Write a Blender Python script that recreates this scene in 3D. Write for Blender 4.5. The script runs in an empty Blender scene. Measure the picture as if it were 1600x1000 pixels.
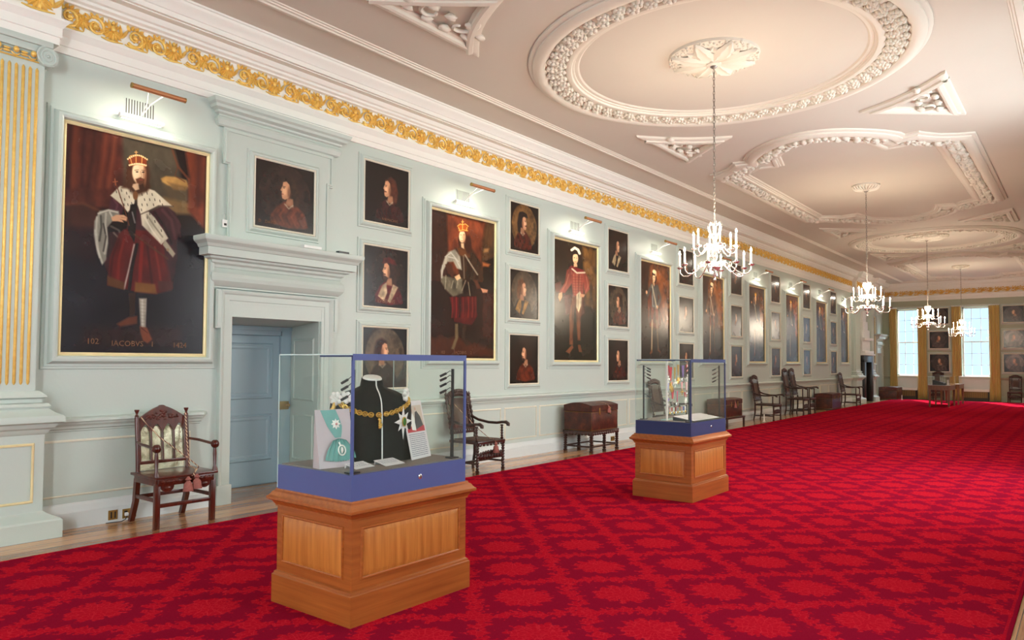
import bpy, bmesh, math, random
import numpy as np
from mathutils import Vector, Matrix
PI = math.pi
random.seed(7)
rng = np.random.default_rng(7)
scene = bpy.context.scene
COL = scene.collection

# ------------------------------------------------------------------ camera
cam_d = bpy.data.cameras.new('camera')
cam = bpy.data.objects.new('camera', cam_d)
COL.objects.link(cam)
YAW, PIT, ROL = math.radians(38.3029), math.radians(2.1383), math.radians(0.3098)
fw = Vector((-math.sin(YAW) * math.cos(PIT), math.cos(YAW) * math.cos(PIT), math.sin(PIT)))
rt0 = Vector((math.cos(YAW), math.sin(YAW), 0)); up0 = rt0.cross(fw)
rt = rt0 * math.cos(ROL) + up0 * math.sin(ROL); up = -rt0 * math.sin(ROL) + up0 * math.cos(ROL)
m = Matrix((rt, up, -fw)).transposed().to_4x4(); m.translation = Vector((7.4, 0, 1.55))
cam.matrix_world = m
cam_d.sensor_width = 36; cam_d.lens = 1142.78 / 1600 * 36
cam_d.shift_y = 22.97 / 1600
cam_d.clip_start = 0.05; cam_d.clip_end = 200
scene.camera = cam

# ------------------------------------------------------------------ world, sun, window light, exposure
scene.view_settings.view_transform = 'Standard'
scene.view_settings.look = 'None'
scene.view_settings.gamma = 1
scene.view_settings.use_curve_mapping = False
scene.view_settings.exposure = 0.1
scene.cycles.transparent_max_bounces = 32
world = bpy.data.worlds.new('sky'); scene.world = world
world.use_nodes = True
wn = world.node_tree.nodes; bg = wn['Background']
bg.inputs[0].default_value = (0.50, 0.76, 1.0, 1); bg.inputs[1].default_value = 1.5

def sun(rot, energy, color):
    d = bpy.data.lights.new('sun', 'SUN'); d.energy = energy; d.color = color; d.angle = math.radians(0.8)
    o = bpy.data.objects.new('sun', d); COL.objects.link(o); o.rotation_euler = rot
    return o
sun((math.radians(-52), 0, math.radians(24)), 22, (1, 0.96, 0.9))

def area(name, loc, direction, sx, sy, energy, color, spread=PI):
    d = bpy.data.lights.new(name, 'AREA'); d.shape = 'RECTANGLE'; d.size = sx; d.size_y = sy
    d.energy = energy; d.color = color; d.spread = spread
    o = bpy.data.objects.new(name, d); COL.objects.link(o); o.location = loc
    o.rotation_euler = Vector(direction).to_track_quat('-Z', 'Y').to_euler()
    return o
YB, YE, XR = -6.5, 36.7, 7.9           # back wall, end wall, right wall
WINR = [-3.6, 3.9, 9.5, 11.7]      # unseen windows added to the right-hand wall for their light
DAY = (0.93, 0.97, 1.0)
for yw, ew in zip(WINR, (620, 110, 150, 230)):
    area('window_daylight', (XR + 0.3, yw, 2.6), (-1, 0, -0.22), 1.1, 2.9, ew, DAY)  # area lamps at the added right-hand windows, lighting the portrait wall
area('window_daylight', (6.35, YB - 0.3, 2.6), (-0.1, 1, 0.0), 1.1, 2.9, 250, DAY)
area('window_daylight', (1.55, YB - 0.3, 2.6), (0.1, 1, 0.0), 1.1, 2.9, 60, DAY)
for xw in (1.02, 3.59, 6.16):
    area('window_daylight', (xw, YE + 2.6, 6.0), (0, -1, -1.1), 1.6, 2.4, 1100, (0.72, 0.86, 1.0))

# ------------------------------------------------------------------ material helpers
def s2l(c):
    return tuple((x / 12.92 if x <= 0.04045 else ((x + 0.055) / 1.055) ** 2.4) for x in c)
def rgb(r, g, b): return s2l((r / 255, g / 255, b / 255))
class NT:
    def __init__(self, name):
        self.m = bpy.data.materials.new(name); self.m.use_nodes = True
        self.t = self.m.node_tree; self.b = self.t.nodes['Principled BSDF']; self.out = self.t.nodes['Material Output']
    def n(self, typ, **kw):
        nd = self.t.nodes.new(typ)
        for k, v in kw.items(): setattr(nd, k, v)
        return nd
    def link(self, a, b): self.t.links.new(a, b)
    def put(self, sock, v):
        if isinstance(v, bpy.types.NodeSocket): self.link(v, sock)
        else: sock.default_value = v
    def mt(self, op, a, b=None, c=None):
        nd = self.n('ShaderNodeMath', operation=op)
        self.put(nd.inputs[0], a)
        if b is not None: self.put(nd.inputs[1], b)
        if c is not None: self.put(nd.inputs[2], c)
        return nd.outputs[0]
    def mix(self, f, a, b):
        nd = self.n('ShaderNodeMix', data_type='RGBA')
        self.put(nd.inputs[0], f)
        self.put(nd.inputs[6], a if isinstance(a, bpy.types.NodeSocket) else (*a, 1))
        self.put(nd.inputs[7], b if isinstance(b, bpy.types.NodeSocket) else (*b, 1))
        return nd.outputs[2]
    def obj(self):
        return self.n('ShaderNodeTexCoord').outputs['Object']
    def pos(self):
        return self.n('ShaderNodeNewGeometry').outputs['Position']
    def mapped(self, v, scale=(1, 1, 1), rot=(0, 0, 0)):
        nd = self.n('ShaderNodeMapping'); self.link(v, nd.inputs[0]); nd.inputs['Scale'].default_value = scale; nd.inputs['Rotation'].default_value = rot
        return nd.outputs[0]
    def noise(self, v, scale, detail=2.0, rough=0.5):
        nd = self.n('ShaderNodeTexNoise'); self.link(v, nd.inputs['Vector']); nd.inputs['Scale'].default_value = scale
        nd.inputs['Detail'].default_value = detail; nd.inputs['Roughness'].default_value = rough
        return nd.outputs['Fac']
    def ramp(self, f, stops):
        nd = self.n('ShaderNodeValToRGB'); self.link(f, nd.inputs[0]); e = nd.color_ramp.elements
        e[0].position, e[0].color = stops[0][0], (*stops[0][1], 1)
        e[1].position, e[1].color = stops[-1][0], (*stops[-1][1], 1)
        for p, c in stops[1:-1]:
            x = e.new(p); x.color = (*c, 1)
        return nd.outputs[0]
    def bump(self, h, strength=0.2, dist=0.01):
        nd = self.n('ShaderNodeBump'); self.link(h, nd.inputs['Height']); nd.inputs['Strength'].default_value = strength; nd.inputs['Distance'].default_value = dist
        self.link(nd.outputs[0], self.b.inputs['Normal'])
    def set(self, **kw):
        for k, v in kw.items():
            key = {'color': 'Base Color', 'rough': 'Roughness', 'metal': 'Metallic', 'spec': 'Specular IOR Level', 'coat': 'Coat Weight', 'coatr': 'Coat Roughness',
                   'sheen': 'Sheen Weight', 'trans': 'Transmission Weight', 'ecolor': 'Emission Color', 'estr': 'Emission Strength'}[k]
            s = self.b.inputs[key]
            if isinstance(v, tuple) and len(v) == 3: v = (*v, 1)
            self.put(s, v)
        return self
def plain(name, c, rough=0.5, metal=0.0, var=0.05, scale=9, bump=0.0, bscale=60, **kw):
    t = NT(name); v = t.obj()
    f = t.noise(v, scale, 3)
    a = tuple(max(0, x * (1 - var * 1.6)) for x in c); b = tuple(min(1, x * (1 + var * 1.6)) for x in c)
    t.set(color=t.mix(f, a, b), rough=rough, metal=metal, **kw)
    if bump: t.bump(t.noise(v, bscale, 4), bump, 0.01)
    return t.m

M = {}
def wallpaint(name, c, rough=0.45):
    t = NT(name); v = t.pos()
    f = t.noise(v, 0.7, 3); g = t.noise(v, 30, 4, 0.6)
    t.set(color=t.mix(f, tuple(x * 0.95 for x in c), tuple(min(1, x * 1.04) for x in c)), rough=rough, spec=0.35)
    t.bump(g, 0.06, 0.01)
    return t.m
M['green'] = wallpaint('sage_green_paint', rgb(193, 205, 197), 0.42)
M['skirting'] = wallpaint('pale_skirting_paint', rgb(214, 220, 218), 0.4)
M['greend'] = wallpaint('sage_green_paint_end', rgb(166, 172, 150), 0.45)  # same sage paint, coloured darker and browner for the backlit end wall
M['cream'] = wallpaint('cream_slip_paint', rgb(228, 224, 204), 0.4)
M['cornice'] = wallpaint('warm_white_plaster', rgb(240, 240, 232), 0.55)
M['ceiling'] = wallpaint('pink_beige_plaster', rgb(214, 207, 194), 0.7)
M['plaster'] = wallpaint('ivory_plaster_relief', rgb(228, 222, 208), 0.6)
M['doorblue'] = wallpaint('grey_blue_door_paint', rgb(160, 184, 194), 0.4)
M['white'] = plain('white_paint', rgb(232, 232, 228), 0.5)
M['whitecloth'] = plain('white_satin', rgb(240, 238, 232), 0.5, bump=0.3, bscale=90)
def goldmat():
    t = NT('gilded_plaster'); v = t.obj()
    f = t.noise(v, 25, 3)
    t.set(color=t.mix(f, rgb(222, 168, 64), rgb(252, 222, 132)), rough=0.36, metal=0.35)
    t.bump(t.noise(v, 140, 3), 0.25, 0.01)
    return t.m
M['gold'] = goldmat()
M['gilt'] = plain('gilt_slip', rgb(242, 226, 174), 0.35, 0.2)
M['goldmetal'] = plain('gold_metal', rgb(222, 180, 90), 0.3, 0.85)
M['brass'] = plain('aged_brass', rgb(176, 142, 78), 0.35, 0.8)
M['copper'] = plain('copper_reflector', rgb(196, 138, 96), 0.4, 0.6)
M['silver'] = plain('silver_metal', rgb(226, 220, 214), 0.2, 0.85)
M['steel'] = plain('dull_steel', rgb(158, 150, 142), 0.35, 0.7)
M['black'] = plain('black_metal', (0.012, 0.013, 0.016), 0.4)
M['blackmatte'] = plain('black_marble', (0.012, 0.011, 0.010), 0.3)
M['grille'] = plain('dark_grille', rgb(66, 62, 58), 0.7)
def wood(name, dark, light, axis=(1, 14, 14), rough=0.35, scale=3.5, coat=0.25):
    t = NT(name); v = t.mapped(t.obj(), axis)
    d = t.noise(v, scale, 5, 0.62)
    w = t.n('ShaderNodeTexWave', wave_type='BANDS', bands_direction='DIAGONAL'); t.link(v, w.inputs['Vector'])
    w.inputs['Scale'].default_value = 0.5; w.inputs['Distortion'].default_value = 5; w.inputs['Detail'].default_value = 3
    f = t.mt('ADD', t.mt('MULTIPLY', d, 0.88), t.mt('MULTIPLY', w.outputs['Fac'], 0.12))
    big = t.noise(t.obj(), 1.7, 2)
    f2 = t.mt('ADD', f, t.mt('MULTIPLY', t.mt('SUBTRACT', big, 0.5), 0.35))
    t.set(color=t.ramp(f2, [(0.18, dark), (0.86, light)]), rough=rough, coat=coat, coatr=0.2)
    t.bump(d, 0.03, 0.01)
    return t.m
M['oakh'] = wood('oak_horizontal_grain', rgb(138, 68, 22), rgb(186, 106, 44), (20, 0.8, 24), scale=2.2)
M['oakx'] = wood('oak_cross_grain', rgb(136, 68, 24), rgb(184, 106, 46), (0.8, 0.8, 24), scale=2.2)
M['oakv'] = wood('oak_vertical_grain', rgb(156, 82, 26), rgb(216, 140, 62), (14, 14, 1.2))
M['oakp'] = wood('pale_oak_panel', rgb(160, 88, 32), rgb(216, 142, 66), (16, 16, 0.9), scale=2.0)
M['mahog'] = wood('dark_mahogany', rgb(46, 14, 8), rgb(104, 40, 22), (12, 12, 2), 0.28)
M['walnut'] = wood('dark_walnut', rgb(30, 14, 10), rgb(72, 36, 24), (12, 12, 2), 0.3)
M['tablewood'] = wood('mid_walnut_table', rgb(96, 58, 34), rgb(150, 100, 62), (12, 12, 2), 0.4)
M['blueedge'] = plain('blue_powder_coat', rgb(78, 90, 144), 0.42, 0.0, var=0.03)
M['greybase'] = plain('grey_lilac_end_panel', rgb(92, 92, 120), 0.42, 0.0, var=0.03)  # blue coat greyed as the light falls on the end face; unused
M['bluenavy'] = plain('navy_powder_coat', rgb(38, 52, 98), 0.42, 0.0, var=0.03)
M['plinthcloth'] = plain('grey_linen_base', rgb(128, 116, 110), 0.9, bump=0.2, bscale=300)
M['velvet'] = plain('black_green_velvet', (0.008, 0.011, 0.010), 0.75, sheen=0.05, spec=0.2, bump=0.25, bscale=14)
M['teal'] = plain('sea_green_silk', rgb(96, 158, 150), 0.45, bump=0.3, bscale=40)
M['mauveboard'] = plain('mauve_fabric_board', rgb(196, 182, 186), 0.9)
M['card'] = plain('off_white_card', rgb(226, 220, 220), 0.8, var=0.02)
M['ink'] = plain('grey_print', rgb(120, 120, 135), 0.8)
M['skin'] = plain('printed_skin_tone', rgb(206, 160, 140), 0.8)
M['red'] = plain('red_ribbon', rgb(190, 40, 50), 0.55)
M['crimson'] = plain('crimson_ribbon', rgb(150, 26, 40), 0.55)
M['blue'] = plain('blue_ribbon', rgb(56, 70, 170), 0.55)
M['purple'] = plain('purple_ribbon', rgb(120, 90, 150), 0.55)
M['greyrib'] = plain('grey_ribbon', rgb(130, 130, 140), 0.55)
M['pinkrib'] = plain('pink_ribbon', rgb(220, 150, 150), 0.55)
M['enamel'] = plain('white_enamel', rgb(242, 240, 232), 0.25)
M['emerald'] = plain('green_enamel', rgb(60, 120, 50), 0.2)
M['tassel'] = plain('faded_rose_tassel', rgb(158, 96, 86), 0.85, var=0.2, scale=60, bump=0.4, bscale=80)
M['caning'] = plain('worn_caning', rgb(82, 60, 48), 0.7, var=0.3, scale=70)
def leather():
    t = NT('cracked_brown_leather'); v = t.obj()
    f = t.noise(v, 7, 5, 0.65); g = t.noise(v, 45, 4, 0.7)
    c = t.ramp(f, [(0.3, rgb(42, 18, 12)), (0.55, rgb(78, 34, 20)), (0.75, rgb(120, 60, 36))])
    t.set(color=c, rough=t.mt('ADD', 0.25, t.mt('MULTIPLY', g, 0.3)))
    t.bump(g, 0.5, 0.01)
    return t.m
M['leather'] = leather()
M['leatherblue'] = plain('violet_grey_leather', rgb(84, 76, 110), 0.4, var=0.25, scale=12, bump=0.3)
def ropemat():
    t = NT('two_colour_twisted_rope'); v = t.obj()
    w = t.n('ShaderNodeTexWave', wave_type='BANDS', bands_direction='DIAGONAL'); t.link(v, w.inputs['Vector']); w.inputs['Scale'].default_value = 22
    t.set(color=t.ramp(w.outputs['Fac'], [(0.4, rgb(96, 40, 40)), (0.6, rgb(214, 184, 150))]), rough=0.8)
    return t.m
M['rope'] = ropemat()
def mirrorback():
    t = NT('foxed_mirror'); v = t.obj()
    f = t.noise(v, 14, 5, 0.7)
    t.set(color=t.ramp(f, [(0.32, rgb(150, 152, 116)), (0.55, rgb(238, 238, 210))]), metal=0.8, rough=t.mt('ADD', 0.12, t.mt('MULTIPLY', f, 0.2)))
    return t.m
M['mirror'] = mirrorback()
def glass(name, tint, refl=1.0):
    t = NT(name); nt = t.t; nt.nodes.remove(t.b)
    tr = t.n('ShaderNodeBsdfTransparent'); tr.inputs[0].default_value = (*tint, 1)
    gl = t.n('ShaderNodeBsdfGlossy'); gl.inputs['Roughness'].default_value = 0.02; gl.inputs[0].default_value = (1, 1, 1, 1)
    lw = t.n('ShaderNodeLayerWeight'); lw.inputs[0].default_value = 0.5
    f = t.mt('MULTIPLY', t.mt('ADD', 0.03, t.mt('MULTIPLY', 0.9, t.mt('POWER', lw.outputs['Facing'], 5.0))), refl)
    mx = t.n('ShaderNodeMixShader'); t.link(f, mx.inputs[0]); t.link(tr.outputs[0], mx.inputs[1]); t.link(gl.outputs[0], mx.inputs[2])
    t.link(mx.outputs[0], t.out.inputs[0])
    return t.m
M['glass'] = glass('clear_case_glass', (0.965, 0.985, 0.975))
M['pane'] = glass('window_glass', (0.97, 0.99, 1.0), 0.6)
M['glassedge'] = plain('bright_glass_edge', rgb(196, 218, 214), 0.15, var=0.02)
def emis(name, c, s):
    t = NT(name); t.set(color=c, ecolor=c, estr=s, rough=0.4); return t.m
M['bulb'] = emis('glowing_candle_bulb', (1.0, 0.83, 0.58), 60)
M['candle'] = emis('lit_candle_tube', (1.0, 0.93, 0.8), 0.9)
M['tubeglow'] = emis('glowing_lamp_slot', (1.0, 0.93, 0.78), 4)
def crystal():
    t = NT('silvered_glass'); t.set(color=rgb(236, 230, 226), metal=0.75, rough=0.12); return t.m
M['crystal'] = crystal()
def damask():
    t = NT('gold_silk_curtain'); v = t.obj()
    f = t.noise(t.mapped(v, (30, 30, 1)), 1.0, 3)
    t.set(color=t.mix(f, rgb(184, 148, 64), rgb(228, 206, 126)), rough=0.5, sheen=0.3)
    return t.m
M['curtain'] = damask()
def floorboards():
    t = NT('varnished_floorboards'); v = t.pos()
    sx = t.n('ShaderNodeSeparateXYZ'); t.link(v, sx.inputs[0])
    k = t.mt('MULTIPLY', sx.outputs[0], 1 / 0.16)
    idx = t.mt('FLOOR', k); fr = t.mt('FRACT', k)
    gap = t.mt('LESS_THAN', fr, 0.035)
    wn_ = t.n('ShaderNodeTexWhiteNoise', noise_dimensions='1D'); t.link(idx, wn_.inputs['W'])
    g = t.noise(t.mapped(v, (18, 0.9, 1)), 2.2, 5, 0.65)
    f = t.mt('ADD', t.mt('MULTIPLY', wn_.outputs['Value'], 0.35), t.mt('MULTIPLY', g, 0.65))
    c = t.ramp(f, [(0.25, rgb(140, 92, 58)), (0.7, rgb(212, 162, 114))])
    t.set(color=t.mix(gap, c, rgb(60, 36, 22)), rough=t.mt('ADD', 0.16, t.mt('MULTIPLY', g, 0.16)), coat=0.3, coatr=0.1)
    t.bump(g, 0.05, 0.01)
    return t.m
M['floor'] = floorboards()
def carpetmat():
    t = NT('red_damask_carpet'); v = t.pos()
    sp = t.n('ShaderNodeSeparateXYZ'); t.link(v, sp.inputs[0])
    nz = t.n('ShaderNodeTexNoise'); t.link(v, nz.inputs['Vector']); nz.inputs['Scale'].default_value = 16; nz.inputs['Detail'].default_value = 2
    nc = t.n('ShaderNodeSeparateColor'); t.link(nz.outputs['Color'], nc.inputs[0])
    X = t.mt('ADD', t.mt('SUBTRACT', sp.outputs[0], 4.93), t.mt('MULTIPLY', t.mt('SUBTRACT', nc.outputs[0], 0.5), 0.03))
    Y = t.mt('ADD', t.mt('SUBTRACT', sp.outputs[1], 4.32), t.mt('MULTIPLY', t.mt('SUBTRACT', nc.outputs[1], 0.5), 0.03))
    P = 0.93
    # centred square lattice: cell coordinates along the diagonals
    u = t.mt('MULTIPLY', t.mt('ADD', X, Y), 1 / P); w = t.mt('MULTIPLY', t.mt('SUBTRACT', X, Y), 1 / P)
    du = t.mt('SUBTRACT', t.mt('FRACT', t.mt('ADD', u, 0.5)), 0.5); dw = t.mt('SUBTRACT', t.mt('FRACT', t.mt('ADD', w, 0.5)), 0.5)
    r = t.mt('SQRT', t.mt('ADD', t.mt('MULTIPLY', du, du), t.mt('MULTIPLY', dw, dw)))
    th = t.mt('ARCTAN2', dw, du)
    vf = t.n('ShaderNodeTexVoronoi', feature='F1'); t.link(v, vf.inputs['Vector']); vf.inputs['Scale'].default_value = 24
    vm = t.n('ShaderNodeTexNoise'); t.link(v, vm.inputs['Vector']); vm.inputs['Scale'].default_value = 42; vm.inputs['Detail'].default_value = 1
    scal = t.mt('ADD', t.mt('MULTIPLY', t.mt('SUBTRACT', vf.outputs['Distance'], 0.40), 0.13), t.mt('MULTIPLY', t.mt('SUBTRACT', vm.outputs['Fac'], 0.5), 0.16))
    def less(a_, b_): 
        nd = t.n('ShaderNodeMapRange', interpolation_type='SMOOTHSTEP'); t.link(t.mt('SUBTRACT', b_, a_), nd.inputs[0]); nd.inputs[1].default_value = -0.012; nd.inputs[2].default_value = 0.012
        return nd.outputs[0]
    tri = t.mt('ABSOLUTE', t.mt('SUBTRACT', t.mt('FRACT', t.mt('MULTIPLY', th, 11 / (2 * PI))), 0.5))
    tri2 = t.mt('ABSOLUTE', t.mt('SUBTRACT', t.mt('FRACT', t.mt('MULTIPLY', th, 24 / (2 * PI))), 0.5))
    pet = t.mt('ADD', 0.235, t.mt('ADD', t.mt('MULTIPLY', tri, 0.12), t.mt('MULTIPLY', tri2, 0.05)))
    med = less(t.mt('ADD', r, t.mt('MULTIPLY', scal, 0.8)), pet)
    def garland(along, across):
        d = t.mt('SUBTRACT', 0.5, t.mt('ABSOLUTE', t.mt('ADD', across, 0.0)))
        sway = t.mt('MULTIPLY', t.mt('SINE', t.mt('MULTIPLY', along, 4 * PI)), 0.03)
        d = t.mt('ABSOLUTE', t.mt('ADD', d, t.mt('MULTIPLY', sway, t.mt('SIGN', across))))
        saw = t.mt('FRACT', t.mt('ADD', t.mt('MULTIPLY', along, 6.0), t.mt('MULTIPLY', d, 4.0)))
        wid = t.mt('ADD', 0.050, t.mt('MULTIPLY', saw, 0.075))
        return less(t.mt('ADD', d, scal), wid)
    g1 = garland(dw, du); g2 = garland(du, dw)
    cu = t.mt('SUBTRACT', 0.5, t.mt('ABSOLUTE', du)); cw = t.mt('SUBTRACT', 0.5, t.mt('ABSOLUTE', dw))
    rc = t.mt('SQRT', t.mt('ADD', t.mt('MULTIPLY', cu, cu), t.mt('MULTIPLY', cw, cw)))
    spr = less(t.mt('ADD', rc, scal), 0.125)
    f = t.mt('MAXIMUM', t.mt('MAXIMUM', med, spr), t.mt('MAXIMUM', g1, g2))
    # plain woven border
    bl = t.mt('LESS_THAN', t.mt('SUBTRACT', 7.0, sp.outputs[0]), 0.0)
    f = t.mt('MULTIPLY', f, t.mt('SUBTRACT', 1.0, bl))
    ln = t.mt('LESS_THAN', t.mt('ABSOLUTE', t.mt('SUBTRACT', sp.outputs[0], 6.99)), 0.008)
    f = t.mt('MAXIMUM', f, t.mt('MULTIPLY', ln, 0.7))
    vo = t.n('ShaderNodeTexVoronoi', feature='DISTANCE_TO_EDGE'); t.link(v, vo.inputs['Vector']); vo.inputs['Scale'].default_value = 30
    vein = t.mt('MULTIPLY', t.mt('MAXIMUM', t.mt('LESS_THAN', vo.outputs['Distance'], 0.05), t.mt('MULTIPLY', med, t.mt('LESS_THAN', tri, 0.05))), f)
    fine = t.noise(v, 260, 2)
    dark = t.mix(fine, rgb(116, 12, 34), rgb(146, 22, 48)); lite = t.mix(fine, rgb(154, 12, 29), rgb(182, 23, 43))
    c = t.mix(f, dark, lite)
    c = t.mix(t.mt('MULTIPLY', vein, 0.28), c, rgb(224, 60, 66))
    t.set(color=c, rough=1.0, sheen=0.0, spec=0.0)
    t.bump(t.mt('ADD', t.mt('MULTIPLY', fine, 0.4), f), 0.12, 0.004)
    return t.m
M['carpet'] = carpetmat()
def canvasmat():
    t = NT('varnished_oil_canvas')
    a = t.n('ShaderNodeVertexColor', layer_name='paint')
    v = t.obj(); f = t.noise(v, 3, 4)
    t.set(color=a.outputs[0], rough=t.mt('ADD', 0.20, t.mt('MULTIPLY', f, 0.12)), spec=0.3, coat=0.26, coatr=0.15)
    t.bump(t.noise(t.mapped(v, (1, 1, 1)), 160, 2), 0.04, 0.005)
    return t.m
M['canvas'] = canvasmat()

# ------------------------------------------------------------------ object helpers
OFF = {}
def tag(o, label=None, cat=None, group=None, kind=None):
    if label: o['label'] = label
    if cat: o['category'] = cat
    if group: o['group'] = group
    if kind: o['kind'] = kind
    return o
def thing(name, label, cat, loc=(0, 0, 0), rotz=0.0, group=None, local=False, kind=None):
    o = bpy.data.objects.new(name, None); COL.objects.link(o); o.empty_display_size = 0.1
    o.location = loc; o.rotation_euler = (0, 0, rotz)
    OFF[o.name] = Vector((0, 0, 0)) if local else Vector(loc)
    return tag(o, label, cat, group, kind)
def copy_tree(o, parent=None, **kw):
    c = o.copy(); COL.objects.link(c); c.parent = parent
    if parent is None:
        for k in ('label', 'category', 'group'):
            if k in kw: c[k] = kw[k]
        if 'loc' in kw: c.location = kw['loc']
        if 'rotz' in kw: c.rotation_euler = (0, 0, kw['rotz'])
    OFF[c.name] = OFF.get(o.name, Vector((0, 0, 0)))
    for ch in list(o.children): copy_tree(ch, c)
    return c
ID = Matrix.Identity(4)
def LW(x=0.0): return Matrix(((0, 0, 1, x), (1, 0, 0, 0), (0, 1, 0, 0), (0, 0, 0, 1)))      # (a,b,h) -> wall at x, a = y, b = z, h = +x
def EW(y=YE): return Matrix(((1, 0, 0, 0), (0, 0, -1, y), (0, 1, 0, 0), (0, 0, 0, 1)))       # end wall, h towards -y
def SW(y): return Matrix(((-1, 0, 0, 0), (0, 0, 1, y), (0, 1, 0, 0), (0, 0, 0, 1)))
def CE(z=5.15): return Matrix(((1, 0, 0, 0), (0, 1, 0, 0), (0, 0, -1, z), (0, 0, 0, 1)))     # ceiling, h downwards
def FL(z=0.0): return Matrix(((1, 0, 0, 0), (0, 1, 0, 0), (0, 0, 1, z), (0, 0, 0, 1)))
class MB:
    def __init__(self): self.v = []; self.f = []; self.parts = 0
    def add(self, vs, fs, mt=None):
        b = len(self.v)
        if mt is not None: vs = [mt @ Vector(p) for p in vs]
        self.v += [tuple(p) for p in vs]; self.f += [tuple(i + b for i in q) for q in fs]
        return self
    def box(self, x0, x1, y0, y1, z0, z1, c=0.0, mt=None):
        if c <= 0:
            vs = [(x, y, z) for z in (z0, z1) for y in (y0, y1) for x in (x0, x1)]
            return self.add(vs, [(0, 2, 3, 1), (4, 5, 7, 6), (0, 1, 5, 4), (2, 6, 7, 3), (0, 4, 6, 2), (1, 3, 7, 5)], mt)
        bm = bmesh.new(); bmesh.ops.create_cube(bm, size=1)
        for q in bm.verts: q.co = Vector(((x0 + x1) / 2 + q.co.x * (x1 - x0), (y0 + y1) / 2 + q.co.y * (y1 - y0), (z0 + z1) / 2 + q.co.z * (z1 - z0)))
        bmesh.ops.bevel(bm, geom=bm.edges[:], offset=c, segments=2, affect='EDGES', profile=0.5)
        bm.verts.index_update()
        self.add([q.co.copy() for q in bm.verts], [[q.index for q in f.verts] for f in bm.faces], mt); bm.free()
        return self
    def prism(self, poly, h0, h1, mt=None):
        n = len(poly)
        vs = [(p[0], p[1], h0) for p in poly] + [(p[0], p[1], h1) for p in poly]
        fs = [tuple(range(n - 1, -1, -1)), tuple(range(n, 2 * n))] + [(i, (i + 1) % n, n + (i + 1) % n, n + i) for i in range(n)]
        return self.add(vs, fs, mt)
    def lathe(self, prof, seg=20, mt=None, sx=1.0, sy=1.0):
        vs, fs = [], []
        for r, z in prof:
            for k in range(seg):
                a = 2 * PI * k / seg; vs.append((r * math.cos(a) * sx, r * math.sin(a) * sy, z))
        for i in range(len(prof) - 1):
            for k in range(seg):
                fs.append((i * seg + k, i * seg + (k + 1) % seg, (i + 1) * seg + (k + 1) % seg, (i + 1) * seg + k))
        if prof[0][0] > 1e-4: fs.append(tuple(range(seg - 1, -1, -1)))
        if prof[-1][0] > 1e-4: fs.append(tuple((len(prof) - 1) * seg + k for k in range(seg)))
        return self.add(vs, fs, mt)
    def tube(self, pts, r, seg=8, closed=False, mt=None, flat=1.0, ref=None):
        pts = [Vector(p) for p in pts]; n = len(pts)
        rs = list(r) if hasattr(r, '__len__') else [r] * n
        vs, fs = [], []; prev = None
        for i in range(n):
            if closed: d = pts[(i + 1) % n] - pts[i - 1]
            else: d = pts[min(i + 1, n - 1)] - pts[max(i - 1, 0)]
            d.normalize() if d.length > 1e-9 else None
            if prev is None:
                a = Vector(ref) if ref else (Vector((0, 0, 1)) if abs(d.z) < 0.9 else Vector((1, 0, 0)))
                u = (a - d * a.dot(d)).normalized()
            else:
                u = prev - d * prev.dot(d)
                u = u.normalized() if u.length > 1e-6 else d.orthogonal().normalized()
            prev = u; w = d.cross(u)
            for k in range(seg):
                t = 2 * PI * k / seg
                vs.append(pts[i] + u * (rs[i] * flat * math.cos(t)) + w * (rs[i] * math.sin(t)))
        lim = n if closed else n - 1
        for i in range(lim):
            j = (i + 1) % n
            for k in range(seg): fs.append((i * seg + k, i * seg + (k + 1) % seg, j * seg + (k + 1) % seg, j * seg + k))
        if not closed: fs += [tuple(range(seg - 1, -1, -1)), tuple((n - 1) * seg + k for k in range(seg))]
        return self.add(vs, fs, mt)
    def ball(self, c, r, seg=8, rings=6, mt=None, jit=0.0):
        r = (r, r, r) if not hasattr(r, '__len__') else r
        vs, fs = [], []
        for i in range(rings + 1):
            p = PI * i / rings
            for k in range(seg):
                t = 2 * PI * k / seg; j = 1 + (random.uniform(-jit, jit) if jit and 0 < i < rings else 0)
                vs.append((c[0] + r[0] * j * math.sin(p) * math.cos(t), c[1] + r[1] * j * math.sin(p) * math.sin(t), c[2] + r[2] * math.cos(p)))
        for i in range(rings):
            for k in range(seg): fs.append((i * seg + k, (i + 1) * seg + k, (i + 1) * seg + (k + 1) % seg, i * seg + (k + 1) % seg))
        return self.add(vs, fs, mt)
    def sweep(self, path, prof, closed=True, mt=None, side=1, caps=False):
        # path: 2D points (a,b); prof: (offset to the left of travel * side, height); mitred
        n = len(path); P = [Vector((p[0], p[1])) for p in path]; vs, fs = [], []; m = len(prof)
        for i in range(n):
            def nrm(a, b):
                d = (b - a).normalized(); return Vector((-d.y, d.x)) * side
            if closed or 0 < i < n - 1:
                n1 = nrm(P[i - 1], P[i]); n2 = nrm(P[i], P[(i + 1) % n]); s = n1 + n2
                k = s / max(1 + n1.dot(n2), 0.15)
            else:
                k = nrm(P[0], P[1]) if i == 0 else nrm(P[-2], P[-1])
            for o, h in prof: q = P[i] + k * o; vs.append((q.x, q.y, h))
        for i in range(n if closed else n - 1):
            j = (i + 1) % n
            for q in range(m - 1): fs.append((i * m + q, j * m + q, j * m + q + 1, i * m + q + 1))
        if not closed and caps: fs += [tuple(range(m)), tuple((n - 1) * m + q for q in range(m - 1, -1, -1))]
        return self.add(vs, fs, mt)
    def frame(self, a0, a1, b0, b1, prof, mt=None):
        return self.sweep([(a0, b0), (a0, b1), (a1, b1), (a1, b0)], prof, True, mt)
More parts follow.
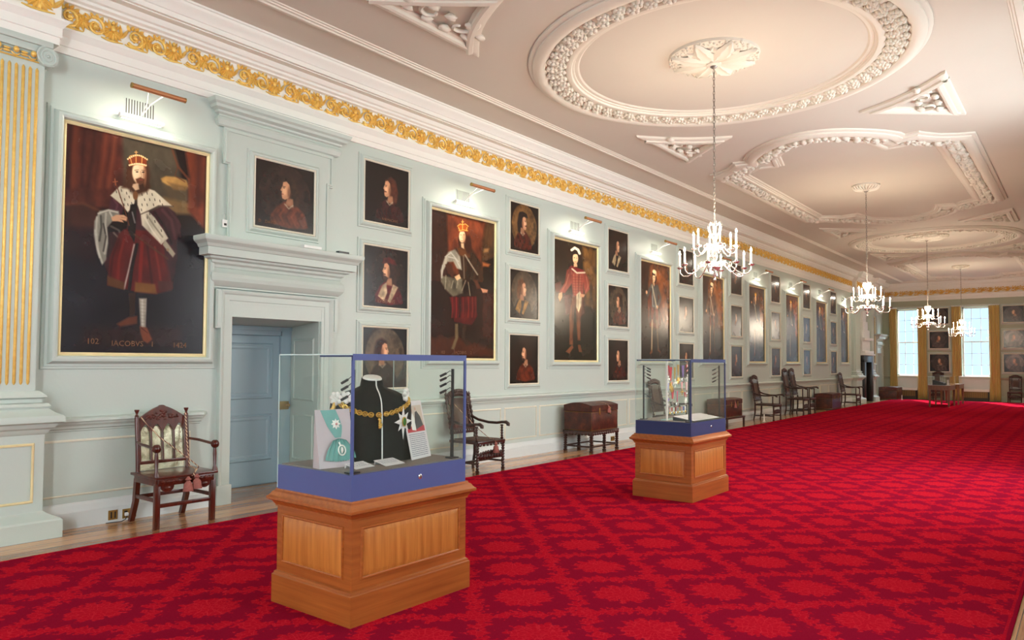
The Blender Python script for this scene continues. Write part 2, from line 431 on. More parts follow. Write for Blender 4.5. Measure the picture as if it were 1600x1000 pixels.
    def build(self, name, mat, parent=None, angle=35, kind=None):
        me = bpy.data.meshes.new(name)
        o = Vector((0, 0, 0))
        if parent is not None: o = OFF.get(parent.name, o)
        v = np.array(self.v, dtype=float).reshape(-1, 3) - np.array(o)
        me.from_pydata(v.tolist(), [], self.f)
        bm = bmesh.new(); bm.from_mesh(me); bmesh.ops.recalc_face_normals(bm, faces=bm.faces[:]); bm.to_mesh(me); bm.free()
        if angle:
            me.shade_smooth()
            try: me.set_sharp_from_angle(angle=math.radians(angle))
            except Exception: pass
        me.materials.append(mat)
        ob = bpy.data.objects.new(name, me); COL.objects.link(ob); ob.parent = parent
        OFF[ob.name] = o
        if kind: ob['kind'] = kind
        return ob
def struct(name, mb, mat, label, cat='wall', angle=35):
    o = mb.build(name, mat, None, angle)
    return tag(o, label, cat, kind='structure')
def text_part(s, size, mt, mat, parent, name='inscription', ext=0.0006):
    c = bpy.data.curves.new('t', 'FONT'); c.body = s; c.size = size; c.align_x = 'CENTER'; c.extrude = ext; c.resolution_u = 2
    o = bpy.data.objects.new('t', c); COL.objects.link(o)
    dg = bpy.context.evaluated_depsgraph_get(); me = bpy.data.meshes.new_from_object(o.evaluated_get(dg))
    vs = [v.co.copy() for v in me.vertices]; fs = [tuple(p.vertices) for p in me.polygons]
    bpy.data.objects.remove(o); bpy.data.curves.remove(c); bpy.data.meshes.remove(me)
    return MB().add(vs, fs, mt).build(name, mat, parent, None)
def pairs(a, b, k): return [a + (b - a) * i / k for i in range(k + 1)]

# ================================================================== ROOM SHELL
ZC = 5.15
DY0, DY1, DZ = 4.40, 5.55, 2.03        # near door opening
EY0, EY1 = 35.42, 36.25                 # far door opening
def wall_with_holes(a0, a1, b0, b1, holes, mt):
    mb = MB(); bs = sorted({b0, b1, *[h[2] for h in holes], *[h[3] for h in holes]})
    for i in range(len(bs) - 1):
        lo, hi = bs[i], bs[i + 1]
        cuts = sorted([(h[0], h[1]) for h in holes if h[2] <= lo + 1e-6 and h[3] >= hi - 1e-6]); x = a0
        for c0, c1 in cuts + [(a1, a1)]:
            if c0 > x + 1e-6: mb.add([(x, lo, 0), (c0, lo, 0), (c0, hi, 0), (x, hi, 0)], [(0, 1, 2, 3)], mt)
            x = c1
    return mb
def opening_reveal(mb, a0, a1, b0, b1, depth, mt, bottom=True, da=0.0, db=0.0):
    q = [(a0, b0), (a1, b0), (a1, b1), (a0, b1)]; r = [(a0 - da, b0), (a1 + da, b0), (a1 + da, b1 - db), (a0 - da, b1 - db)]
    for i in range(4):
        if i == 0 and not bottom: continue
        j = (i + 1) % 4
        mb.add([(*q[i], 0), (*q[j], 0), (*r[j], -depth), (*r[i], -depth)], [(0, 1, 2, 3)], mt)
mbw = wall_with_holes(YB, YE, 0, ZC, [(DY0, DY1, 0, DZ), (EY0, EY1, 0, DZ)], LW())
opening_reveal(mbw, DY0, DY1, 0, DZ, 0.79, LW(), False, 0.15, 0.05)
opening_reveal(mbw, EY0, EY1, 0, DZ, 0.5, LW(), False, 0.0, 0.0)
struct('wall_left', mbw, M['green'], 'long sage green panelled wall hung with royal portraits', 'wall')
HOLE_E = [(0.53, 1.5, 1.03, 4.02), (3.08, 4.10, 1.03, 4.02), (5.66, 6.68, 1.03, 4.02)]
HW, HD = 1.02, 0.42
mbe = wall_with_holes(0, XR, 0, ZC, HOLE_E, EW())
for h in HOLE_E: opening_reveal(mbe, *h, HD, EW())
struct('wall_end', mbe, M['greend'], 'olive green end wall between the tall sash windows', 'wall')
HOLE_R = [(y - 0.55, y + 0.55, 1.05, 4.0) for y in WINR]
mbr = wall_with_holes(YB, YE, 0, ZC, HOLE_R, Matrix(((0, 0, -1, XR), (1, 0, 0, 0), (0, 1, 0, 0), (0, 0, 0, 1))))
for h in HOLE_R: opening_reveal(mbr, *h, 0.25, Matrix(((0, 0, -1, XR), (1, 0, 0, 0), (0, 1, 0, 0), (0, 0, 0, 1))))
struct('wall_right', mbr, M['green'], 'sage green wall opposite the portraits, outside the frame', 'wall')
HOLE_B = [(x - 0.55, x + 0.55, 1.05, 4.0) for x in (1.55, 6.35)]
MBK = Matrix(((1, 0, 0, 0), (0, 0, 1, YB), (0, 1, 0, 0), (0, 0, 0, 1)))
mbb = wall_with_holes(0, XR, 0, ZC, HOLE_B, MBK)
for h in HOLE_B: opening_reveal(mbb, *h, 0.25, MBK)
struct('wall_back', mbb, M['green'], 'sage green wall behind the viewer', 'wall')
struct('floor', MB().add([(-0.9, YB, 0), (XR + 0.3, YB, 0), (XR + 0.3, YE + 0.5, 0), (-0.9, YE + 0.5, 0)], [(0, 1, 2, 3)]), M['floor'], 'varnished brown floorboards along the foot of the wall', 'floor')
struct('ceiling', MB().add([(0, YB, ZC), (XR, YB, ZC), (XR, YE, ZC), (0, YE, ZC)], [(0, 1, 2, 3)]), M['ceiling'], 'pinkish white plaster ceiling', 'ceiling')

# ---- entablature with ressauts over the pilasters
PIL = [(1.72, 2.45), (31.1, 31.85), (33.78, 34.22)]
base = [(0, YB)]
for a, b in PIL: base += [(0, a - 0.03), (0.16, a - 0.03), (0.16, b + 0.07), (0, b + 0.07)]
base += [(0, YE), (XR, YE), (XR, YB)]
archi = [(0, 4.37), (0.03, 4.37), (0.03, 4.435), (0.045, 4.44), (0.045, 4.52), (0.055, 4.53), (0.075, 4.56), (0.09, 4.575), (0.09, 4.595), (0.035, 4.60)]
struct('trim_1', MB().sweep(base, archi, True, FL(), side=-1), M['cornice'], 'stepped white plaster fascia running under the gilded frieze', 'moulding', 25)
fr_p = [(0.035, 4.60), (0.035, 4.83), (0.05, 4.835)]
struct('trim_2', MB().sweep(base, fr_p, True, FL(), side=-1), M['cornice'], 'white ground of the gilded frieze', 'moulding', 25)
corn = [(0.05, 4.835), (0.075, 4.84), (0.08, 4.86), (0.11, 4.875), (0.115, 4.90), (0.14, 4.91), (0.165, 4.945), (0.17, 4.955), (0.26, 4.955), (0.26, 4.965), (0.30, 4.965),
        (0.30, 5.015), (0.315, 5.02), (0.33, 5.045), (0.365, 5.075), (0.385, 5.10), (0.39, 5.125), (0.405, 5.13), (0.405, 5.155)]
struct('trim_3', MB().sweep(base, corn, True, FL(), side=-1), M['cornice'], 'deep white plaster cornice running under the ceiling', 'moulding', 25)
lineprof = [(-0.075, 0), (-0.07, 0.012), (-0.045, 0.016), (-0.04, 0.03), (-0.01, 0.042), (0.02, 0.045), (0.03, 0.03), (0.05, 0.026), (0.055, 0.014), (0.075, 0.01), (0.08, 0)]
struct('trim_4', MB().sweep([(1.0, YB + 1), (6.9, YB + 1), (6.9, YE - 1.05), (1.0, YE - 1.05)], lineprof, True, CE()), M['plaster'], 'narrow plaster rib framing the ceiling compartments', 'moulding', 25)

# ---- gilded scroll frieze
def frieze_motif(detail=True):
    mb = MB(); sg = 6 if detail else 4
    def spiral(cx, cy, r0, r1, a0, turns, w, h=0.012, sgn=1):
        k = int(14 * turns) if detail else int(8 * turns)
        pts = []; rr = []
        for i in range(k + 1):
            t = i / k; r = r0 + (r1 - r0) * t; a = a0 + sgn * turns * 2 * PI * t
            pts.append((cx + r * math.cos(a), cy + r * math.sin(a), h + 0.008 * t)); rr.append(w * (1 - 0.55 * t))
        mb.tube(pts, rr, sg)
        mb.ball((cx, cy, h + 0.012), (w * 1.5, w * 1.5, 0.014), 8 if detail else 5, 4)
    def leaf(x, y, ang, L, W, curl=0.3):
        k = 5 if detail else 3; c, s = math.cos(ang), math.sin(ang); vs = []; fs = []
        for i in range(k + 1):
            t = i / k; bend = curl * L * t * t
            px = L * t; w = W * math.sin(PI * min(1, 0.12 + 0.88 * t)) ** 0.8
            for q, hh in ((-1, 0.004), (0, 0.026 * math.sin(PI * (0.15 + 0.8 * t)) + 0.005), (1, 0.004)):
                lx, ly = px, bend + q * w
                vs.append((x + lx * c - ly * s, y + lx * s + ly * c, hh))
        for i in range(k):
            for q in range(2): fs.append((i * 3 + q, i * 3 + q + 1, (i + 1) * 3 + q + 1, (i + 1) * 3 + q))
        mb.add(vs, fs)
    n = 8 if detail else 4
    for cx, cy, sg_, a0 in ((0.115, 0.118, 1, -2.4), (0.345, 0.108, -1, 2.0)):
        spiral(cx, cy, 0.092, 0.018, a0, 1.4, 0.016, sgn=sg_)
        for i in range(n):
            a = (-0.6 if sg_ > 0 else PI - 0.2) + sg_ * i * 3.4 / n
            leaf(cx + 0.075 * math.cos(a), cy + 0.075 * math.sin(a), a - sg_ * 0.8, 0.066, 0.020, 0.3 * sg_)
        for i in range(7 if detail else 4): leaf(cx, cy, i * 0.9, 0.05, 0.016, 0.1)
    for a in (-2.7, -2.2, -1.6, -1.0, -0.5): leaf(0.23, 0.125, a, 0.10, 0.020, 0.2)
    for a in (0.4, 1.0, 1.57, 2.1, 2.7): leaf(0.23, 0.10, a, 0.105, 0.018, -0.2)
    mb.ball((0.505, 0.195, 0.022), (0.018, 0.022, 0.02), 7, 5); mb.ball((0.505, 0.14, 0.02), (0.026, 0.04, 0.024), 7, 5)
    for a in (-2.8, -2.4, -2.0, -1.57, -1.15, -0.75, -0.35): leaf(0.505, 0.115, a, 0.105, 0.020, 0.12)
    for a in (0.3, 0.75, 2.4, 2.85): leaf(0.505, 0.14, a, 0.09, 0.017, 0.4 if a < 1.5 else -0.4)
    for a in (0.9, 1.57, 2.3): leaf(0.585, 0.08, a, 0.13, 0.018, 0.1)
    for a in (0.8, 2.2): leaf(0.43, 0.06, a, 0.07, 0.016, 0.2)
    mb.tube([(0.40, 0.03, 0.01), (0.47, 0.016, 0.016), (0.60, 0.03, 0.01)], [0.006, 0.013, 0.006], sg)
    mb.tube([(0.02, 0.03, 0.01), (0.1, 0.012, 0.016), (0.24, 0.02, 0.012)], [0.006, 0.013, 0.006], sg)
    return mb
mot_hi, mot_lo = frieze_motif(True), frieze_motif(False)
gf = MB()
runs = [(0.035 + 0.16, 1.71, 2.50, 1), (0.035, 2.56, 31.05, 48), (0.035 + 0.16, 31.1, 31.95, 1), (0.035, 31.97, 33.72, 3), (0.035 + 0.16, 33.75, 34.29, 1), (0.035, 34.33, 36.65, 4)]
for x, a, b, k in runs:
    st = (b - a) / k
    for i in range(k):
        mo = mot_hi if a + st * i < 11 else mot_lo
        gf.add([(p[0] * st / 0.6 + a + st * i, p[1] + 4.605, p[2]) for p in mo.v], mo.f, LW(x))
k = 13; st = (XR - 0.1) / k
for i in range(k): gf.add([(p[0] * st / 0.6 + 0.05 + st * i, p[1] + 4.605, p[2]) for p in mot_lo.v], mot_lo.f, EW(YE - 0.035))
struct('trim_5', gf, M['gold'], 'gilded acanthus scroll ornament of the frieze', 'frieze', 50)

# ---- skirting and dado on the left wall
skirt = [(0, 0), (0.045, 0), (0.045, 0.145), (0.04, 0.15), (0.03, 0.165), (0.022, 0.20), (0.015, 0.215), (0.008, 0.225), (0, 0.23)]
dado = [(0, 0.885), (0.012, 0.89), (0.014, 0.905), (0.03, 0.915), (0.034, 0.935), (0.055, 0.955), (0.062, 0.975), (0.085, 0.98), (0.085, 0.985), (0.078, 1.005), (0.05, 1.015), (0, 1.02)]
def wallrun(mb, a, b, prof):
    mb.sweep([(0, a), (0, b)], prof, False, FL(), side=-1)
SEG = [(2.36, 4.10), (5.96, 31.0), (34.75, 34.85)]
mb = MB()
for a, b in ((2.5, 4.24), (5.72, 31.02), (31.95, 32.1), (33.64, 33.7), (34.3, 35.2), (36.45, YE)): wallrun(mb, a, b, skirt)
struct('baseboard_left', mb, M['skirting'], 'tall pale skirting board along the portrait wall', 'skirting', 25)
mb = MB()
wallrun(mb, 2.5, 4.05, dado)
mb.sweep([(0, 4.05), (0, 4.0501)], [(0, 0.885), (0, 1.02)], False, FL())
wallrun(mb, 5.96, 31.02, dado)
# mitred returns at the door side
for y, s in ((4.05, 1), (5.96, -1)):
    vs = []; fs = []
    for o, z in dado: vs += [(0, y, z), (o, y, z), (0, y + s * o, z)]
    for i in range(len(dado) - 1): fs.append((3 * i + 1, 3 * i + 4, 3 * i + 5, 3 * i + 2))
    mb.add(vs, fs)
struct('trim_6', mb, M['green'], 'moulded dado rail along the portrait wall', 'moulding', 25)
panprof = [(0.0, 0.0), (-0.004, 0.014), (-0.016, 0.016), (-0.022, 0.004), (-0.034, 0.002), (-0.04, 0)]
mb = MB(); pr2 = [(0.0, 0.002), (0.003, 0.016), (0.014, 0.018), (0.022, 0.010), (0.034, 0.004), (0.04, 0.0)]
pans = [(2.57, 3.93)]
for c in range(9):
    y0 = 6.05 + 3.1 * c
    pans += [(y0 + 0.05, y0 + 0.88), (y0 + 1.0, y0 + 2.02), (y0 + 2.12, y0 + 3.02)] if c < 8 else []
pans = [(a, b) for a, b in pans if b < 31]
for a, b in pans: mb.frame(a, b, 0.31, 0.79, [(0.0, 0.002), (0.002, 0.012), (0.010, 0.014), (0.016, 0.006), (0.022, 0.0)], LW())
struct('trim_7', mb, M['cream'], 'raised panel mouldings of the dado', 'moulding', 25)
# end wall skirting, dado and window aprons
mb = MB()
for a, b in ((0.0, 0.4), (1.75, 2.72), (4.45, 5.36), (6.98, XR)):
    mb.sweep([(a, YE), (b, YE)], skirt, False, FL(), side=-1); mb.sweep([(a, YE), (b, YE)], dado, False, FL(), side=-1)
struct('baseboard_end', mb, M['greend'], 'skirting and dado rail of the end wall', 'skirting', 25)

# ---- pilasters
def pilaster(name, y0, y1, gold, label, cat='pilaster'):
    t = thing(name, label, cat, (0.1, (y0 + y1) / 2, 0), kind='structure')
    mb = MB(); x = 0.15
    mb.box(0, x, y0, y1, 1.22, 4.37)
    mb.box(0, x - 0.05, y0 - 0.04, y1 + 0.035, 1.22, 4.37)
    # base mouldings widening down to the pedestal cap
    prof = [(-0.05, 1.276), (0.004, 1.274), (0.045, 1.235), (0.05, 1.22), (0.02, 1.205), (0.02, 1.175), (0.06, 1.165), (0.075, 1.14), (0.06, 1.12), (0.10, 1.085), (0.15, 1.06), (0.16, 1.04), (0.16, 1.005),
            (0.12, 0.99), (0.10, 0.955), (0.075, 0.94), (0.06, 0.91), (0.04, 0.895), (0.04, 0.25), (0.04, 0.23), (0.075, 0.20), (0.15, 0.165), (0.16, 0.15), (0.16, 0.0)]
    mb.sweep([(0, y0 - 0.03), (x, y0 - 0.03), (x, y1 + 0.03), (0, y1 + 0.03)], prof, False, FL(), side=-1)
    mb.build('shaft_and_pedestal', M['green'], t, 28)
    px = x + 0.041
    mb = MB(); mb.frame(y0 + 0.03, y1 - 0.03, 0.33, 0.80, [(0, 0.002), (0.003, 0.012), (0.014, 0.014), (0.02, 0.004), (0.024, 0)], LW(px))
    mb.build('pedestal_panel_moulding', M['gilt'] if gold else M['green'], t, 25)
    w = (y1 - y0); n = 13 if gold else 7; st = 0.0525 if gold else w / n
    for i in range(n):
        yc = y1 - 0.06 - st * i if gold else y0 + st * (i + 0.5)
        fl = MB()
        prof = [(-0.0125, 0), (-0.011, 0.007), (-0.005, 0.012), (0.005, 0.012), (0.011, 0.007), (0.0125, 0)]
        if gold: prof = [(a, h * 1.1) for a, h in prof]
        vs = []; fs = []
        zs = [1.33, 1.35, 4.10, 4.12]
        for k, z in enumerate(zs):
            s = 0.25 if k in (0, 3) else 1
            for a, h in prof: vs.append((yc + a * s, z, h * s))
        for k in range(3):
            for q in range(5): fs.append((k * 6 + q, k * 6 + q + 1, (k + 1) * 6 + q + 1, (k + 1) * 6 + q))
        fl.add(vs, fs, LW(x)); o = fl.build('gilded_flute' if gold else 'flute', M['gold'] if gold else M['green'], t, 60)
    # ionic capital
    cap = MB()
    cap.box(x - 0.1, x + 0.055, y0 - 0.05, y1 + 0.05, 4.315, 4.37, 0.008)
    cap.box(x - 0.1, x + 0.03, y0 - 0.02, y1 + 0.02, 4.255, 4.318, 0.006)
    for yc, s in ((y0 - 0.01, -1), (y1 + 0.01, 1)):
        R = 0.088; zc = 4.235
        mt = LW(x + 0.0)
        cap.prism([(yc + R * math.cos(q * PI / 12), zc + R * math.sin(q * PI / 12)) for q in range(24)], -0.1, 0.04, mt)
        pts = []; rr = []
        for i in range(61):
            tt = i / 60; r = R * (1 - tt) ** 0.9 * 0.93 + 0.008; a = PI / 2 - s * (-1) * 2 * PI * 2.4 * tt
            pts.append((yc + r * math.cos(a), zc + r * math.sin(a), 0.042)); rr.append(0.009 * (1 - 0.6 * tt) + 0.002)
        cap.tube(pts, rr, 6, mt=mt); cap.ball((yc, zc, 0.045), (0.014, 0.014, 0.012), 10, 6, mt=mt)
    cap.build('ionic_capital', M['green'], t, 40)
    if gold:
        bd = MB()
        for i in range(5):
            yc = y0 + 0.10 + (w - 0.2) * i / 4
            bd.ball((yc, 4.225, 0.035), (0.024, 0.028, 0.024), 10, 7, mt=LW(x))
            if i < 4:
                for dz in (-0.012, 0.012): bd.ball((yc + (w - 0.2) / 8, 4.21 + dz, 0.022), (0.03, 0.012, 0.012), 8, 5, mt=LW(x))
            for q in (-0.03, 0.03): bd.tube([(yc + q, 4.20, 0.018), (yc + q * 0.6, 4.185, 0.022), (yc - q * 0.4, 4.18, 0.018)], 0.006, 6, mt=LW(x))
        bd.tube([(y0 + 0.05, 4.17, 0.012), (y1 - 0.05, 4.17, 0.012)], 0.007, 6, mt=LW(x))
        bd.build('gilded_egg_band', M['gold'], t, 50)
    return t
pilaster('trim_8', *PIL[0], True, 'gold fluted pilaster at the left edge of the picture')
pilaster('trim_9', *PIL[1], False, 'pale green fluted pilaster before the far fireplace')
pilaster('trim_10', *PIL[2], False, 'pale green fluted pilaster beyond the far fireplace')

# ---- doors with their surrounds
def door_set(idx, y0, y1, xd, label, splay=0.15):
    top = DZ; W = y1 - y0; cy = (y0 + y1) / 2
    d = thing('door_%d' % idx, label, 'door', (xd + 0.02, cy, 0), kind='structure')
    mb = MB(); mb.box(xd - 0.06, xd - 0.02, y0 - splay, y1 + splay, 0.0, top)
    mb.box(xd - 0.02, xd + 0.03, y1 - 0.01, y1 + splay, 0.0, top - 0.05); mb.box(xd - 0.02, xd + 0.03, y0 - splay, y0, 0.0, top - 0.05)
    mb.box(xd - 0.02, xd + 0.03, y0, y1, 1.87, top - 0.05)
    mb.box(xd - 0.02, xd + 0.05, y0 - splay, y1 + splay, 1.93, top - 0.05)
    mb.build('door_frame', M['doorblue'], d, 25)
    lf = MB(); lf.box(xd - 0.02, xd, y0 + 0.005, y1 - 0.015, 0.012, 1.86)
    for b0, b1 in ((0.33, 0.85), (1.10, 1.74)):
        for a0, a1 in ((y0 + 0.14, y1 - 0.14),):
            lf.frame(a0, a1, b0, b1, [(-0.05, 0.001), (-0.03, 0.010), (-0.004, 0.008), (0.0, 0.02), (0.014, 0.022), (0.022, 0.014), (0.03, 0.001)], LW(xd))
    lf.build('door_leaf', M['doorblue'], d, 25)
    lk = MB(); lk.box(xd + 0.0, xd + 0.05, y1 - 0.02, y1 + 0.11, 0.925, 1.03, 0.006); lo = lk.build('brass_lock', M['brass'], d)
    kb = MB(); kb.lathe([(0.012, 0), (0.01, 0.02), (0.022, 0.03), (0.026, 0.045), (0.018, 0.058), (0, 0.06)], 14, Matrix.Translation((xd + 0.05, y1 + 0.07, 0.98)) @ Matrix.Rotation(PI / 2, 4, 'Y'))
    kb.build('lock_knob', M['brass'], lo)
    if splay:
        # panelled reveal on the far side
        s = MB(); ang = math.atan2(splay, -xd)
        R = Matrix(((-math.cos(ang), 0, -math.sin(ang), 0), (math.sin(ang), 0, -math.cos(ang), y1), (0, 1, 0, 0), (0, 0, 0, 1)))
        s.frame(0.14, 0.66, 0.32, 0.85, [(0, 0.001), (0.004, 0.014), (0.016, 0.016), (0.024, 0.006), (0.032, 0.0)], R)
        s.frame(0.14, 0.66, 1.08, 1.80, [(0, 0.001), (0.004, 0.014), (0.016, 0.016), (0.024, 0.006), (0.032, 0.0)], R)
        s.build('reveal_panel_moulding', M['green'], d, 25)
    # architrave with ears
    e = 0.06; w = 0.17; za = 2.15
    o = MB()
    arch = [(0, 0.0), (0, 0.03), (0.035, 0.032), (0.04, 0.04), (0.10, 0.044), (0.105, 0.052), (0.125, 0.066), (0.14, 0.07), (0.15, 0.066), (0.15, 0.0)]
    a0, a1 = y0 - 0.02, y1 + 0.02
    path = [(a0, 0.20), (a0, 1.98), (a0 - 0.0, 1.98), (a0, za + 0.02), (a1, za + 0.02), (a1, 0.20)]
    path = [(a0, 0.20), (a0, za + 0.02), (a1, za + 0.02), (a1, 0.20)]
    o.sweep(path, arch, False, LW(), side=1)
    # shouldered ears
    for s, aa in ((-1, a0), (1, a1)):
        q0, q1 = (aa - 0.21, aa - 0.149) if s < 0 else (aa + 0.149, aa + 0.21)
        o.prism([(q0, 1.90), (q1, 1.90), (q1, za + 0.17), (q0, za + 0.17)], 0.0, 0.062, LW())
        o.prism([(q0 + 0.015, 1.915), (q1, 1.915), (q1, za + 0.155), (q0 + 0.015, za + 0.155)], 0.0, 0.072, LW())
        p0, p1 = (aa - 0.165, aa + 0.005) if s < 0 else (aa - 0.005, aa + 0.165)
        o.box(0, 0.075, p0, p1, 0.0, 0.21, 0.004)
    # plain lintel board between the opening and the architrave
    o.box(-0.02, 0.028, a0, a1, top, za + 0.03)
    o.build('architrave', M['green'], d, 25)
    # pulvinated frieze and cornice
    o = MB(); f0, f1 = a0 - 0.20, a1 + 0.20
    prof = [(0.0, 2.335), (0.03, 2.335), (0.03, 2.35), (0.055, 2.37), (0.082, 2.41), (0.09, 2.45), (0.082, 2.49), (0.055, 2.53), (0.04, 2.545), (0.05, 2.555), (0.055, 2.58), (0.085, 2.60), (0.09, 2.625),
            (0.13, 2.64), (0.135, 2.66), (0.19, 2.665), (0.19, 2.745), (0.20, 2.75), (0.215, 2.78), (0.25, 2.81), (0.258, 2.83), (0.258, 2.86), (0.25, 2.865), (-0.02, 2.875)]
    o.sweep([(0, f0), (0.015, f0), (0.015, f1), (0, f1)], prof, False, FL(), side=-1)
    o.build('door_cornice', M['green'], d, 22)
    # overdoor panel reaching up to the fascia
    o = MB(); b0, b1 = f0 + 0.06, f1 - 0.06
    o.prism([(b0 + 0.06, 2.88), (b1 - 0.06, 2.88), (b1 - 0.06, 3.70), (b1, 3.70), (b1, 4.10), (b0, 4.10), (b0, 3.70), (b0 + 0.06, 3.70)], 0, 0.035, LW())
    o.sweep([(b0 + 0.10, 2.88), (b0 + 0.10, 3.74), (b0 + 0.04, 3.74), (b0 + 0.04, 4.06), (b1 - 0.04, 4.06), (b1 - 0.04, 3.74), (b1 - 0.10, 3.74), (b1 - 0.10, 2.88)],
            [(0, 0.036), (0.0, 0.047), (0.02, 0.047), (0.026, 0.036)], False, LW())
    prof = [(0.035, 4.10), (0.055, 4.115), (0.065, 4.14), (0.075, 4.165), (0.07, 4.19), (0.05, 4.21), (0.05, 4.225), (0.075, 4.24), (0.08, 4.26), (0.125, 4.28), (0.13, 4.31), (0.155, 4.33), (0.165, 4.36), (0.165, 4.372)]
    o.sweep([(-0.01, b0 - 0.02), (0, b0 - 0.02), (0, b1 + 0.02), (-0.01, b1 + 0.02)], prof, False, FL(), side=-1)
    o.build('overdoor', M['green'], d, 22)
    return d
door_set(1, DY0, DY1, -0.79, 'grey blue panelled door in a deep moulded recess with a tall overdoor')
door_set(2, EY0, EY1, -0.5, 'far door with a projecting cornice beside the end wall', 0.0)

# ---- windows
def window(idx, h, mt, label, depth):
    a0, a1, b0, b1 = h; t = thing('window_%d' % idx, label, 'window', tuple(mt @ Vector(((a0 + a1) / 2, b0, -depth + 0.1))), kind='structure')
    mb = MB(); s = 0.06; z = -depth + 0.05
    for (p0, p1, q0, q1) in ((a0, a0 + s, b0, b1), (a1 - s, a1, b0, b1), (a0, a1, b0, b0 + s), (a0, a1, b1 - s, b1)):
        mb.box(p0, p1, q0, q1, z, z + 0.07, mt=mt)
    mid = (b0 + b1) / 2
    mb.box(a0, a1, mid - 0.025, mid + 0.025, z, z + 0.08, mt=mt)
    for k in (1, 2):
        x = a0 + (a1 - a0) * k / 3; mb.box(x - 0.011, x + 0.011, b0, b1, z + 0.02, z + 0.05, mt=mt)
    for k in (1, 2, 4, 5):
        y = b0 + (b1 - b0) * k / 6; mb.box(a0, a1, y - 0.011, y + 0.011, z + 0.02, z + 0.05, mt=mt)
    fo = mb.build('sash_frame', M['white'], t, None)
    g = MB().box(a0 + 0.03, a1 - 0.03, b0 + 0.03, b1 - 0.03, z + 0.032, z + 0.036, mt=mt); g.build('glass_panes', M['pane'], t, None)
    sl = MB(); sl.box(a0 - 0.04, a1 + 0.04, b0 - 0.03, b0 + 0.012, -depth + 0.04, 0.04, mt=mt); sl.build('window_sill', M['white'], t, None)
    ar = MB(); ar.frame(a0, a1, b0, b1, [(0, 0), (0, 0.02), (0.05, 0.03), (0.09, 0.035), (0.1, 0)], mt); ar.build('window_architrave', M['green'], t, 25)
    if idx <= 3:
        ap = MB(); ap.box(a0 - 0.02, a1 + 0.02, 0.50, b0 - 0.03, 0.001, 0.012, mt=mt); ap.frame(a0 + 0.08, a1 - 0.08, 0.58, b0 - 0.12, [(0, 0.012), (0.004, 0.02), (0.018, 0.02), (0.024, 0.012)], mt); ap.build('apron_panel', M['skirting'], t, 25)
    return t
labs = ['tall bright sash window in the end wall nearest the portrait wall', 'tall bright sash window in the end wall right of the middle portraits', 'tall end wall sash window beyond the right edge of the picture']
for i, h in enumerate(HOLE_E): window(i + 1, h, EW(), labs[i], HD)
MR = Matrix(((0, 0, -1, XR), (1, 0, 0, 0), (0, 1, 0, 0), (0, 0, 0, 1)))
for i, h in enumerate(HOLE_R): window(4 + i, h, MR, 'sash window %s in the wall opposite the portraits' % ['behind the viewer', 'beside the viewer', 'level with the far glass case', 'level with the nearest chest'][i], 0.25)  # right-hand windows added to throw light on the portrait wall
for i, h in enumerate(HOLE_B): window(8 + i, h, MBK, 'sash window in the wall behind the viewer, %s side' % ['portrait', 'opposite'][i], 0.25)

# ---- ceiling plasterwork
def ringpath(cx, cy, r, n=96): return [(cx + r * math.cos(2 * PI * k / n), cy + r * math.sin(2 * PI * k / n)) for k in range(n)]
RA = [(3.95, 8.30, 2.26), (3.90, 24.0, 2.2)]
outprof = [(0.0, 0), (0.004, 0.02), (0.03, 0.034), (0.05, 0.038), (0.055, 0.055), (0.09, 0.075), (0.13, 0.088), (0.17, 0.085), (0.20, 0.070), (0.205, 0.045), (0.225, 0.035), (0.225, 0.0)]
inprof = [(0.44, 0), (0.445, 0.04), (0.46, 0.055), (0.49, 0.062), (0.52, 0.055), (0.53, 0.035), (0.555, 0.03), (0.56, 0.018), (0.60, 0.016), (0.62, 0)]
bandprof = [(0.22, 0.0), (0.23, 0.03), (0.30, 0.05), (0.37, 0.05), (0.44, 0.03), (0.445, 0.0)]
def cluster(mb, x, y, s, n=4, jit=0.12, fine=True):
    for q in range(n):
        a = 2 * PI * q / n + random.random(); rr = s * 0.55
        mb.ball((x + rr * math.cos(a), y + rr * math.sin(a), 0.05 + random.uniform(0, 0.02)), (s * 0.55, s * 0.55, s * 0.5), 8 if fine else 6, 5 if fine else 4, mt=CE(), jit=jit)
def lumpy(mb, x, y, s, fine):
    # a bossed flower: centre berry with ring of petals
    mb.ball((x, y, 0.075), (s * 0.35, s * 0.35, s * 0.35), 7, 5, mt=CE(), jit=0.1)
    k = 7 if fine else 5
    for q in range(k):
        a = 2 * PI * q / k
        mb.ball((x + s * 0.62 * math.cos(a), y + s * 0.62 * math.sin(a), 0.055), (s * 0.36, s * 0.36, s * 0.38), 7 if fine else 5, 4, mt=CE(), jit=0.15)
for gi, (cx, cy, r) in enumerate(RA):
    t = thing('trim_%d' % (11 + gi), ['large round plaster wreath on the ceiling above the nearest chandelier', 'round plaster wreath on the ceiling above the third chandelier'][gi], 'ceiling ornament', (cx, cy, ZC), kind='structure')
    mb = MB(); P = ringpath(cx, cy, r)
    mb.sweep(P, outprof, True, CE()); mb.build('outer_moulding', M['plaster'], t, 30)
    mb = MB(); mb.sweep(P, inprof, True, CE()); mb.build('inner_moulding', M['plaster'], t, 30)
    mb = MB(); mb.sweep(P, bandprof, True, CE()); 
    n = 60 if gi == 0 else 44
    for k in range(n):
        a = 2 * PI * k / n
        for dr, off in ((0.285, 0), (0.385, 0.5)):
            aa = a + off * 2 * PI / n; rr = r - dr
            lumpy(mb, cx + rr * math.cos(aa), cy + rr * math.sin(aa), 0.078 if gi == 0 else 0.09, gi == 0)
    mb.build('fruit_garland', M['plaster'], t, 60)
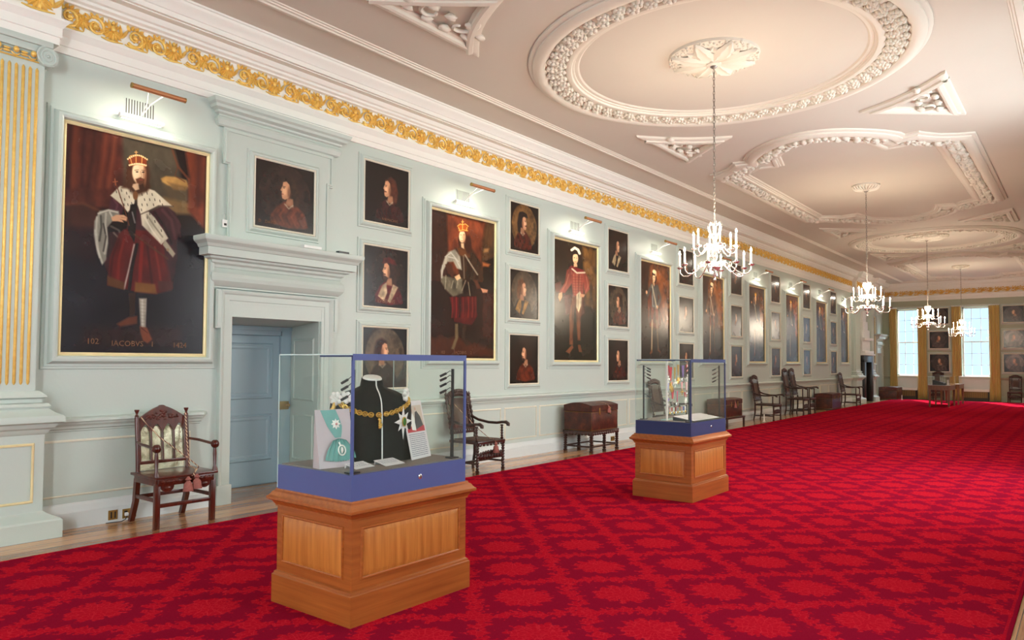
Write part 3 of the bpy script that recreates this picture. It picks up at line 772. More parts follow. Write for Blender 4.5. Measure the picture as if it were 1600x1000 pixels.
def panel_path(cx, cy):
    hx = 2.16; pts = []
    def arc(c, r, a0, a1, n): return [(c[0] + r * math.cos(math.radians(a0 + (a1 - a0) * k / n)), c[1] + r * math.sin(math.radians(a0 + (a1 - a0) * k / n))) for k in range(n + 1)]
    def half(s):
        q = [(-hx, -2.85 * 1), (-1.95, -2.93), (-1.72, -3.08), (-1.55, -3.30), (-1.48, -3.42), (-1.28, -3.38)]
        n = 16
        # bulging arc from (-1.22,-3.5) to (1.22,-3.5), apex -4.45
        c, r = (0, -3.14), 1.28
        a = [(-1.25 + 2.5 * k / n, -3.52 - 0.93 * math.sin(PI * k / n) ** 0.8) for k in range(n + 1)]
        q2 = [(-x, y) for x, y in reversed(q)]
        return [(x * 1, y) for x, y in q + a + q2]
    top = half(1)
    pts = [(cx + x, cy + y) for x, y in top] + [(cx - x, cy - y) for x, y in top]
    return pts
for gi, cy in enumerate((0.50, 16.05, 31.6)):
    cx = 3.92
    t = thing('trim_%d' % (13 + gi), ['shaped plaster panel of the ceiling above the viewer', 'shaped plaster ceiling panel with straight sides above the second chandelier', 'shaped plaster ceiling panel nearest the end wall'][gi], 'ceiling ornament', (cx, cy, ZC), kind='structure')
    P = panel_path(cx, cy)
    MB().sweep(P, [(a, h * 1.0) for a, h in outprof], True, CE()).build('outer_moulding', M['plaster'], t, 30)
    b = MB(); b.sweep(P, bandprof, True, CE())
    # garland
    L = 0; Q = [Vector(p) for p in P]; nq = len(Q); step = 0.13 if gi == 1 else 0.2
    for i in range(nq):
        a, c = Q[i], Q[(i + 1) % nq]; d = (c - a); ln = d.length; d.normalize(); nn = Vector((-d.y, d.x))
        k = max(1, int(ln / step))
        for j in range(k):
            for o_ in (0.285, 0.385):
                p = a + d * (ln * (j + (0.5 if o_ < 0.3 else 0.0)) / k) + nn * o_
                rj = random.uniform(0.045, 0.07); b.ball((p.x + random.uniform(-.03, .03), p.y + random.uniform(-.03, .03), 0.05 + random.uniform(-.01, .012)), (rj, rj, rj * 0.9), 7 if gi == 1 else 5, 4, mt=CE(), jit=0.3)
                p2 = p + d * 0.05 + nn * 0.03
                b.ball((p2.x, p2.y, 0.06), (0.035, 0.035, 0.035), 5, 4, mt=CE(), jit=0.3)
    b.build('leaf_garland', M['plaster'], t, 60)
    MB().sweep(P, inprof, True, CE()).build('inner_moulding', M['plaster'], t, 30)
def spandrel(idx, xs, sx, yr, sy, label):
    # xs: x of the outer side, sx: direction into the room, yr: ring centre, sy: side of the ring
    t = thing('trim_%d' % idx, label, 'ceiling ornament', (xs + sx * 0.3, yr + sy * 2.9, ZC), kind='structure')
    A = Vector((xs, yr + sy * 1.9)); B = Vector((xs, yr + sy * 3.85)); C = Vector((xs + sx * 1.2, yr + sy * 2.84))
    def bow(p, q, amt, n=8):
        mid_in = Vector(((A.x + B.x + C.x) / 3, (A.y + B.y + C.y) / 3)); d = q - p; nn = Vector((-d.y, d.x)).normalized()
        if nn.dot(mid_in - (p + q) / 2) < 0: nn = -nn
        return [p + d * (k / n) + nn * (amt * math.sin(PI * k / n)) for k in range(n)]
    pts = bow(A, B, 0.0, 1) + bow(B, C, 0.03) + bow(C, A, 0.10)
    ar = sum(pts[i].x * pts[(i + 1) % len(pts)].y - pts[(i + 1) % len(pts)].x * pts[i].y for i in range(len(pts)))
    if ar < 0: pts.reverse()
    pf = [(0, 0), (0.005, 0.03), (0.04, 0.045), (0.07, 0.05), (0.075, 0.07), (0.12, 0.08), (0.15, 0.07), (0.155, 0.04), (0.18, 0.02), (0.18, 0)]
    mb = MB(); mb.sweep([(p.x, p.y) for p in pts], pf, True, CE()); mb.build('triangular_moulding', M['plaster'], t, 30)
    mb = MB(); cx, cy = (A + B + C).x / 3 - sx * 0.05, (A + B + C).y / 3
    for q in range(2):
        s = 1 if q else -1; k = 22; pp = []
        for i in range(k + 1):
            tt = i / k; r = 0.19 * (1 - tt) + 0.02; a = (0.3 + tt * 4.8) * s
            pp.append((cx + s * 0.0 + sx * (0.05 + r * math.cos(a)), cy + s * 0.2 + r * math.sin(a), 0.03 + 0.02 * tt))
        mb.tube(pp, [0.03 * (1 - 0.5 * i / k) for i in range(k + 1)], 6, mt=CE())
    for q in range(9):
        a = q * 0.7; L = 0.2 + 0.16 * abs(math.sin(a))
        mb.ball((cx + sx * L * 0.5 * math.cos(a), cy + L * 1.5 * math.sin(a), 0.04), (0.05, 0.085, 0.035), 7, 5, mt=CE(), jit=0.25)
    mb.build('acanthus_relief', M['plaster'], t, 60)
k = 16
for yr, nm in ((8.3, 'nearest wreath'), (24.0, 'farther wreath')):
    for sx, xs, sd in ((1, 1.83, 'portrait'), (-1, 6.08, 'window')):
        for sy, wd in ((-1, 'before'), (1, 'beyond')):
            spandrel(k, xs, sx, yr, sy, 'triangular acanthus spandrel on the ceiling %s the %s, %s wall side' % (wd, nm, sd)); k += 1
def rose(idx, cx, cy, r, big, label):
    t = thing('trim_%d' % idx, label, 'ceiling ornament', (cx, cy, ZC), kind='structure')
    mb = MB()
    mb.lathe([(r, 0), (r * 0.985, 0.03), (r * 0.8, 0.055), (r * 0.4, 0.06), (0, 0.06)], 48, CE() @ Matrix.Translation((cx, cy, 0)))
    mb.build('rose_disc', M['plaster'], t, 40)
    mb = MB()
    if big:
        for q in range(16):
            a = 2 * PI * q / 16; L = r * (0.98 if q % 2 == 0 else 0.8); W = r * 0.2; kk = 8; vs = []; fs = []
            for i in range(kk + 1):
                tt = i / kk; w = W * math.sin(PI * min(1, 0.1 + 0.9 * tt)) ** 0.7 * (1 + 0.12 * math.sin(tt * 22)); x = r * 0.12 + (L - r * 0.12) * tt; h = 0.055 + (0.05 if q % 2 == 0 else 0.03) * math.sin(PI * (0.2 + 0.8 * tt))
                for s, dh in ((-1, -0.02), (-0.5, 0.012), (0, -0.004), (0.5, 0.012), (1, -0.02)):
                    lx, ly = x, s * w; vs.append((cx + lx * math.cos(a) - ly * math.sin(a), cy + lx * math.sin(a) + ly * math.cos(a), h + dh))
            for i in range(kk):
                for s in range(4): fs.append((i * 5 + s, i * 5 + s + 1, (i + 1) * 5 + s + 1, (i + 1) * 5 + s))
            mb.add(vs, fs, CE())
        for q in range(150):
            a = q * 2.39996; rr = r * (0.72 + 0.26 * (q / 150)); mb.ball((cx + rr * math.cos(a), cy + rr * math.sin(a), 0.04), (0.018, 0.018, 0.02), 5, 4, mt=CE())
        mb.lathe([(0.1, 0.06), (0.085, 0.11), (0.05, 0.12), (0, 0.125)], 16, CE() @ Matrix.Translation((cx, cy, 0)))
    else:
        for q in range(24):
            a = 2 * PI * q / 24
            mb.tube([(cx + rr * math.cos(a), cy + rr * math.sin(a), h) for rr, h in ((r * 0.98, 0.02), (r * 0.8, 0.075), (r * 0.5, 0.10), (r * 0.25, 0.10))], [0.02, 0.022, 0.015, 0.008], 6, mt=CE())
        mb.lathe([(0.07, 0.08), (0.06, 0.12), (0, 0.13)], 16, CE() @ Matrix.Translation((cx, cy, 0)))
    mb.build('rose_leaves', M['plaster'], t, 50)
CH = [(4.0, 8.1), (3.92, 15.9), (3.86, 23.3), (3.76, 31.0)]
rose(24, 4.0, 8.1, 0.52, True, 'big leafy ceiling rose holding the nearest chandelier')
rose(25, *CH[1], 0.26, False, 'small fluted ceiling rose holding the second chandelier')
rose(26, *CH[2], 0.55, True, 'broad leafy ceiling rose holding the third chandelier')
rose(27, *CH[3], 0.28, False, 'small ceiling rose holding the chandelier nearest the end wall')

# ---- carpet
mb = MB()
edge = [(0.88, YB + 0.8), (0.86, 12), (0.80, 18), (0.66, 24), (0.62, 30), (0.62, 35.9), (7.02, 35.9), (7.02, YB + 0.8)]
mb.prism(edge, 0.001, 0.014, FL())
cp = mb.build('carpet', M['carpet'], None, None); tag(cp, 'red damask carpet filling the gallery floor', 'carpet')

# ================================================================== PAINTINGS
class Paint:
    def __init__(self, corners, nu, nv, base):
        self.nu, self.nv = nu, nv
        u = np.linspace(0, 1, nu)[None, :].repeat(nv, 0); v = np.linspace(0, 1, nv)[:, None].repeat(nu, 1)
        src = [(0, 0), (1, 0), (1, 1), (0, 1)]; A = []; b = []
        for (x, y), (X, Y) in zip(src, corners):
            A.append([x, y, 1, 0, 0, 0, -x * X, -y * X]); b.append(X); A.append([0, 0, 0, x, y, 1, -x * Y, -y * Y]); b.append(Y)
        h = np.linalg.solve(np.array(A, float), np.array(b, float)); w = h[6] * u + h[7] * v + 1
        self.x = (h[0] * u + h[1] * v + h[2]) / w; self.y = (h[3] * u + h[4] * v + h[5]) / w; self.u, self.v = u, v
        self.px = abs(self.x[:, -1] - self.x[:, 0]).mean() / nu * 1.0
        self.c = np.ones((nv, nu, 3)) * np.array(base, float)
    def _n(self, k, seed=0):
        r = np.random.default_rng(seed); g = r.random((k + 2, k + 2)); a = self.u * k; b = self.v * k; i = a.astype(int); j = b.astype(int)
        fa, fb = a - i, b - j; fa = fa * fa * (3 - 2 * fa); fb = fb * fb * (3 - 2 * fb)
        return (g[j, i] * (1 - fa) + g[j, i + 1] * fa) * (1 - fb) + (g[j + 1, i] * (1 - fa) + g[j + 1, i + 1] * fa) * fb
    def fbm(self, k, seed=0): return (self._n(k, seed) + 0.5 * self._n(k * 2, seed + 1) + 0.25 * self._n(k * 4, seed + 2)) / 1.75
    def blend(self, al, col, tex=0.0, seed=0):
        col = np.array(col, float) / 255.0
        if tex: col = col * (1 + tex * (self.fbm(14, seed)[..., None] - 0.5) * 2)
        self.c = self.c * (1 - al[..., None]) + col * al[..., None]
    def poly(self, pts, col, soft=None, a=1.0, tex=0.15, seed=0):
        s = soft or self.px * 1.5; P = np.array(pts, float)
        x, y = self.x, self.y; ins = np.zeros(x.shape, bool); d = np.full(x.shape, 1e9)
        for i in range(len(P)):
            x0, y0 = P[i]; x1, y1 = P[(i + 1) % len(P)]
            if y0 != y1: ins ^= ((y0 > y) != (y1 > y)) & (x < (x1 - x0) * (y - y0) / (y1 - y0) + x0)
            L = (x1 - x0) ** 2 + (y1 - y0) ** 2 + 1e-12; t = np.clip(((x - x0) * (x1 - x0) + (y - y0) * (y1 - y0)) / L, 0, 1)
            d = np.minimum(d, np.hypot(x - x0 - t * (x1 - x0), y - y0 - t * (y1 - y0)))
        sd = np.where(ins, -d, d); self.blend(np.clip(0.5 - sd / s, 0, 1) * a, col, tex, seed)
    def line(self, pts, w, col, a=1.0, soft=None):
        s = soft or self.px * 1.2; P = np.array(pts, float); d = np.full(self.x.shape, 1e9)
        for i in range(len(P) - 1):
            x0, y0 = P[i]; x1, y1 = P[i + 1]; L = (x1 - x0) ** 2 + (y1 - y0) ** 2 + 1e-12
            t = np.clip(((self.x - x0) * (x1 - x0) + (self.y - y0) * (y1 - y0)) / L, 0, 1); d = np.minimum(d, np.hypot(self.x - x0 - t * (x1 - x0), self.y - y0 - t * (y1 - y0)))
        self.blend(np.clip(0.5 - (d - w / 2) / s, 0, 1) * a, col)
    def ell(self, cx, cy, rx, ry, col, a=1.0, soft=0.2, rot=0.0, tex=0.1):
        dx, dy = self.x - cx, self.y - cy; c, s = math.cos(rot), math.sin(rot)
        r = np.hypot((dx * c + dy * s) / rx, (-dx * s + dy * c) / ry); self.blend(np.clip((1 - r) / soft + 0.5, 0, 1) * a, col, tex)
    def mesh(self, a0, a1, b0, b1, h, mt, parent, gain=1.0):
        nu, nv = self.nu, self.nv; a = a0 + (a1 - a0) * self.u.ravel(); b = b1 + (b0 - b1) * self.v.ravel()
        o = np.array(OFF.get(parent.name, (0, 0, 0))); R = np.array(mt)
        v = np.stack([a, b, np.full_like(a, h), np.ones_like(a)], 1) @ R.T; v = v[:, :3] - o
        idx = np.arange(nu * nv).reshape(nv, nu); q = np.stack([idx[:-1, :-1], idx[1:, :-1], idx[1:, 1:], idx[:-1, 1:]], -1).reshape(-1, 4)
        me = bpy.data.meshes.new('canvas'); me.vertices.add(len(v)); me.vertices.foreach_set('co', v.ravel())
        me.loops.add(q.size); me.loops.foreach_set('vertex_index', q.ravel().astype(np.int32)); me.polygons.add(len(q)); me.polygons.foreach_set('loop_start', np.arange(0, q.size, 4, dtype=np.int32))
        me.update(calc_edges=True); me.validate()
        at = me.color_attributes.new('paint', 'FLOAT_COLOR', 'POINT'); c = np.clip(self.c, 0, 1); c = c + (np.random.default_rng(3).random(c.shape[:2])[..., None] - 0.5) * 0.02 * (c + 0.15)
        c = np.clip(c, 0, 1); lin = np.where(c <= 0.04045, c / 12.92, ((c + 0.055) / 1.055) ** 2.4) * gain
        rgba = np.concatenate([np.clip(lin, 0, 1), np.ones(lin.shape[:2] + (1,))], -1); at.data.foreach_set('color', rgba.ravel().astype(np.float32))
        me.materials.append(M['canvas']); ob = bpy.data.objects.new('canvas', me); COL.objects.link(ob); ob.parent = parent
        OFF[ob.name] = Vector(o); return ob
UNIT = [(0, 0), (1, 0), (1, 1), (0, 1)]
BIGF = [(0.028, 0.0), (0.028, 0.055), (0.036, 0.078), (0.055, 0.088), (0.078, 0.08), (0.096, 0.052), (0.104, 0.03), (0.125, 0.026), (0.128, 0.016), (0.15, 0.014), (0.155, 0.0)]
SMF = [(0.018, 0.0), (0.018, 0.03), (0.026, 0.042), (0.042, 0.044), (0.06, 0.032), (0.068, 0.018), (0.085, 0.016), (0.09, 0.0)]
FR = {}
def painting(name, label, group, a0, a1, b0, b1, pt, mt, big, gain=1.0, gilt=None, h0=0.0):
    loc = mt @ Vector(((a0 + a1) / 2, b0, h0))
    t = thing(name, label, 'painting', tuple(loc), group=group)
    pt.mesh(a0, a1, b0, b1, h0 + 0.022, mt, t, gain)
    s = MB(); w = 0.028 if big else 0.018
    sg = -1
    s.frame(a0, a1, b0, b1, [(-0.004, h0 + 0.02), (-0.004, h0 + 0.034), (w * 0.5, h0 + 0.044), (w, h0 + 0.038), (w, h0)], mt)
    s.build('gilt_slip', gilt or (M['gilt'] if big else M['cream']), t, 30)
    f = MB(); f.frame(a0, a1, b0, b1, [(a, h + h0) for a, h in (BIGF if big else SMF)], mt); f.build('painted_frame', M['green'], t, 30)
    bk = MB(); bk.box(a0 - 0.002, a1 + 0.002, b0 - 0.002, b1 + 0.002, h0 + 0.001, h0 + 0.021, mt=mt); bk.build('backing_board', M['black'], t, None)
    return t
def fold(p, pts, n, col, lo, hi, w):   # light and dark folds in a garment: lines from the upper to the lower edge
    (ax, ay), (bx, by), (cx, cy), (dx, dy) = pts   # top-left, top-right, bottom-right, bottom-left
    r = random.Random(int(ax * 7 + ay)); 
    for i in range(n):
        t = (i + 0.5) / n; x0, y0 = ax + (bx - ax) * t, ay + (by - ay) * t; x1, y1 = dx + (cx - dx) * t, dy + (cy - dy) * t
        c = hi if i % 2 else lo
        p.line([(x0, y0), ((x0 + x1) / 2 + r.uniform(-1, 1) * w, (y0 + y1) / 2), (x1, y1)], w * r.uniform(0.5, 1.1), c, 0.65, soft=w)

# ---- the large king at the left
def king_one():
    p = Paint([(102, 193), (323, 243), (313.5, 551), (92.5, 547)], 330, 500, (0.10, 0.055, 0.05))
    A = lambda x, y: (x / 5 + 80, y / 5 + 180); B = lambda x, y: (x / 5 + 80, y / 5 + 370)
    def PA(l, col, **k): p.poly([A(*q) for q in l], col, **k)
    def PB(l, col, **k): p.poly([B(*q) for q in l], col, **k)
    def LA(l, w, col, a=1.0, soft=None): p.line([A(*q) for q in l], w / 5, col, a, soft)
    def LB(l, w, col, a=1.0, soft=None): p.line([B(*q) for q in l], w / 5, col, a, soft)
    PA([(90, 30), (620, 130), (600, 720), (90, 740)], (74, 32, 24), soft=8, tex=0.35)
    for x, w, c in ((190, 50, (100, 44, 28)), (260, 20, (40, 18, 16)), (430, 45, (108, 48, 32)), (500, 30, (118, 56, 36)), (340, 24, (44, 22, 18)), (150, 30, (36, 18, 16))):
        LA([(x, 60), (x - 20, 300), (x - 60 if x > 300 else x - 25, 560)], w, c, 0.7, 7)
    PA([(545, 150), (950, 230), (1080, 760), (760, 800), (560, 560)], (66, 58, 46), soft=8, tex=0.3)
    PA([(850, 480), (1070, 520), (1060, 720), (900, 640)], (84, 70, 50), soft=8)
    PA([(850, 495), (890, 475), (960, 480), (1050, 505), (1070, 560), (990, 575), (900, 545), (860, 520)], (176, 132, 72), soft=3, tex=0.3)
    PA([(900, 520), (1000, 545), (1070, 560), (1040, 590), (950, 580)], (128, 96, 56), soft=4)
    PA([(870, 640), (1080, 690), (1090, 780), (900, 760)], (150, 112, 62), soft=7, a=0.6)
    PA([(1040, 250), (1210, 320), (1190, 900), (1060, 740), (1075, 500)], (104, 46, 28), soft=6, tex=0.3)
    LA([(1150, 320), (1140, 700)], 40, (70, 30, 22), 0.8, 8)
    LA([(940, 260), (985, 400), (1070, 500)], 14, (110, 58, 34), 0.9, 3); LA([(985, 400), (960, 470), (1040, 520)], 8, (96, 50, 30), 0.8)
    LA([(1070, 500), (1080, 720)], 16, (124, 62, 36), 0.7, 4)
    PA([(95, 700), (330, 690), (400, 900), (95, 1000)], (58, 30, 24), soft=8); LA([(100, 700), (240, 690), (390, 760)], 16, (104, 54, 34), 0.7, 5)
    PB([(90, -60), (1200, -60), (1180, 900), (70, 880)], (24, 20, 30), soft=10, a=0.85, tex=0.3)
    PB([(95, -100), (380, -60), (330, 200), (90, 120)], (46, 20, 22), soft=10, a=0.6)
    PB([(250, 690), (1000, 700), (1000, 850), (200, 840)], (52, 26, 24), soft=12, a=0.6)
    # cloak (purple brown) and silver sleeves
    PA([(460, 650), (530, 610), (600, 760), (560, 1000), (960, 1020), (1010, 860), (960, 760), (880, 700), (700, 780), (640, 680)], (52, 26, 30), soft=3, tex=0.3)
    PB([(380, -40), (960, -40), (980, 160), (930, 420), (800, 450), (460, 380), (380, 130)], (50, 24, 28), soft=4, tex=0.3)
    PA([(455, 640), (560, 720), (540, 790), (440, 760)], (66, 32, 40), soft=3)
    PA([(330, 830), (370, 750), (440, 735), (520, 750), (530, 800), (470, 830), (430, 880), (440, 1000), (420, 1130), (390, 1170), (350, 1080), (325, 930)], (120, 116, 104), soft=2.5, tex=0.35)
    for l, w, c in (([(350, 800), (345, 900), (360, 1050), (390, 1150)], 14, (176, 172, 156)), ([(380, 790), (385, 880), (370, 980)], 16, (60, 56, 50)), ([(420, 770), (415, 860), (430, 960), (410, 1080)], 16, (170, 166, 150)),
                    ([(450, 760), (470, 800)], 12, (190, 186, 170)), ([(400, 850), (420, 950), (400, 1060)], 12, (50, 46, 42)), ([(360, 770), (440, 745), (510, 760)], 12, (196, 190, 172))): LA(l, w, c, 0.85, 2)
    for l, w, c in (([(860, 740), (930, 820), (960, 960)], 22, (84, 46, 50)), ([(800, 760), (870, 860), (930, 1000)], 16, (30, 14, 18)), ([(900, 720), (980, 830), (1000, 950)], 14, (70, 38, 42)), ([(480, 660), (510, 700), (500, 740)], 12, (96, 54, 62)), ([(440, 900), (445, 1000), (430, 1100)], 12, (30, 26, 26)), ([(335, 900), (345, 1010), (370, 1110)], 6, (210, 206, 190)), ([(460, 870), (520, 900), (540, 950)], 10, (120, 112, 98)), ([(480, 920), (520, 960)], 8, (150, 142, 124))): LA(l, w, c, 0.8, 3)
    # red tunic with gold hem
    PB([(560, -60), (860, -40), (880, 160), (940, 400), (810, 440), (640, 420), (430, 370), (450, 160), (520, -20)], (82, 18, 18), soft=3, tex=0.25)
    for l, w, c in (([(520, 20), (470, 160), (450, 330)], 16, (56, 12, 14)), ([(560, 20), (520, 180), (510, 360)], 22, (108, 28, 24)), ([(700, 40), (690, 200), (680, 380)], 28, (118, 24, 20)), ([(740, 60), (760, 220), (780, 400)], 18, (54, 12, 14)), ([(800, 80), (830, 240), (850, 400)], 18, (112, 32, 28)), ([(640, 60), (600, 240), (560, 400)], 12, (190, 182, 168)), ([(660, 60), (620, 240), (600, 400)], 26, (20, 14, 18)), ([(870, 150), (910, 280), (920, 400)], 16, (74, 24, 26))): LB(l, w, c, 0.85, 2.5)
    PB([(430, 300), (560, 350), (560, 410), (430, 375)], (84, 48, 26), soft=3); PB([(645, 350), (800, 365), (815, 440), (640, 425)], (108, 68, 30), soft=3); PB([(820, 340), (940, 350), (930, 415), (830, 420)], (70, 30, 28), soft=3)
    # legs
    PB([(590, 430), (650, 430), (640, 600), (600, 620)], (46, 28, 24), soft=3); PB([(500, 670), (590, 620), (660, 610), (660, 670), (530, 690)], (86, 44, 30), soft=3)
    PB([(675, 475), (735, 475), (730, 600), (725, 700), (685, 700), (680, 600)], (150, 142, 128), soft=2.5, tex=0.2); LB([(700, 490), (702, 690)], 16, (196, 190, 174), 0.8, 2)
    for k in range(8): LB([(682, 500 + k * 26), (728, 506 + k * 26)], 3, (110, 100, 90), 0.6)
    PB([(680, 690), (735, 700), (775, 790), (740, 820), (705, 800), (685, 740)], (112, 58, 38), soft=2.5); LB([(690, 700), (740, 740)], 6, (60, 24, 20), 0.8)
    # ermine mantle
    erm = (205, 194, 168)
    PA([(455, 630), (530, 555), (620, 560), (650, 620), (640, 700), (590, 760), (540, 700)], erm, soft=2, tex=0.15)
    PA([(665, 600), (740, 570), (800, 590), (880, 660), (945, 715), (830, 710), (690, 775), (665, 700)], erm, soft=2, tex=0.15)
    PA([(690, 770), (740, 740), (800, 800), (870, 900), (905, 960), (850, 1010), (780, 940), (700, 860)], (190, 180, 156), soft=2, tex=0.25)
    LA([(740, 780), (800, 870), (860, 950)], 10, (112, 104, 88), 0.8, 2); LA([(715, 790), (780, 900), (840, 980)], 10, (222, 214, 192), 0.8, 2)
    PB([(880, 20), (960, 130), (940, 160), (860, 60)], (150, 140, 118), soft=2)
    for i, (x, y) in enumerate([(500, 600), (540, 590), (580, 610), (610, 590), (530, 640), (565, 660), (600, 640), (590, 700), (560, 700), (620, 690), (700, 620), (740, 610), (780, 620), (720, 660), (760, 660), (800, 660), (840, 670), (700, 700), (740, 700), (790, 700), (860, 700), (695, 740), (760, 770), (800, 830), (850, 900), (740, 800)]):
        LA([(x, y - 7), (x + 3, y + 8)], 6, (40, 30, 26), 0.9)
    LA([(690, 775), (760, 745), (830, 708), (945, 712)], 8, (48, 32, 26), 0.8, 2)
    PA([(610, 700), (660, 690), (650, 900), (640, 1000), (590, 900)], (26, 18, 18), soft=2); LA([(625, 760), (645, 840)], 10, (170, 166, 160), 0.7, 2)
    # hair, face, beard
    p.ell(*A(668, 470), 19, 31, (66, 38, 24), soft=0.25); PA([(590, 430), (560, 540), (540, 570), (640, 580), (640, 440)], (74, 44, 28), soft=4); PA([(720, 440), (770, 560), (740, 600), (680, 600), (700, 480)], (62, 36, 22), soft=4)
    PA([(632, 540), (672, 530), (680, 580), (650, 590), (625, 560)], (206, 170, 134), soft=2)
    p.ell(*A(678, 452), 10.2, 17, (222, 186, 146), soft=0.2); p.ell(*A(654, 440), 5.5, 11, (236, 204, 164), a=0.8, soft=0.5); p.ell(*A(724, 470), 3, 16, (150, 96, 66), a=0.7, soft=0.6)
    LA([(645, 432), (676, 428)], 5, (92, 60, 42), 0.9); LA([(700, 430), (726, 434)], 5, (92, 60, 42), 0.9)
    p.ell(*A(664, 444), 2.2, 1.1, (60, 40, 32), soft=0.4); p.ell(*A(712, 446), 2.2, 1.1, (60, 40, 32), soft=0.4)
    LA([(690, 440), (702, 478), (690, 486)], 5, (176, 126, 92), 0.9); PA([(652, 500), (690, 486), (722, 500), (718, 530), (690, 545), (662, 530)], (96, 56, 36), soft=2); LA([(678, 506), (706, 506)], 5, (150, 66, 56), 0.9)
    # crown
    PA([(592, 345), (655, 305), (740, 345), (738, 400), (670, 385), (608, 400)], (122, 52, 26), soft=2)
    for l in ([(592, 345), (610, 320), (655, 310), (705, 320), (745, 350)], [(604, 395), (665, 378), (732, 398)], [(656, 310), (656, 380)], [(610, 330), (625, 388)], [(704, 325), (700, 388)]): LA(l, 7, (216, 150, 80), 0.95)
    for q in range(11): p.ell(*A(592 + q * 15, 344 - 30 * math.sin(PI * q / 10)), 1.3, 1.3, (240, 206, 150), soft=0.4); p.ell(*A(604 + q * 13, 392 - 12 * math.sin(PI * q / 10)), 1.3, 1.3, (244, 214, 160), soft=0.4)
    LA([(657, 280), (657, 306)], 5, (230, 170, 100)); LA([(646, 290), (668, 290)], 5, (230, 170, 100))
    # collar jewel, sceptre, hand, sword belt
    LA([(620, 560), (650, 610), (690, 590)], 6, (70, 44, 30), 0.9); p.ell(*A(650, 628), 4, 7, (110, 70, 40), soft=0.3)
    LA([(490, 510), (520, 600), (560, 720), (600, 860)], 8, (92, 48, 32), 0.95); LA([(476, 525), (510, 520)], 8, (150, 84, 54)); LA([(490, 500), (496, 550)], 8, (150, 84, 54))
    PA([(460, 800), (500, 780), (560, 780), (585, 800), (580, 830), (545, 820), (560, 840), (510, 830), (470, 830)], (196, 148, 112), soft=1.6); LA([(540, 800), (585, 806)], 4, (120, 76, 54), 0.7); LA([(530, 816), (575, 826)], 4, (120, 76, 54), 0.7)
    LB([(640, -20), (760, 70), (900, 170)], 14, (78, 48, 30), 0.8, 2)
    p.ell(*B(900, 100), 2.5, 2.5, (140, 110, 80), a=0.7)
    return p
t = painting('portrait_painting', 'full-length portrait of a crowned king in ermine mantle and red tunic, beside the gilded pilaster', 'large full-length portraits', 2.68, 4.055, 1.615, 3.735, king_one(), LW(), True, 0.95)
INK = plain('dull_gold_lettering', rgb(112, 72, 34), 0.5)
for s, y, z in (('102', 2.96, 1.70), ('IACOBVS', 3.28, 1.685), ('I', 3.52, 1.685), ('1424', 3.80, 1.68)): text_part(s, 0.075, LW(0.0235) @ Matrix.Translation((y, z, 0)), INK, t)

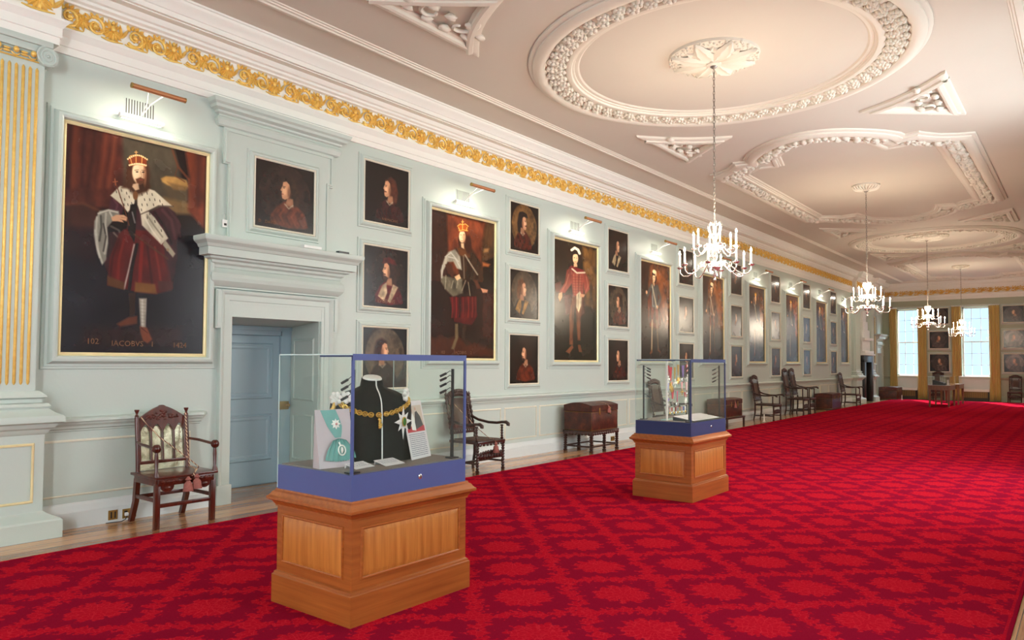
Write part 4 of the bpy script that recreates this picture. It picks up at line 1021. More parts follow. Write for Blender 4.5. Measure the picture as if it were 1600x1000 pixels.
def king_two():
    p = Paint([(672, 326), (771, 351), (769.5, 562), (669, 558.5)], 200, 300, (0.12, 0.06, 0.03))
    k1 = 7.69; k2 = 7.14
    A = lambda x, y: (x / k1 + 660, y / k1 + 310); B = lambda x, y: (x / k2 + 660, y / k2 + 430)
    def PA(l, c, **k): p.poly([A(*q) for q in l], c, **k)
    def PB(l, c, **k): p.poly([B(*q) for q in l], c, **k)
    def LA(l, w, c, a=0.9, s=None): p.line([A(*q) for q in l], w / k1, c, a, s)
    def LB(l, w, c, a=0.9, s=None): p.line([B(*q) for q in l], w / k2, c, a, s)
    PA([(270, 180), (740, 300), (700, 1000), (300, 900)], (104, 48, 26), soft=6, tex=0.4); PA([(80, 130), (280, 190), (290, 1000), (70, 1000)], (52, 28, 18), soft=5)
    PA([(760, 290), (860, 310), (860, 700), (700, 780), (700, 600)], (76, 50, 28), soft=6, tex=0.4)
    PA([(730, 610), (790, 610), (780, 650), (720, 660)], (156, 112, 66), soft=3); PA([(710, 770), (800, 800), (780, 830), (710, 820)], (164, 92, 48), soft=3)
    PB([(60, 120), (860, 120), (860, 920), (50, 900)], (38, 20, 14), soft=14, tex=0.4); PB([(60, 680), (340, 690), (860, 860), (860, 920), (50, 900)], (70, 34, 20), soft=9)
    PB([(650, 180), (790, 210), (790, 720), (650, 700)], (62, 26, 18), soft=6, a=0.8)
    PA([(380, 600), (570, 580), (700, 800), (740, 1000), (440, 1000)], (48, 30, 18), soft=4, tex=0.4)
    PA([(400, 590), (560, 590), (560, 720), (480, 700), (430, 680)], (96, 54, 26), soft=3)
    PA([(250, 720), (300, 640), (380, 610), (440, 700), (460, 860), (400, 840), (360, 760), (290, 760), (240, 860), (215, 960), (250, 1000), (215, 1000), (205, 860)], (158, 150, 130), soft=2.2, tex=0.3)
    PB([(190, 0), (430, 40), (440, 200), (330, 240), (250, 160), (200, 80)], (96, 88, 70), soft=3, tex=0.5)
    for l in ([(260, 700), (330, 650), (420, 760)], [(300, 700), (380, 720), (440, 830)], [(230, 800), (220, 950)]): LA(l, 12, (206, 200, 182), 0.8, 1.2)
    for l in ([(250, 0), (240, 150)], [(330, 60), (310, 140)], [(380, 60), (370, 140)], [(500, 80), (520, 230)], [(470, 60), (430, 170)]): LB(l, 10, (170, 160, 130), 0.7, 1.2)
    PA([(260, 790), (330, 780), (370, 900), (350, 960), (290, 880)], (74, 40, 26), soft=2); PA([(370, 940), (430, 910), (450, 960), (400, 985)], (226, 178, 130), soft=1.2)
    LA([(500, 680), (560, 780), (650, 920)], 16, (160, 148, 126), 0.9, 1.5); LA([(480, 690), (490, 960)], 12, (130, 116, 96), 0.8, 1.5)
    PB([(290, 240), (590, 240), (600, 460), (540, 560), (340, 520)], (76, 18, 18), soft=3, tex=0.3)
    for x, c in ((320, (122, 24, 26)), (365, (140, 28, 30)), (405, (44, 12, 12)), (440, (110, 24, 22)), (500, (128, 34, 28)), (545, (120, 40, 34)), (580, (100, 30, 28))): LB([(x, 250), (x + 4, 380), (x - 4, 470)], 14, c, 0.8, 1.6)
    PB([(350, 540), (385, 540), (385, 700), (340, 830), (305, 820), (350, 700)], (104, 86, 60), soft=2); PB([(430, 560), (480, 560), (470, 700), (520, 780), (480, 790), (430, 720)], (50, 34, 24), soft=3)
    PB([(600, 60), (640, 150), (600, 160), (560, 60)], (84, 44, 28), soft=3); PB([(640, 150), (720, 170), (710, 200), (660, 200)], (214, 150, 112), soft=1.4)
    p.ell(*A(470, 500), 7, 14, (58, 28, 18), soft=0.3); p.ell(*A(540, 560), 5, 15, (56, 28, 18), soft=0.4)
    p.ell(*A(466, 460), 5.1, 9.6, (232, 196, 150), soft=0.2); PA([(450, 540), (485, 540), (490, 610), (455, 590)], (222, 182, 138), soft=1.4); p.ell(*A(492, 480), 2, 8, (170, 110, 76), a=0.6, soft=0.6)
    LA([(440, 440), (460, 440)], 5, (80, 50, 40)); LA([(476, 438), (494, 440)], 5, (80, 50, 40)); LA([(468, 450), (466, 482)], 4, (180, 126, 96)); LA([(452, 512), (478, 512)], 5, (150, 50, 44))
    PA([(410, 330), (470, 300), (535, 340), (530, 400), (430, 400)], (160, 74, 26), soft=1.4)
    for l in ([(410, 335), (440, 310), (470, 318), (505, 310), (540, 340)], [(428, 390), (480, 380), (532, 392)], [(470, 265), (470, 380)], [(458, 285), (484, 285)], [(420, 350), (440, 390)], [(525, 350), (515, 390)]): LA(l, 8, (236, 176, 84), 0.95)
    return p
t = painting('portrait_painting', 'full-length portrait of a crowned king with a silver cloak, second in the large row', 'large full-length portraits', 7.45, 8.875, 1.60, 3.74, king_two(), LW(), True, 1.05)
for s, y in (('103', 7.72), ('IACOBVS', 8.10), ('2', 8.34)): text_part(s, 0.065, LW(0.0235) @ Matrix.Translation((y, 1.665, 0)), INK, t)

def king_three():
    p = Paint([(864, 373), (932, 389), (930, 563.5), (862, 562)], 150, 260, (0.12, 0.09, 0.06)); k = 4.76
    A = lambda x, y: (x / k + 850, y / k + 360)
    def PA(l, c, **q): p.poly([A(*z) for z in l], c, **q)
    def LA(l, w, c, a=0.9, s=None): p.line([A(*z) for z in l], w / k, c, a, s)
    PA([(280, 120), (390, 150), (380, 600), (300, 560)], (92, 62, 30), soft=7, tex=0.5); PA([(290, 240), (330, 230), (370, 330), (300, 330)], (150, 104, 54), soft=4, a=0.7)
    PA([(60, 560), (390, 600), (390, 980), (60, 970)], (30, 24, 14), soft=12, tex=0.4); PA([(60, 60), (210, 90), (200, 560), (60, 560)], (44, 32, 22), soft=8, tex=0.4)
    PA([(75, 400), (120, 380), (130, 470), (80, 460)], (92, 32, 20), soft=3, a=0.8)
    PA([(140, 480), (200, 470), (190, 620), (150, 640)], (74, 20, 20), soft=4); PA([(240, 540), (290, 500), (300, 620), (260, 660)], (70, 28, 18), soft=4)
    PA([(165, 300), (200, 275), (300, 310), (330, 370), (335, 440), (300, 480), (290, 430), (290, 390), (285, 490), (210, 495), (200, 400), (150, 470), (110, 460), (150, 390)], (142, 62, 48), soft=2, tex=0.3)
    for l in ([(215, 330), (222, 480)], [(240, 330), (240, 480)], [(265, 340), (258, 470)], [(180, 330), (160, 400), (130, 450)], [(310, 350), (322, 420), (300, 470)]): LA(l, 7, (186, 110, 80), 0.7, 1)
    for i in range(7): LA([(205, 350 + i * 20), (280, 352 + i * 20)], 3, (96, 40, 32), 0.7)
    PA([(180, 280), (200, 265), (290, 300), (300, 320), (260, 325), (210, 310)], (120, 26, 30), soft=1.5); LA([(205, 290), (240, 320), (298, 318)], 12, (226, 204, 170), 0.95)
    PA([(205, 490), (290, 490), (280, 560), (265, 640), (262, 820), (240, 820), (232, 640), (225, 560), (215, 640), (205, 850), (180, 850), (180, 640)], (104, 60, 38), soft=2, tex=0.3)
    LA([(195, 560), (192, 800)], 8, (140, 88, 56), 0.6, 1.5); LA([(250, 620), (250, 800)], 8, (132, 82, 54), 0.6, 1.5)
    PA([(150, 900), (200, 850), (210, 870), (180, 915)], (118, 70, 44), soft=1.5); PA([(240, 850), (262, 850), (275, 905), (250, 905)], (100, 60, 38), soft=1.5)
    PA([(235, 480), (262, 455), (275, 490), (270, 560), (250, 615), (232, 570)], (214, 194, 154), soft=1.5, tex=0.3); LA([(250, 480), (246, 590)], 4, (120, 96, 66), 0.8)
    PA([(105, 470), (130, 460), (130, 500), (110, 535), (100, 500)], (208, 158, 112), soft=1.2); PA([(262, 475), (300, 480), (290, 500), (262, 500)], (206, 150, 108), soft=1)
    p.ell(*A(235, 200), 9, 12, (40, 24, 16), soft=0.3); p.ell(*A(230, 212), 4.2, 8.4, (234, 190, 142), soft=0.2); PA([(218, 250), (240, 250), (244, 275), (216, 275)], (224, 176, 130), soft=1)
    PA([(205, 160), (240, 150), (265, 175), (262, 188), (230, 180), (206, 188)], (38, 26, 22), soft=1.2); LA([(203, 150), (225, 134), (250, 148), (262, 176)], 18, (244, 228, 196), 0.98, 0.8)
    p.ell(*A(222, 208), 1, .6, (60, 34, 26)); p.ell(*A(240, 210), 1, .6, (60, 34, 26)); LA([(224, 238), (236, 238)], 4, (170, 70, 60))
    return p
painting('portrait_painting', 'full-length portrait of a youth in rose doublet and white-plumed hat, third in the row', 'large full-length portraits', 10.50, 11.95, 1.585, 3.735, king_three(), LW(), True, 1.05)

def figure(seed, armour, cloak, hose, plume, sky, nu=110, nv=190, lean=0.0):
    r = random.Random(seed); p = Paint(UNIT, nu, nv, (0.08, 0.05, 0.035))
    L = lambda pts, w, c, a=0.9, s=0.02: p.line(pts, w, c, a, s)
    p.poly([(0, 0), (1, 0), (1, 0.72), (0.6, 0.6), (0, 0.66)], sky, soft=0.25, tex=0.6, seed=seed)
    for i in range(6): p.ell(r.uniform(0.55, 0.95), r.uniform(0.08, 0.5), r.uniform(0.08, 0.2), r.uniform(0.02, 0.06), (150, 84, 40), 0.55, 0.8)
    p.poly([(0, 0), (0.32, 0), (0.28, 0.7), (0, 0.7)], (42, 26, 18), soft=0.12, a=0.85, tex=0.4)
    p.poly([(0, 0.68), (1, 0.7), (1, 1), (0, 1)], (30, 18, 13), soft=0.2, tex=0.5)
    x = 0.46 + lean
    p.poly([(x - 0.1, 0.2), (x + 0.14, 0.2), (x + 0.3, 0.5), (x + 0.2, 0.68), (x - 0.16, 0.66), (x - 0.22, 0.4)], cloak, soft=0.05, tex=0.4, seed=seed + 1)
    p.poly([(x - 0.09, 0.215), (x + 0.12, 0.215), (x + 0.14, 0.3), (x + 0.10, 0.46), (x - 0.06, 0.46), (x - 0.1, 0.32)], armour, soft=0.02, tex=0.4)
    L([(x - 0.09, 0.24), (x - 0.2, 0.33), (x - 0.24, 0.22 + 0.1 * (seed % 3))], 0.055, armour); L([(x + 0.12, 0.24), (x + 0.22, 0.35), (x + 0.12, 0.44)], 0.055, armour)
    p.ell(x - 0.24, 0.21 + 0.1 * (seed % 3), 0.028, 0.018, (200, 150, 110)); p.ell(x + 0.11, 0.445, 0.028, 0.018, (196, 146, 106))
    L([(x - 0.06, 0.23), (x + 0.08, 0.44)], 0.025, (208, 190, 150), 0.85); L([(x - 0.04, 0.25), (x - 0.05, 0.42)], 0.014, (226, 220, 206), 0.7)
    for k in range(5): L([(x - 0.12 + k * 0.07, 0.47), (x - 0.14 + k * 0.08, 0.60)], 0.035, hose if k % 2 else tuple(int(q * 0.55) for q in hose), 0.85)
    lg = (150, 126, 92)
    L([(x - 0.06, 0.6), (x - 0.07, 0.78), (x - 0.08, 0.9)], 0.05, lg, 0.8); L([(x + 0.09, 0.6), (x + 0.12, 0.76), (x + 0.14, 0.88)], 0.05, tuple(int(q * 0.7) for q in lg), 0.7)
    L([(x - 0.07, 0.62), (x - 0.08, 0.9)], 0.012, (220, 204, 170), 0.6); L([(x - 0.08, 0.905), (x - 0.13, 0.93)], 0.03, (104, 60, 36)); L([(x + 0.14, 0.89), (x + 0.2, 0.91)], 0.03, (84, 48, 30))
    p.ell(x + 0.01, 0.145, 0.075, 0.062, (44, 26, 18), soft=0.3); p.ell(x, 0.15, 0.045, 0.042, (226, 184, 138), soft=0.25); L([(x - 0.02, 0.19), (x + 0.0, 0.215)], 0.04, (214, 170, 126))
    L([(x - 0.02, 0.146), (x + 0.02, 0.147)], 0.006, (70, 40, 30), 0.8, 0.008); L([(x - 0.01, 0.172), (x + 0.015, 0.172)], 0.006, (150, 60, 50), 0.8, 0.008)
    if plume:
        p.ell(x, 0.105, 0.07, 0.018, (40, 24, 20)); p.ell(x + 0.01, 0.085, 0.06, 0.022, (232, 206, 158), 0.95, 0.4); p.ell(x + 0.06, 0.1, 0.025, 0.03, (224, 196, 150), 0.8, 0.5)
    else:
        p.ell(x, 0.1, 0.055, 0.018, (196, 140, 60)); 
        for q in (-0.04, 0, 0.04): L([(x + q, 0.105), (x + q * 1.1, 0.075)], 0.012, (224, 168, 80))
    return p
specs = [
    (13.65, 15.05, dict(seed=4, armour=(74, 70, 66), cloak=(88, 40, 22), hose=(104, 34, 24), plume=True, sky=(112, 62, 34)), 'full-length portrait of an armoured king raising one hand, fourth in the large row'),
    (16.75, 18.10, dict(seed=5, armour=(96, 62, 42), cloak=(76, 44, 24), hose=(120, 60, 40), plume=True, sky=(120, 72, 34)), 'full-length portrait of a plumed king with pale sash, just below the nearest chandelier'),
    (19.83, 21.15, dict(seed=6, armour=(44, 36, 34), cloak=(52, 26, 20), hose=(70, 30, 26), plume=False, sky=(84, 52, 34)), 'large full-length portrait of a pale-faced queen in a dark gown, sixth in the row'),
    (22.93, 24.27, dict(seed=7, armour=(56, 44, 36), cloak=(50, 26, 20), hose=(64, 34, 26), plume=False, sky=(118, 60, 34)), 'large full-length portrait with a blue window glare, seventh in the row'),
    (26.10, 27.42, dict(seed=8, armour=(50, 40, 34), cloak=(46, 26, 20), hose=(60, 30, 24), plume=False, sky=(110, 60, 34)), 'large full-length portrait with a blue window glare, eighth in the row'),
    (29.25, 30.45, dict(seed=9, armour=(46, 38, 36), cloak=(44, 26, 24), hose=(56, 30, 26), plume=False, sky=(60, 42, 34)), 'large dark full-length portrait just before the far pilaster')]
for i, (a, b, kw, lab) in enumerate(specs):
    painting('portrait_painting', lab, 'large full-length portraits', a, b, 1.60, 3.70 - 0.004 * i, figure(nu=110 if i < 2 else 70, nv=190 if i < 2 else 120, **kw), LW(), True, 1.2)

# ---- half-length portraits in columns of three
def bust(seed, hat, hair, coat, face_left=True, oval=True, collar=None, beard=False, nu=100, nv=100, tone=1.0, moust=False, bgc=(34, 22, 17)):
    p = Paint(UNIT, nu, nv, tuple(q / 255 for q in (24, 15, 12))); s = -1 if face_left else 1; r = random.Random(seed)
    if oval: p.ell(0.5, 0.47, 0.44, 0.47, bgc, 1, 0.06, tex=0.5); p.ell(0.62 if face_left else 0.38, 0.35, 0.25, 0.3, tuple(int(q * 1.35) for q in bgc), 0.7, 0.8)
    x = 0.5 - s * 0.06
    F = lambda c: tuple(int(q * tone) for q in c)
    dk = tuple(int(q * 0.5) for q in coat); lt = tuple(min(255, int(q * 1.6)) for q in coat)
    p.poly([(x - 0.08, 0.56), (x + 0.1, 0.56), (x + 0.27, 0.70), (x + 0.34, 0.9), (x + 0.3, 0.93), (x, 0.96), (x - 0.3, 0.92), (x - 0.3, 0.8), (x - 0.2, 0.66)], coat, soft=0.03, tex=0.4, seed=seed)
    for q in range(5): a = x - 0.2 + q * 0.1; p.line([(a + 0.02, 0.68), (a + s * 0.05, 0.78), (a - s * 0.02, 0.9)], 0.02, lt if q % 2 else dk, 0.5, 0.03)
    p.poly([(x - 0.1, 0.24), (x + 0.02, 0.17), (x + 0.14, 0.22), (x + 0.19, 0.42), (x + 0.17, 0.6), (x + 0.04, 0.62), (x - 0.04, 0.5)] if face_left else [(x + 0.1, 0.24), (x - 0.02, 0.17), (x - 0.14, 0.22), (x - 0.19, 0.42), (x - 0.17, 0.6), (x - 0.04, 0.62), (x + 0.04, 0.5)], hair, soft=0.05, tex=0.4)
    p.poly([(x - s * -0.03, 0.50), (x - s * 0.07, 0.50), (x - s * 0.08, 0.63), (x + s * 0.06, 0.62)], F((150, 104, 76)), soft=0.02)
    fx = x + s * 0.045
    # profile: forehead, nose, lips, chin
    pr_ = [(0.0, 0.25), (0.055, 0.27), (0.066, 0.33), (0.10, 0.40), (0.075, 0.415), (0.08, 0.44), (0.072, 0.455), (0.078, 0.475), (0.066, 0.52), (0.02, 0.535), (-0.05, 0.49), (-0.07, 0.40), (-0.05, 0.29)]
    p.poly([(fx + s * a, b) for a, b in pr_], F((190, 138, 102)), soft=0.012, tex=0.1)
    p.ell(fx + s * 0.035, 0.40, 0.035, 0.07, F((226, 178, 138)), 0.6, 0.8); p.ell(fx - s * 0.05, 0.42, 0.03, 0.09, F((110, 70, 50)), 0.7, 0.9)
    p.line([(fx + s * 0.02, 0.335), (fx + s * 0.06, 0.335)], 0.012, (60, 36, 28), 0.8, 0.01); p.line([(fx + s * 0.03, 0.355), (fx + s * 0.055, 0.358)], 0.012, (40, 26, 22), 0.8, 0.01); p.line([(fx + s * 0.05, 0.452), (fx + s * 0.078, 0.455)], 0.01, (130, 50, 44), 0.9, 0.008)
    if beard: p.poly([(fx + s * 0.085, 0.46), (fx + s * 0.075, 0.56), (fx + s * 0.02, 0.58), (fx - s * 0.04, 0.5), (fx + s * 0.03, 0.47)], tuple(int(q * 1.1) for q in hair), soft=0.02, a=0.9)
    if moust or beard: p.line([(fx + s * 0.03, 0.445), (fx + s * 0.08, 0.44)], 0.018, hair, 0.9, 0.01)
    if hat: p.poly([(x - 0.15, 0.27), (x - 0.12, 0.18), (x + 0.0, 0.15), (x + 0.14, 0.19), (x + 0.18, 0.27), (x + 0.08, 0.26), (x - 0.05, 0.25)], hat, soft=0.02, tex=0.5)
    if collar:
        p.poly([(x - 0.14, 0.63), (x - 0.05, 0.58), (x - 0.03, 0.75), (x - 0.1, 0.9), (x - 0.24, 0.82)], collar, soft=0.02, tex=0.4); p.poly([(x + 0.10, 0.6), (x + 0.22, 0.64), (x + 0.12, 0.8), (x + 0.04, 0.92), (x - 0.02, 0.9)], collar, soft=0.02, tex=0.4)
    else: p.line([(x - 0.07, 0.60), (x - s * 0.0, 0.66), (x + 0.07, 0.60)], 0.02, F((170, 156, 130)), 0.7, 0.015)
    return p
GRP = 'square half-length portraits in stacks of three'
od = painting('portrait_painting', 'square portrait of a man in a brown robe in the panel over the near door', GRP, 4.61, 5.41, 3.07, 3.84,
    bust(31, None, (46, 32, 24), (84, 42, 28), True, True, nu=150, nv=150, tone=0.95, bgc=(36, 24, 20)), LW(0.035), False, 1.2)
text_part('D', 0.05, LW(0.0595) @ Matrix.Translation((4.68, 3.12, 0)), INK, od); text_part('DAVID', 0.05, LW(0.0595) @ Matrix.Translation((4.82, 3.12, 0)), INK, od)
cols = [6.22, 9.27, 12.36, 15.50, 18.59, 21.69, 24.76, 27.99]; rows = [(3.385, 4.18), (2.27, 3.07), (1.195, 1.995)]
desc = {
 (0, 0): (dict(seed=1, hat=None, hair=(72, 36, 24), coat=(48, 20, 18), face_left=True, oval=False, moust=True), 'square portrait of a long-haired man with moustache, topmost right of the near door'),
 (0, 1): (dict(seed=2, hat=(78, 24, 20), hair=(46, 28, 22), coat=(84, 18, 20), face_left=True, oval=True, collar=(168, 144, 112), beard=True), 'square portrait of a bearded king in red cap and fur collar'),
 (0, 2): (dict(seed=3, hat=None, hair=(48, 24, 18), coat=(30, 20, 20), face_left=False, oval=True, bgc=(72, 60, 46)), 'square portrait of a dark-haired man facing right, behind the mantled bust'),
 (1, 0): (dict(seed=4, hat=(26, 18, 16), hair=(28, 18, 16), coat=(66, 24, 16), face_left=False, oval=True, moust=True, bgc=(88, 62, 34)), 'square portrait of a man in black cap on a tan oval, second stack'),
 (1, 1): (dict(seed=5, hat=None, hair=(92, 56, 34), coat=(36, 26, 20), face_left=False, oval=True, collar=(120, 86, 40), bgc=(62, 50, 38)), 'square portrait of a man with an ochre collar, middle of the second stack'),
 (1, 2): (dict(seed=6, hat=None, hair=(40, 22, 16), coat=(84, 32, 18), face_left=True, oval=True, beard=True), 'square portrait of a bearded man in russet, lowest of the second stack'),
 (2, 0): (dict(seed=7, hat=None, hair=(26, 16, 14), coat=(24, 16, 14), face_left=False, oval=True, collar=(150, 132, 100)), 'square portrait of a man with one pale lapel, top of the third stack'),
 (2, 1): (dict(seed=8, hat=(60, 34, 22), hair=(38, 24, 18), coat=(80, 44, 34), face_left=True, oval=True, bgc=(60, 48, 36)), 'square portrait of a man in a brown cap, middle of the third stack'),
 (2, 2): (dict(seed=9, hat=None, hair=(36, 22, 16), coat=(60, 26, 20), face_left=True, oval=True), 'square portrait of a balding man in dark red, lowest of the third stack')}
nth = ['fourth', 'fifth', 'sixth', 'seventh', 'eighth']
rr = random.Random(5)
for ci, y in enumerate(cols):
    for ri, (z0, z1) in enumerate(rows):
        if (ci, ri) in desc: kw, lab = desc[(ci, ri)]
        else:
            h = rr.choice([(40, 24, 18), (60, 34, 24), (28, 20, 16)])
            kw = dict(seed=ci * 3 + ri + 20, hat=rr.choice([None, (52, 24, 20)]), hair=h, coat=rr.choice([(56, 24, 20), (34, 28, 24), (48, 34, 24)]), face_left=rr.random() < 0.5, oval=True, tone=0.85, bgc=(46, 38, 32))
            lab = 'square dark portrait, %s of the stack after the %s large portrait' % (['top', 'middle', 'lowest'][ri], nth[ci - 3])
        n = 110 if ci == 0 else 80 if ci < 3 else 50
        o = painting('portrait_painting', lab, GRP, y, y + 0.785, z0, z1, bust(nu=n, nv=n, **kw), LW(), False, 1.2)
        if (ci, ri) == (0, 1): text_part('EVGENIVS', 0.07, LW(0.0235) @ Matrix.Translation((y + 0.40, z0 + 0.06, 0)), INK, o)
        if (ci, ri) == (0, 0): text_part('IVIRMACHVS', 0.05, LW(0.0235) @ Matrix.Translation((y + 0.45, z0 + 0.05, 0)), INK, o)
# portraits on the end wall
er = [(3.32, 4.0), (2.25, 2.98), (1.24, 1.99)]
for ci, x in enumerate((1.87, 4.58, 7.1)):
    for ri, (z0, z1) in enumerate(er):
        lab = '%s square end wall portrait, %s %s' % (['dark', 'greyish' if ci == 1 else 'brown', 'worn grey' if ci == 1 else 'dark brown'][ri], ['top', 'middle', 'lowest'][ri], ['between the two bright windows', 'right of the second window', 'in the far right corner'][ci])
        bgc = (88, 76, 70) if ci == 1 and ri > 0 else (52, 40, 36)
        painting('portrait_painting', lab, 'square portraits on the end wall', x, x + (0.74 if ci < 2 else 0.7), z0, z1, bust(60 + ci * 3 + ri, None, (60, 44, 36), (70, 56, 50), ri != 1, True, nu=50, nv=50, tone=0.9, bgc=bgc), EW(YE), False, 1.3)

# ================================================================== PICTURE LIGHTS AND VENTS
def picture_light(y, z, n):
    t = thing('picture_light', 'copper and white picture light above the %s large portrait' % n, 'picture light', (0.02, y, z), group='picture lights above the large portraits')
    h = MB(); h.tube([(0.055, y - 0.215, z), (0.055, y + 0.215, z)], 0.024, 12); h.box(0, 0.05, y - 0.20, y + 0.20, z - 0.012, z + 0.012); h.build('white_housing', M['white'], t, 40)
    g = MB(); g.box(0.035, 0.06, y - 0.19, y + 0.19, z - 0.0275, z - 0.0235); g.build('glowing_slot', M['tubeglow'], t, None)
    k = MB(); x1, z1 = 0.40, z + 0.19
    k.tube([(x1, y - 0.25, z1), (x1, y + 0.25, z1)], 0.024, 14); k.build('copper_reflector', M['copper'], t, 50)
    e = MB()
    for s in (-1, 1): e.tube([(x1, y + s * 0.25, z1), (x1, y + s * 0.262, z1)], 0.026, 14)
    e.build('end_cap', M['brass'], t, 50)
    a = MB(); a.tube([(0.03, y, z + 0.03), (0.2, y + 0.02, z + 0.13), (x1, y + 0.06, z1)], 0.006, 6); a.tube([(0.03, y, z + 0.03), (0.2, y - 0.02, z + 0.13), (x1, y - 0.10, z1)], 0.005, 6); a.build('support_arm', M['white'], t, 50)
    d = bpy.data.lights.new('picture_lamp', 'AREA'); d.shape = 'RECTANGLE'; d.size = 0.42; d.size_y = 0.03; d.energy = 1.8; d.color = (1, 0.93, 0.78)
    o = bpy.data.objects.new('picture_lamp', d); COL.objects.link(o); o.parent = t
    o.location = Vector((0.11, 0, -0.03)); o.rotation_euler = Vector((-0.16, 0, -1)).to_track_quat('-Z', 'X').to_euler()
    o.rotation_euler = (Matrix.Rotation(-0.2, 3, 'Y') @ Matrix.Rotation(PI / 2, 3, 'Z')).to_euler()
    d2 = bpy.data.lights.new('reflector_lamp', 'AREA'); d2.shape = 'RECTANGLE'; d2.size = 0.45; d2.size_y = 0.03; d2.energy = 5; d2.color = (1, 0.9, 0.74)
    o2 = bpy.data.objects.new('reflector_lamp', d2); COL.objects.link(o2); o2.parent = t
    o2.location = Vector((x1 - 0.02, 0, 0.16)); dirv = Vector((-0.42, 0, -0.9)).normalized()
    zz = -dirv; xx = Vector((0, 1, 0)); yy = zz.cross(xx); o2.rotation_euler = Matrix((xx, yy, zz)).transposed().to_euler()
    return t
def vent(y, z, n):
    t = thing('wall_vent', 'slotted air vent behind the picture light of the %s large portrait' % n, 'vent', (0.0, y, z), group='slotted vents above the large portraits')
    MB().box(0.0, 0.006, y - 0.15, y + 0.15, z, z + 0.16, 0.001).build('plate', M['green'], t, None)
    s = MB()
    for k in range(11): s.box(0.004, 0.0075, y - 0.132 + k * 0.0264 - 0.0045, y - 0.132 + k * 0.0264 + 0.0045, z + 0.008, z + 0.152)
    s.build('dark_slots', M['grille'], t, None)
ords = ['first', 'second', 'third', 'fourth', 'fifth', 'sixth', 'seventh', 'eighth', 'ninth']
for i, (a, b) in enumerate([(2.68, 4.05), (7.45, 8.87), (10.5, 11.95)] + [(s[0], s[1]) for s in specs]):
    y = (a + b) / 2 - 0.01 if i else 3.35
    picture_light(y, 3.935, ords[i]); vent(y, 3.975, ords[i])

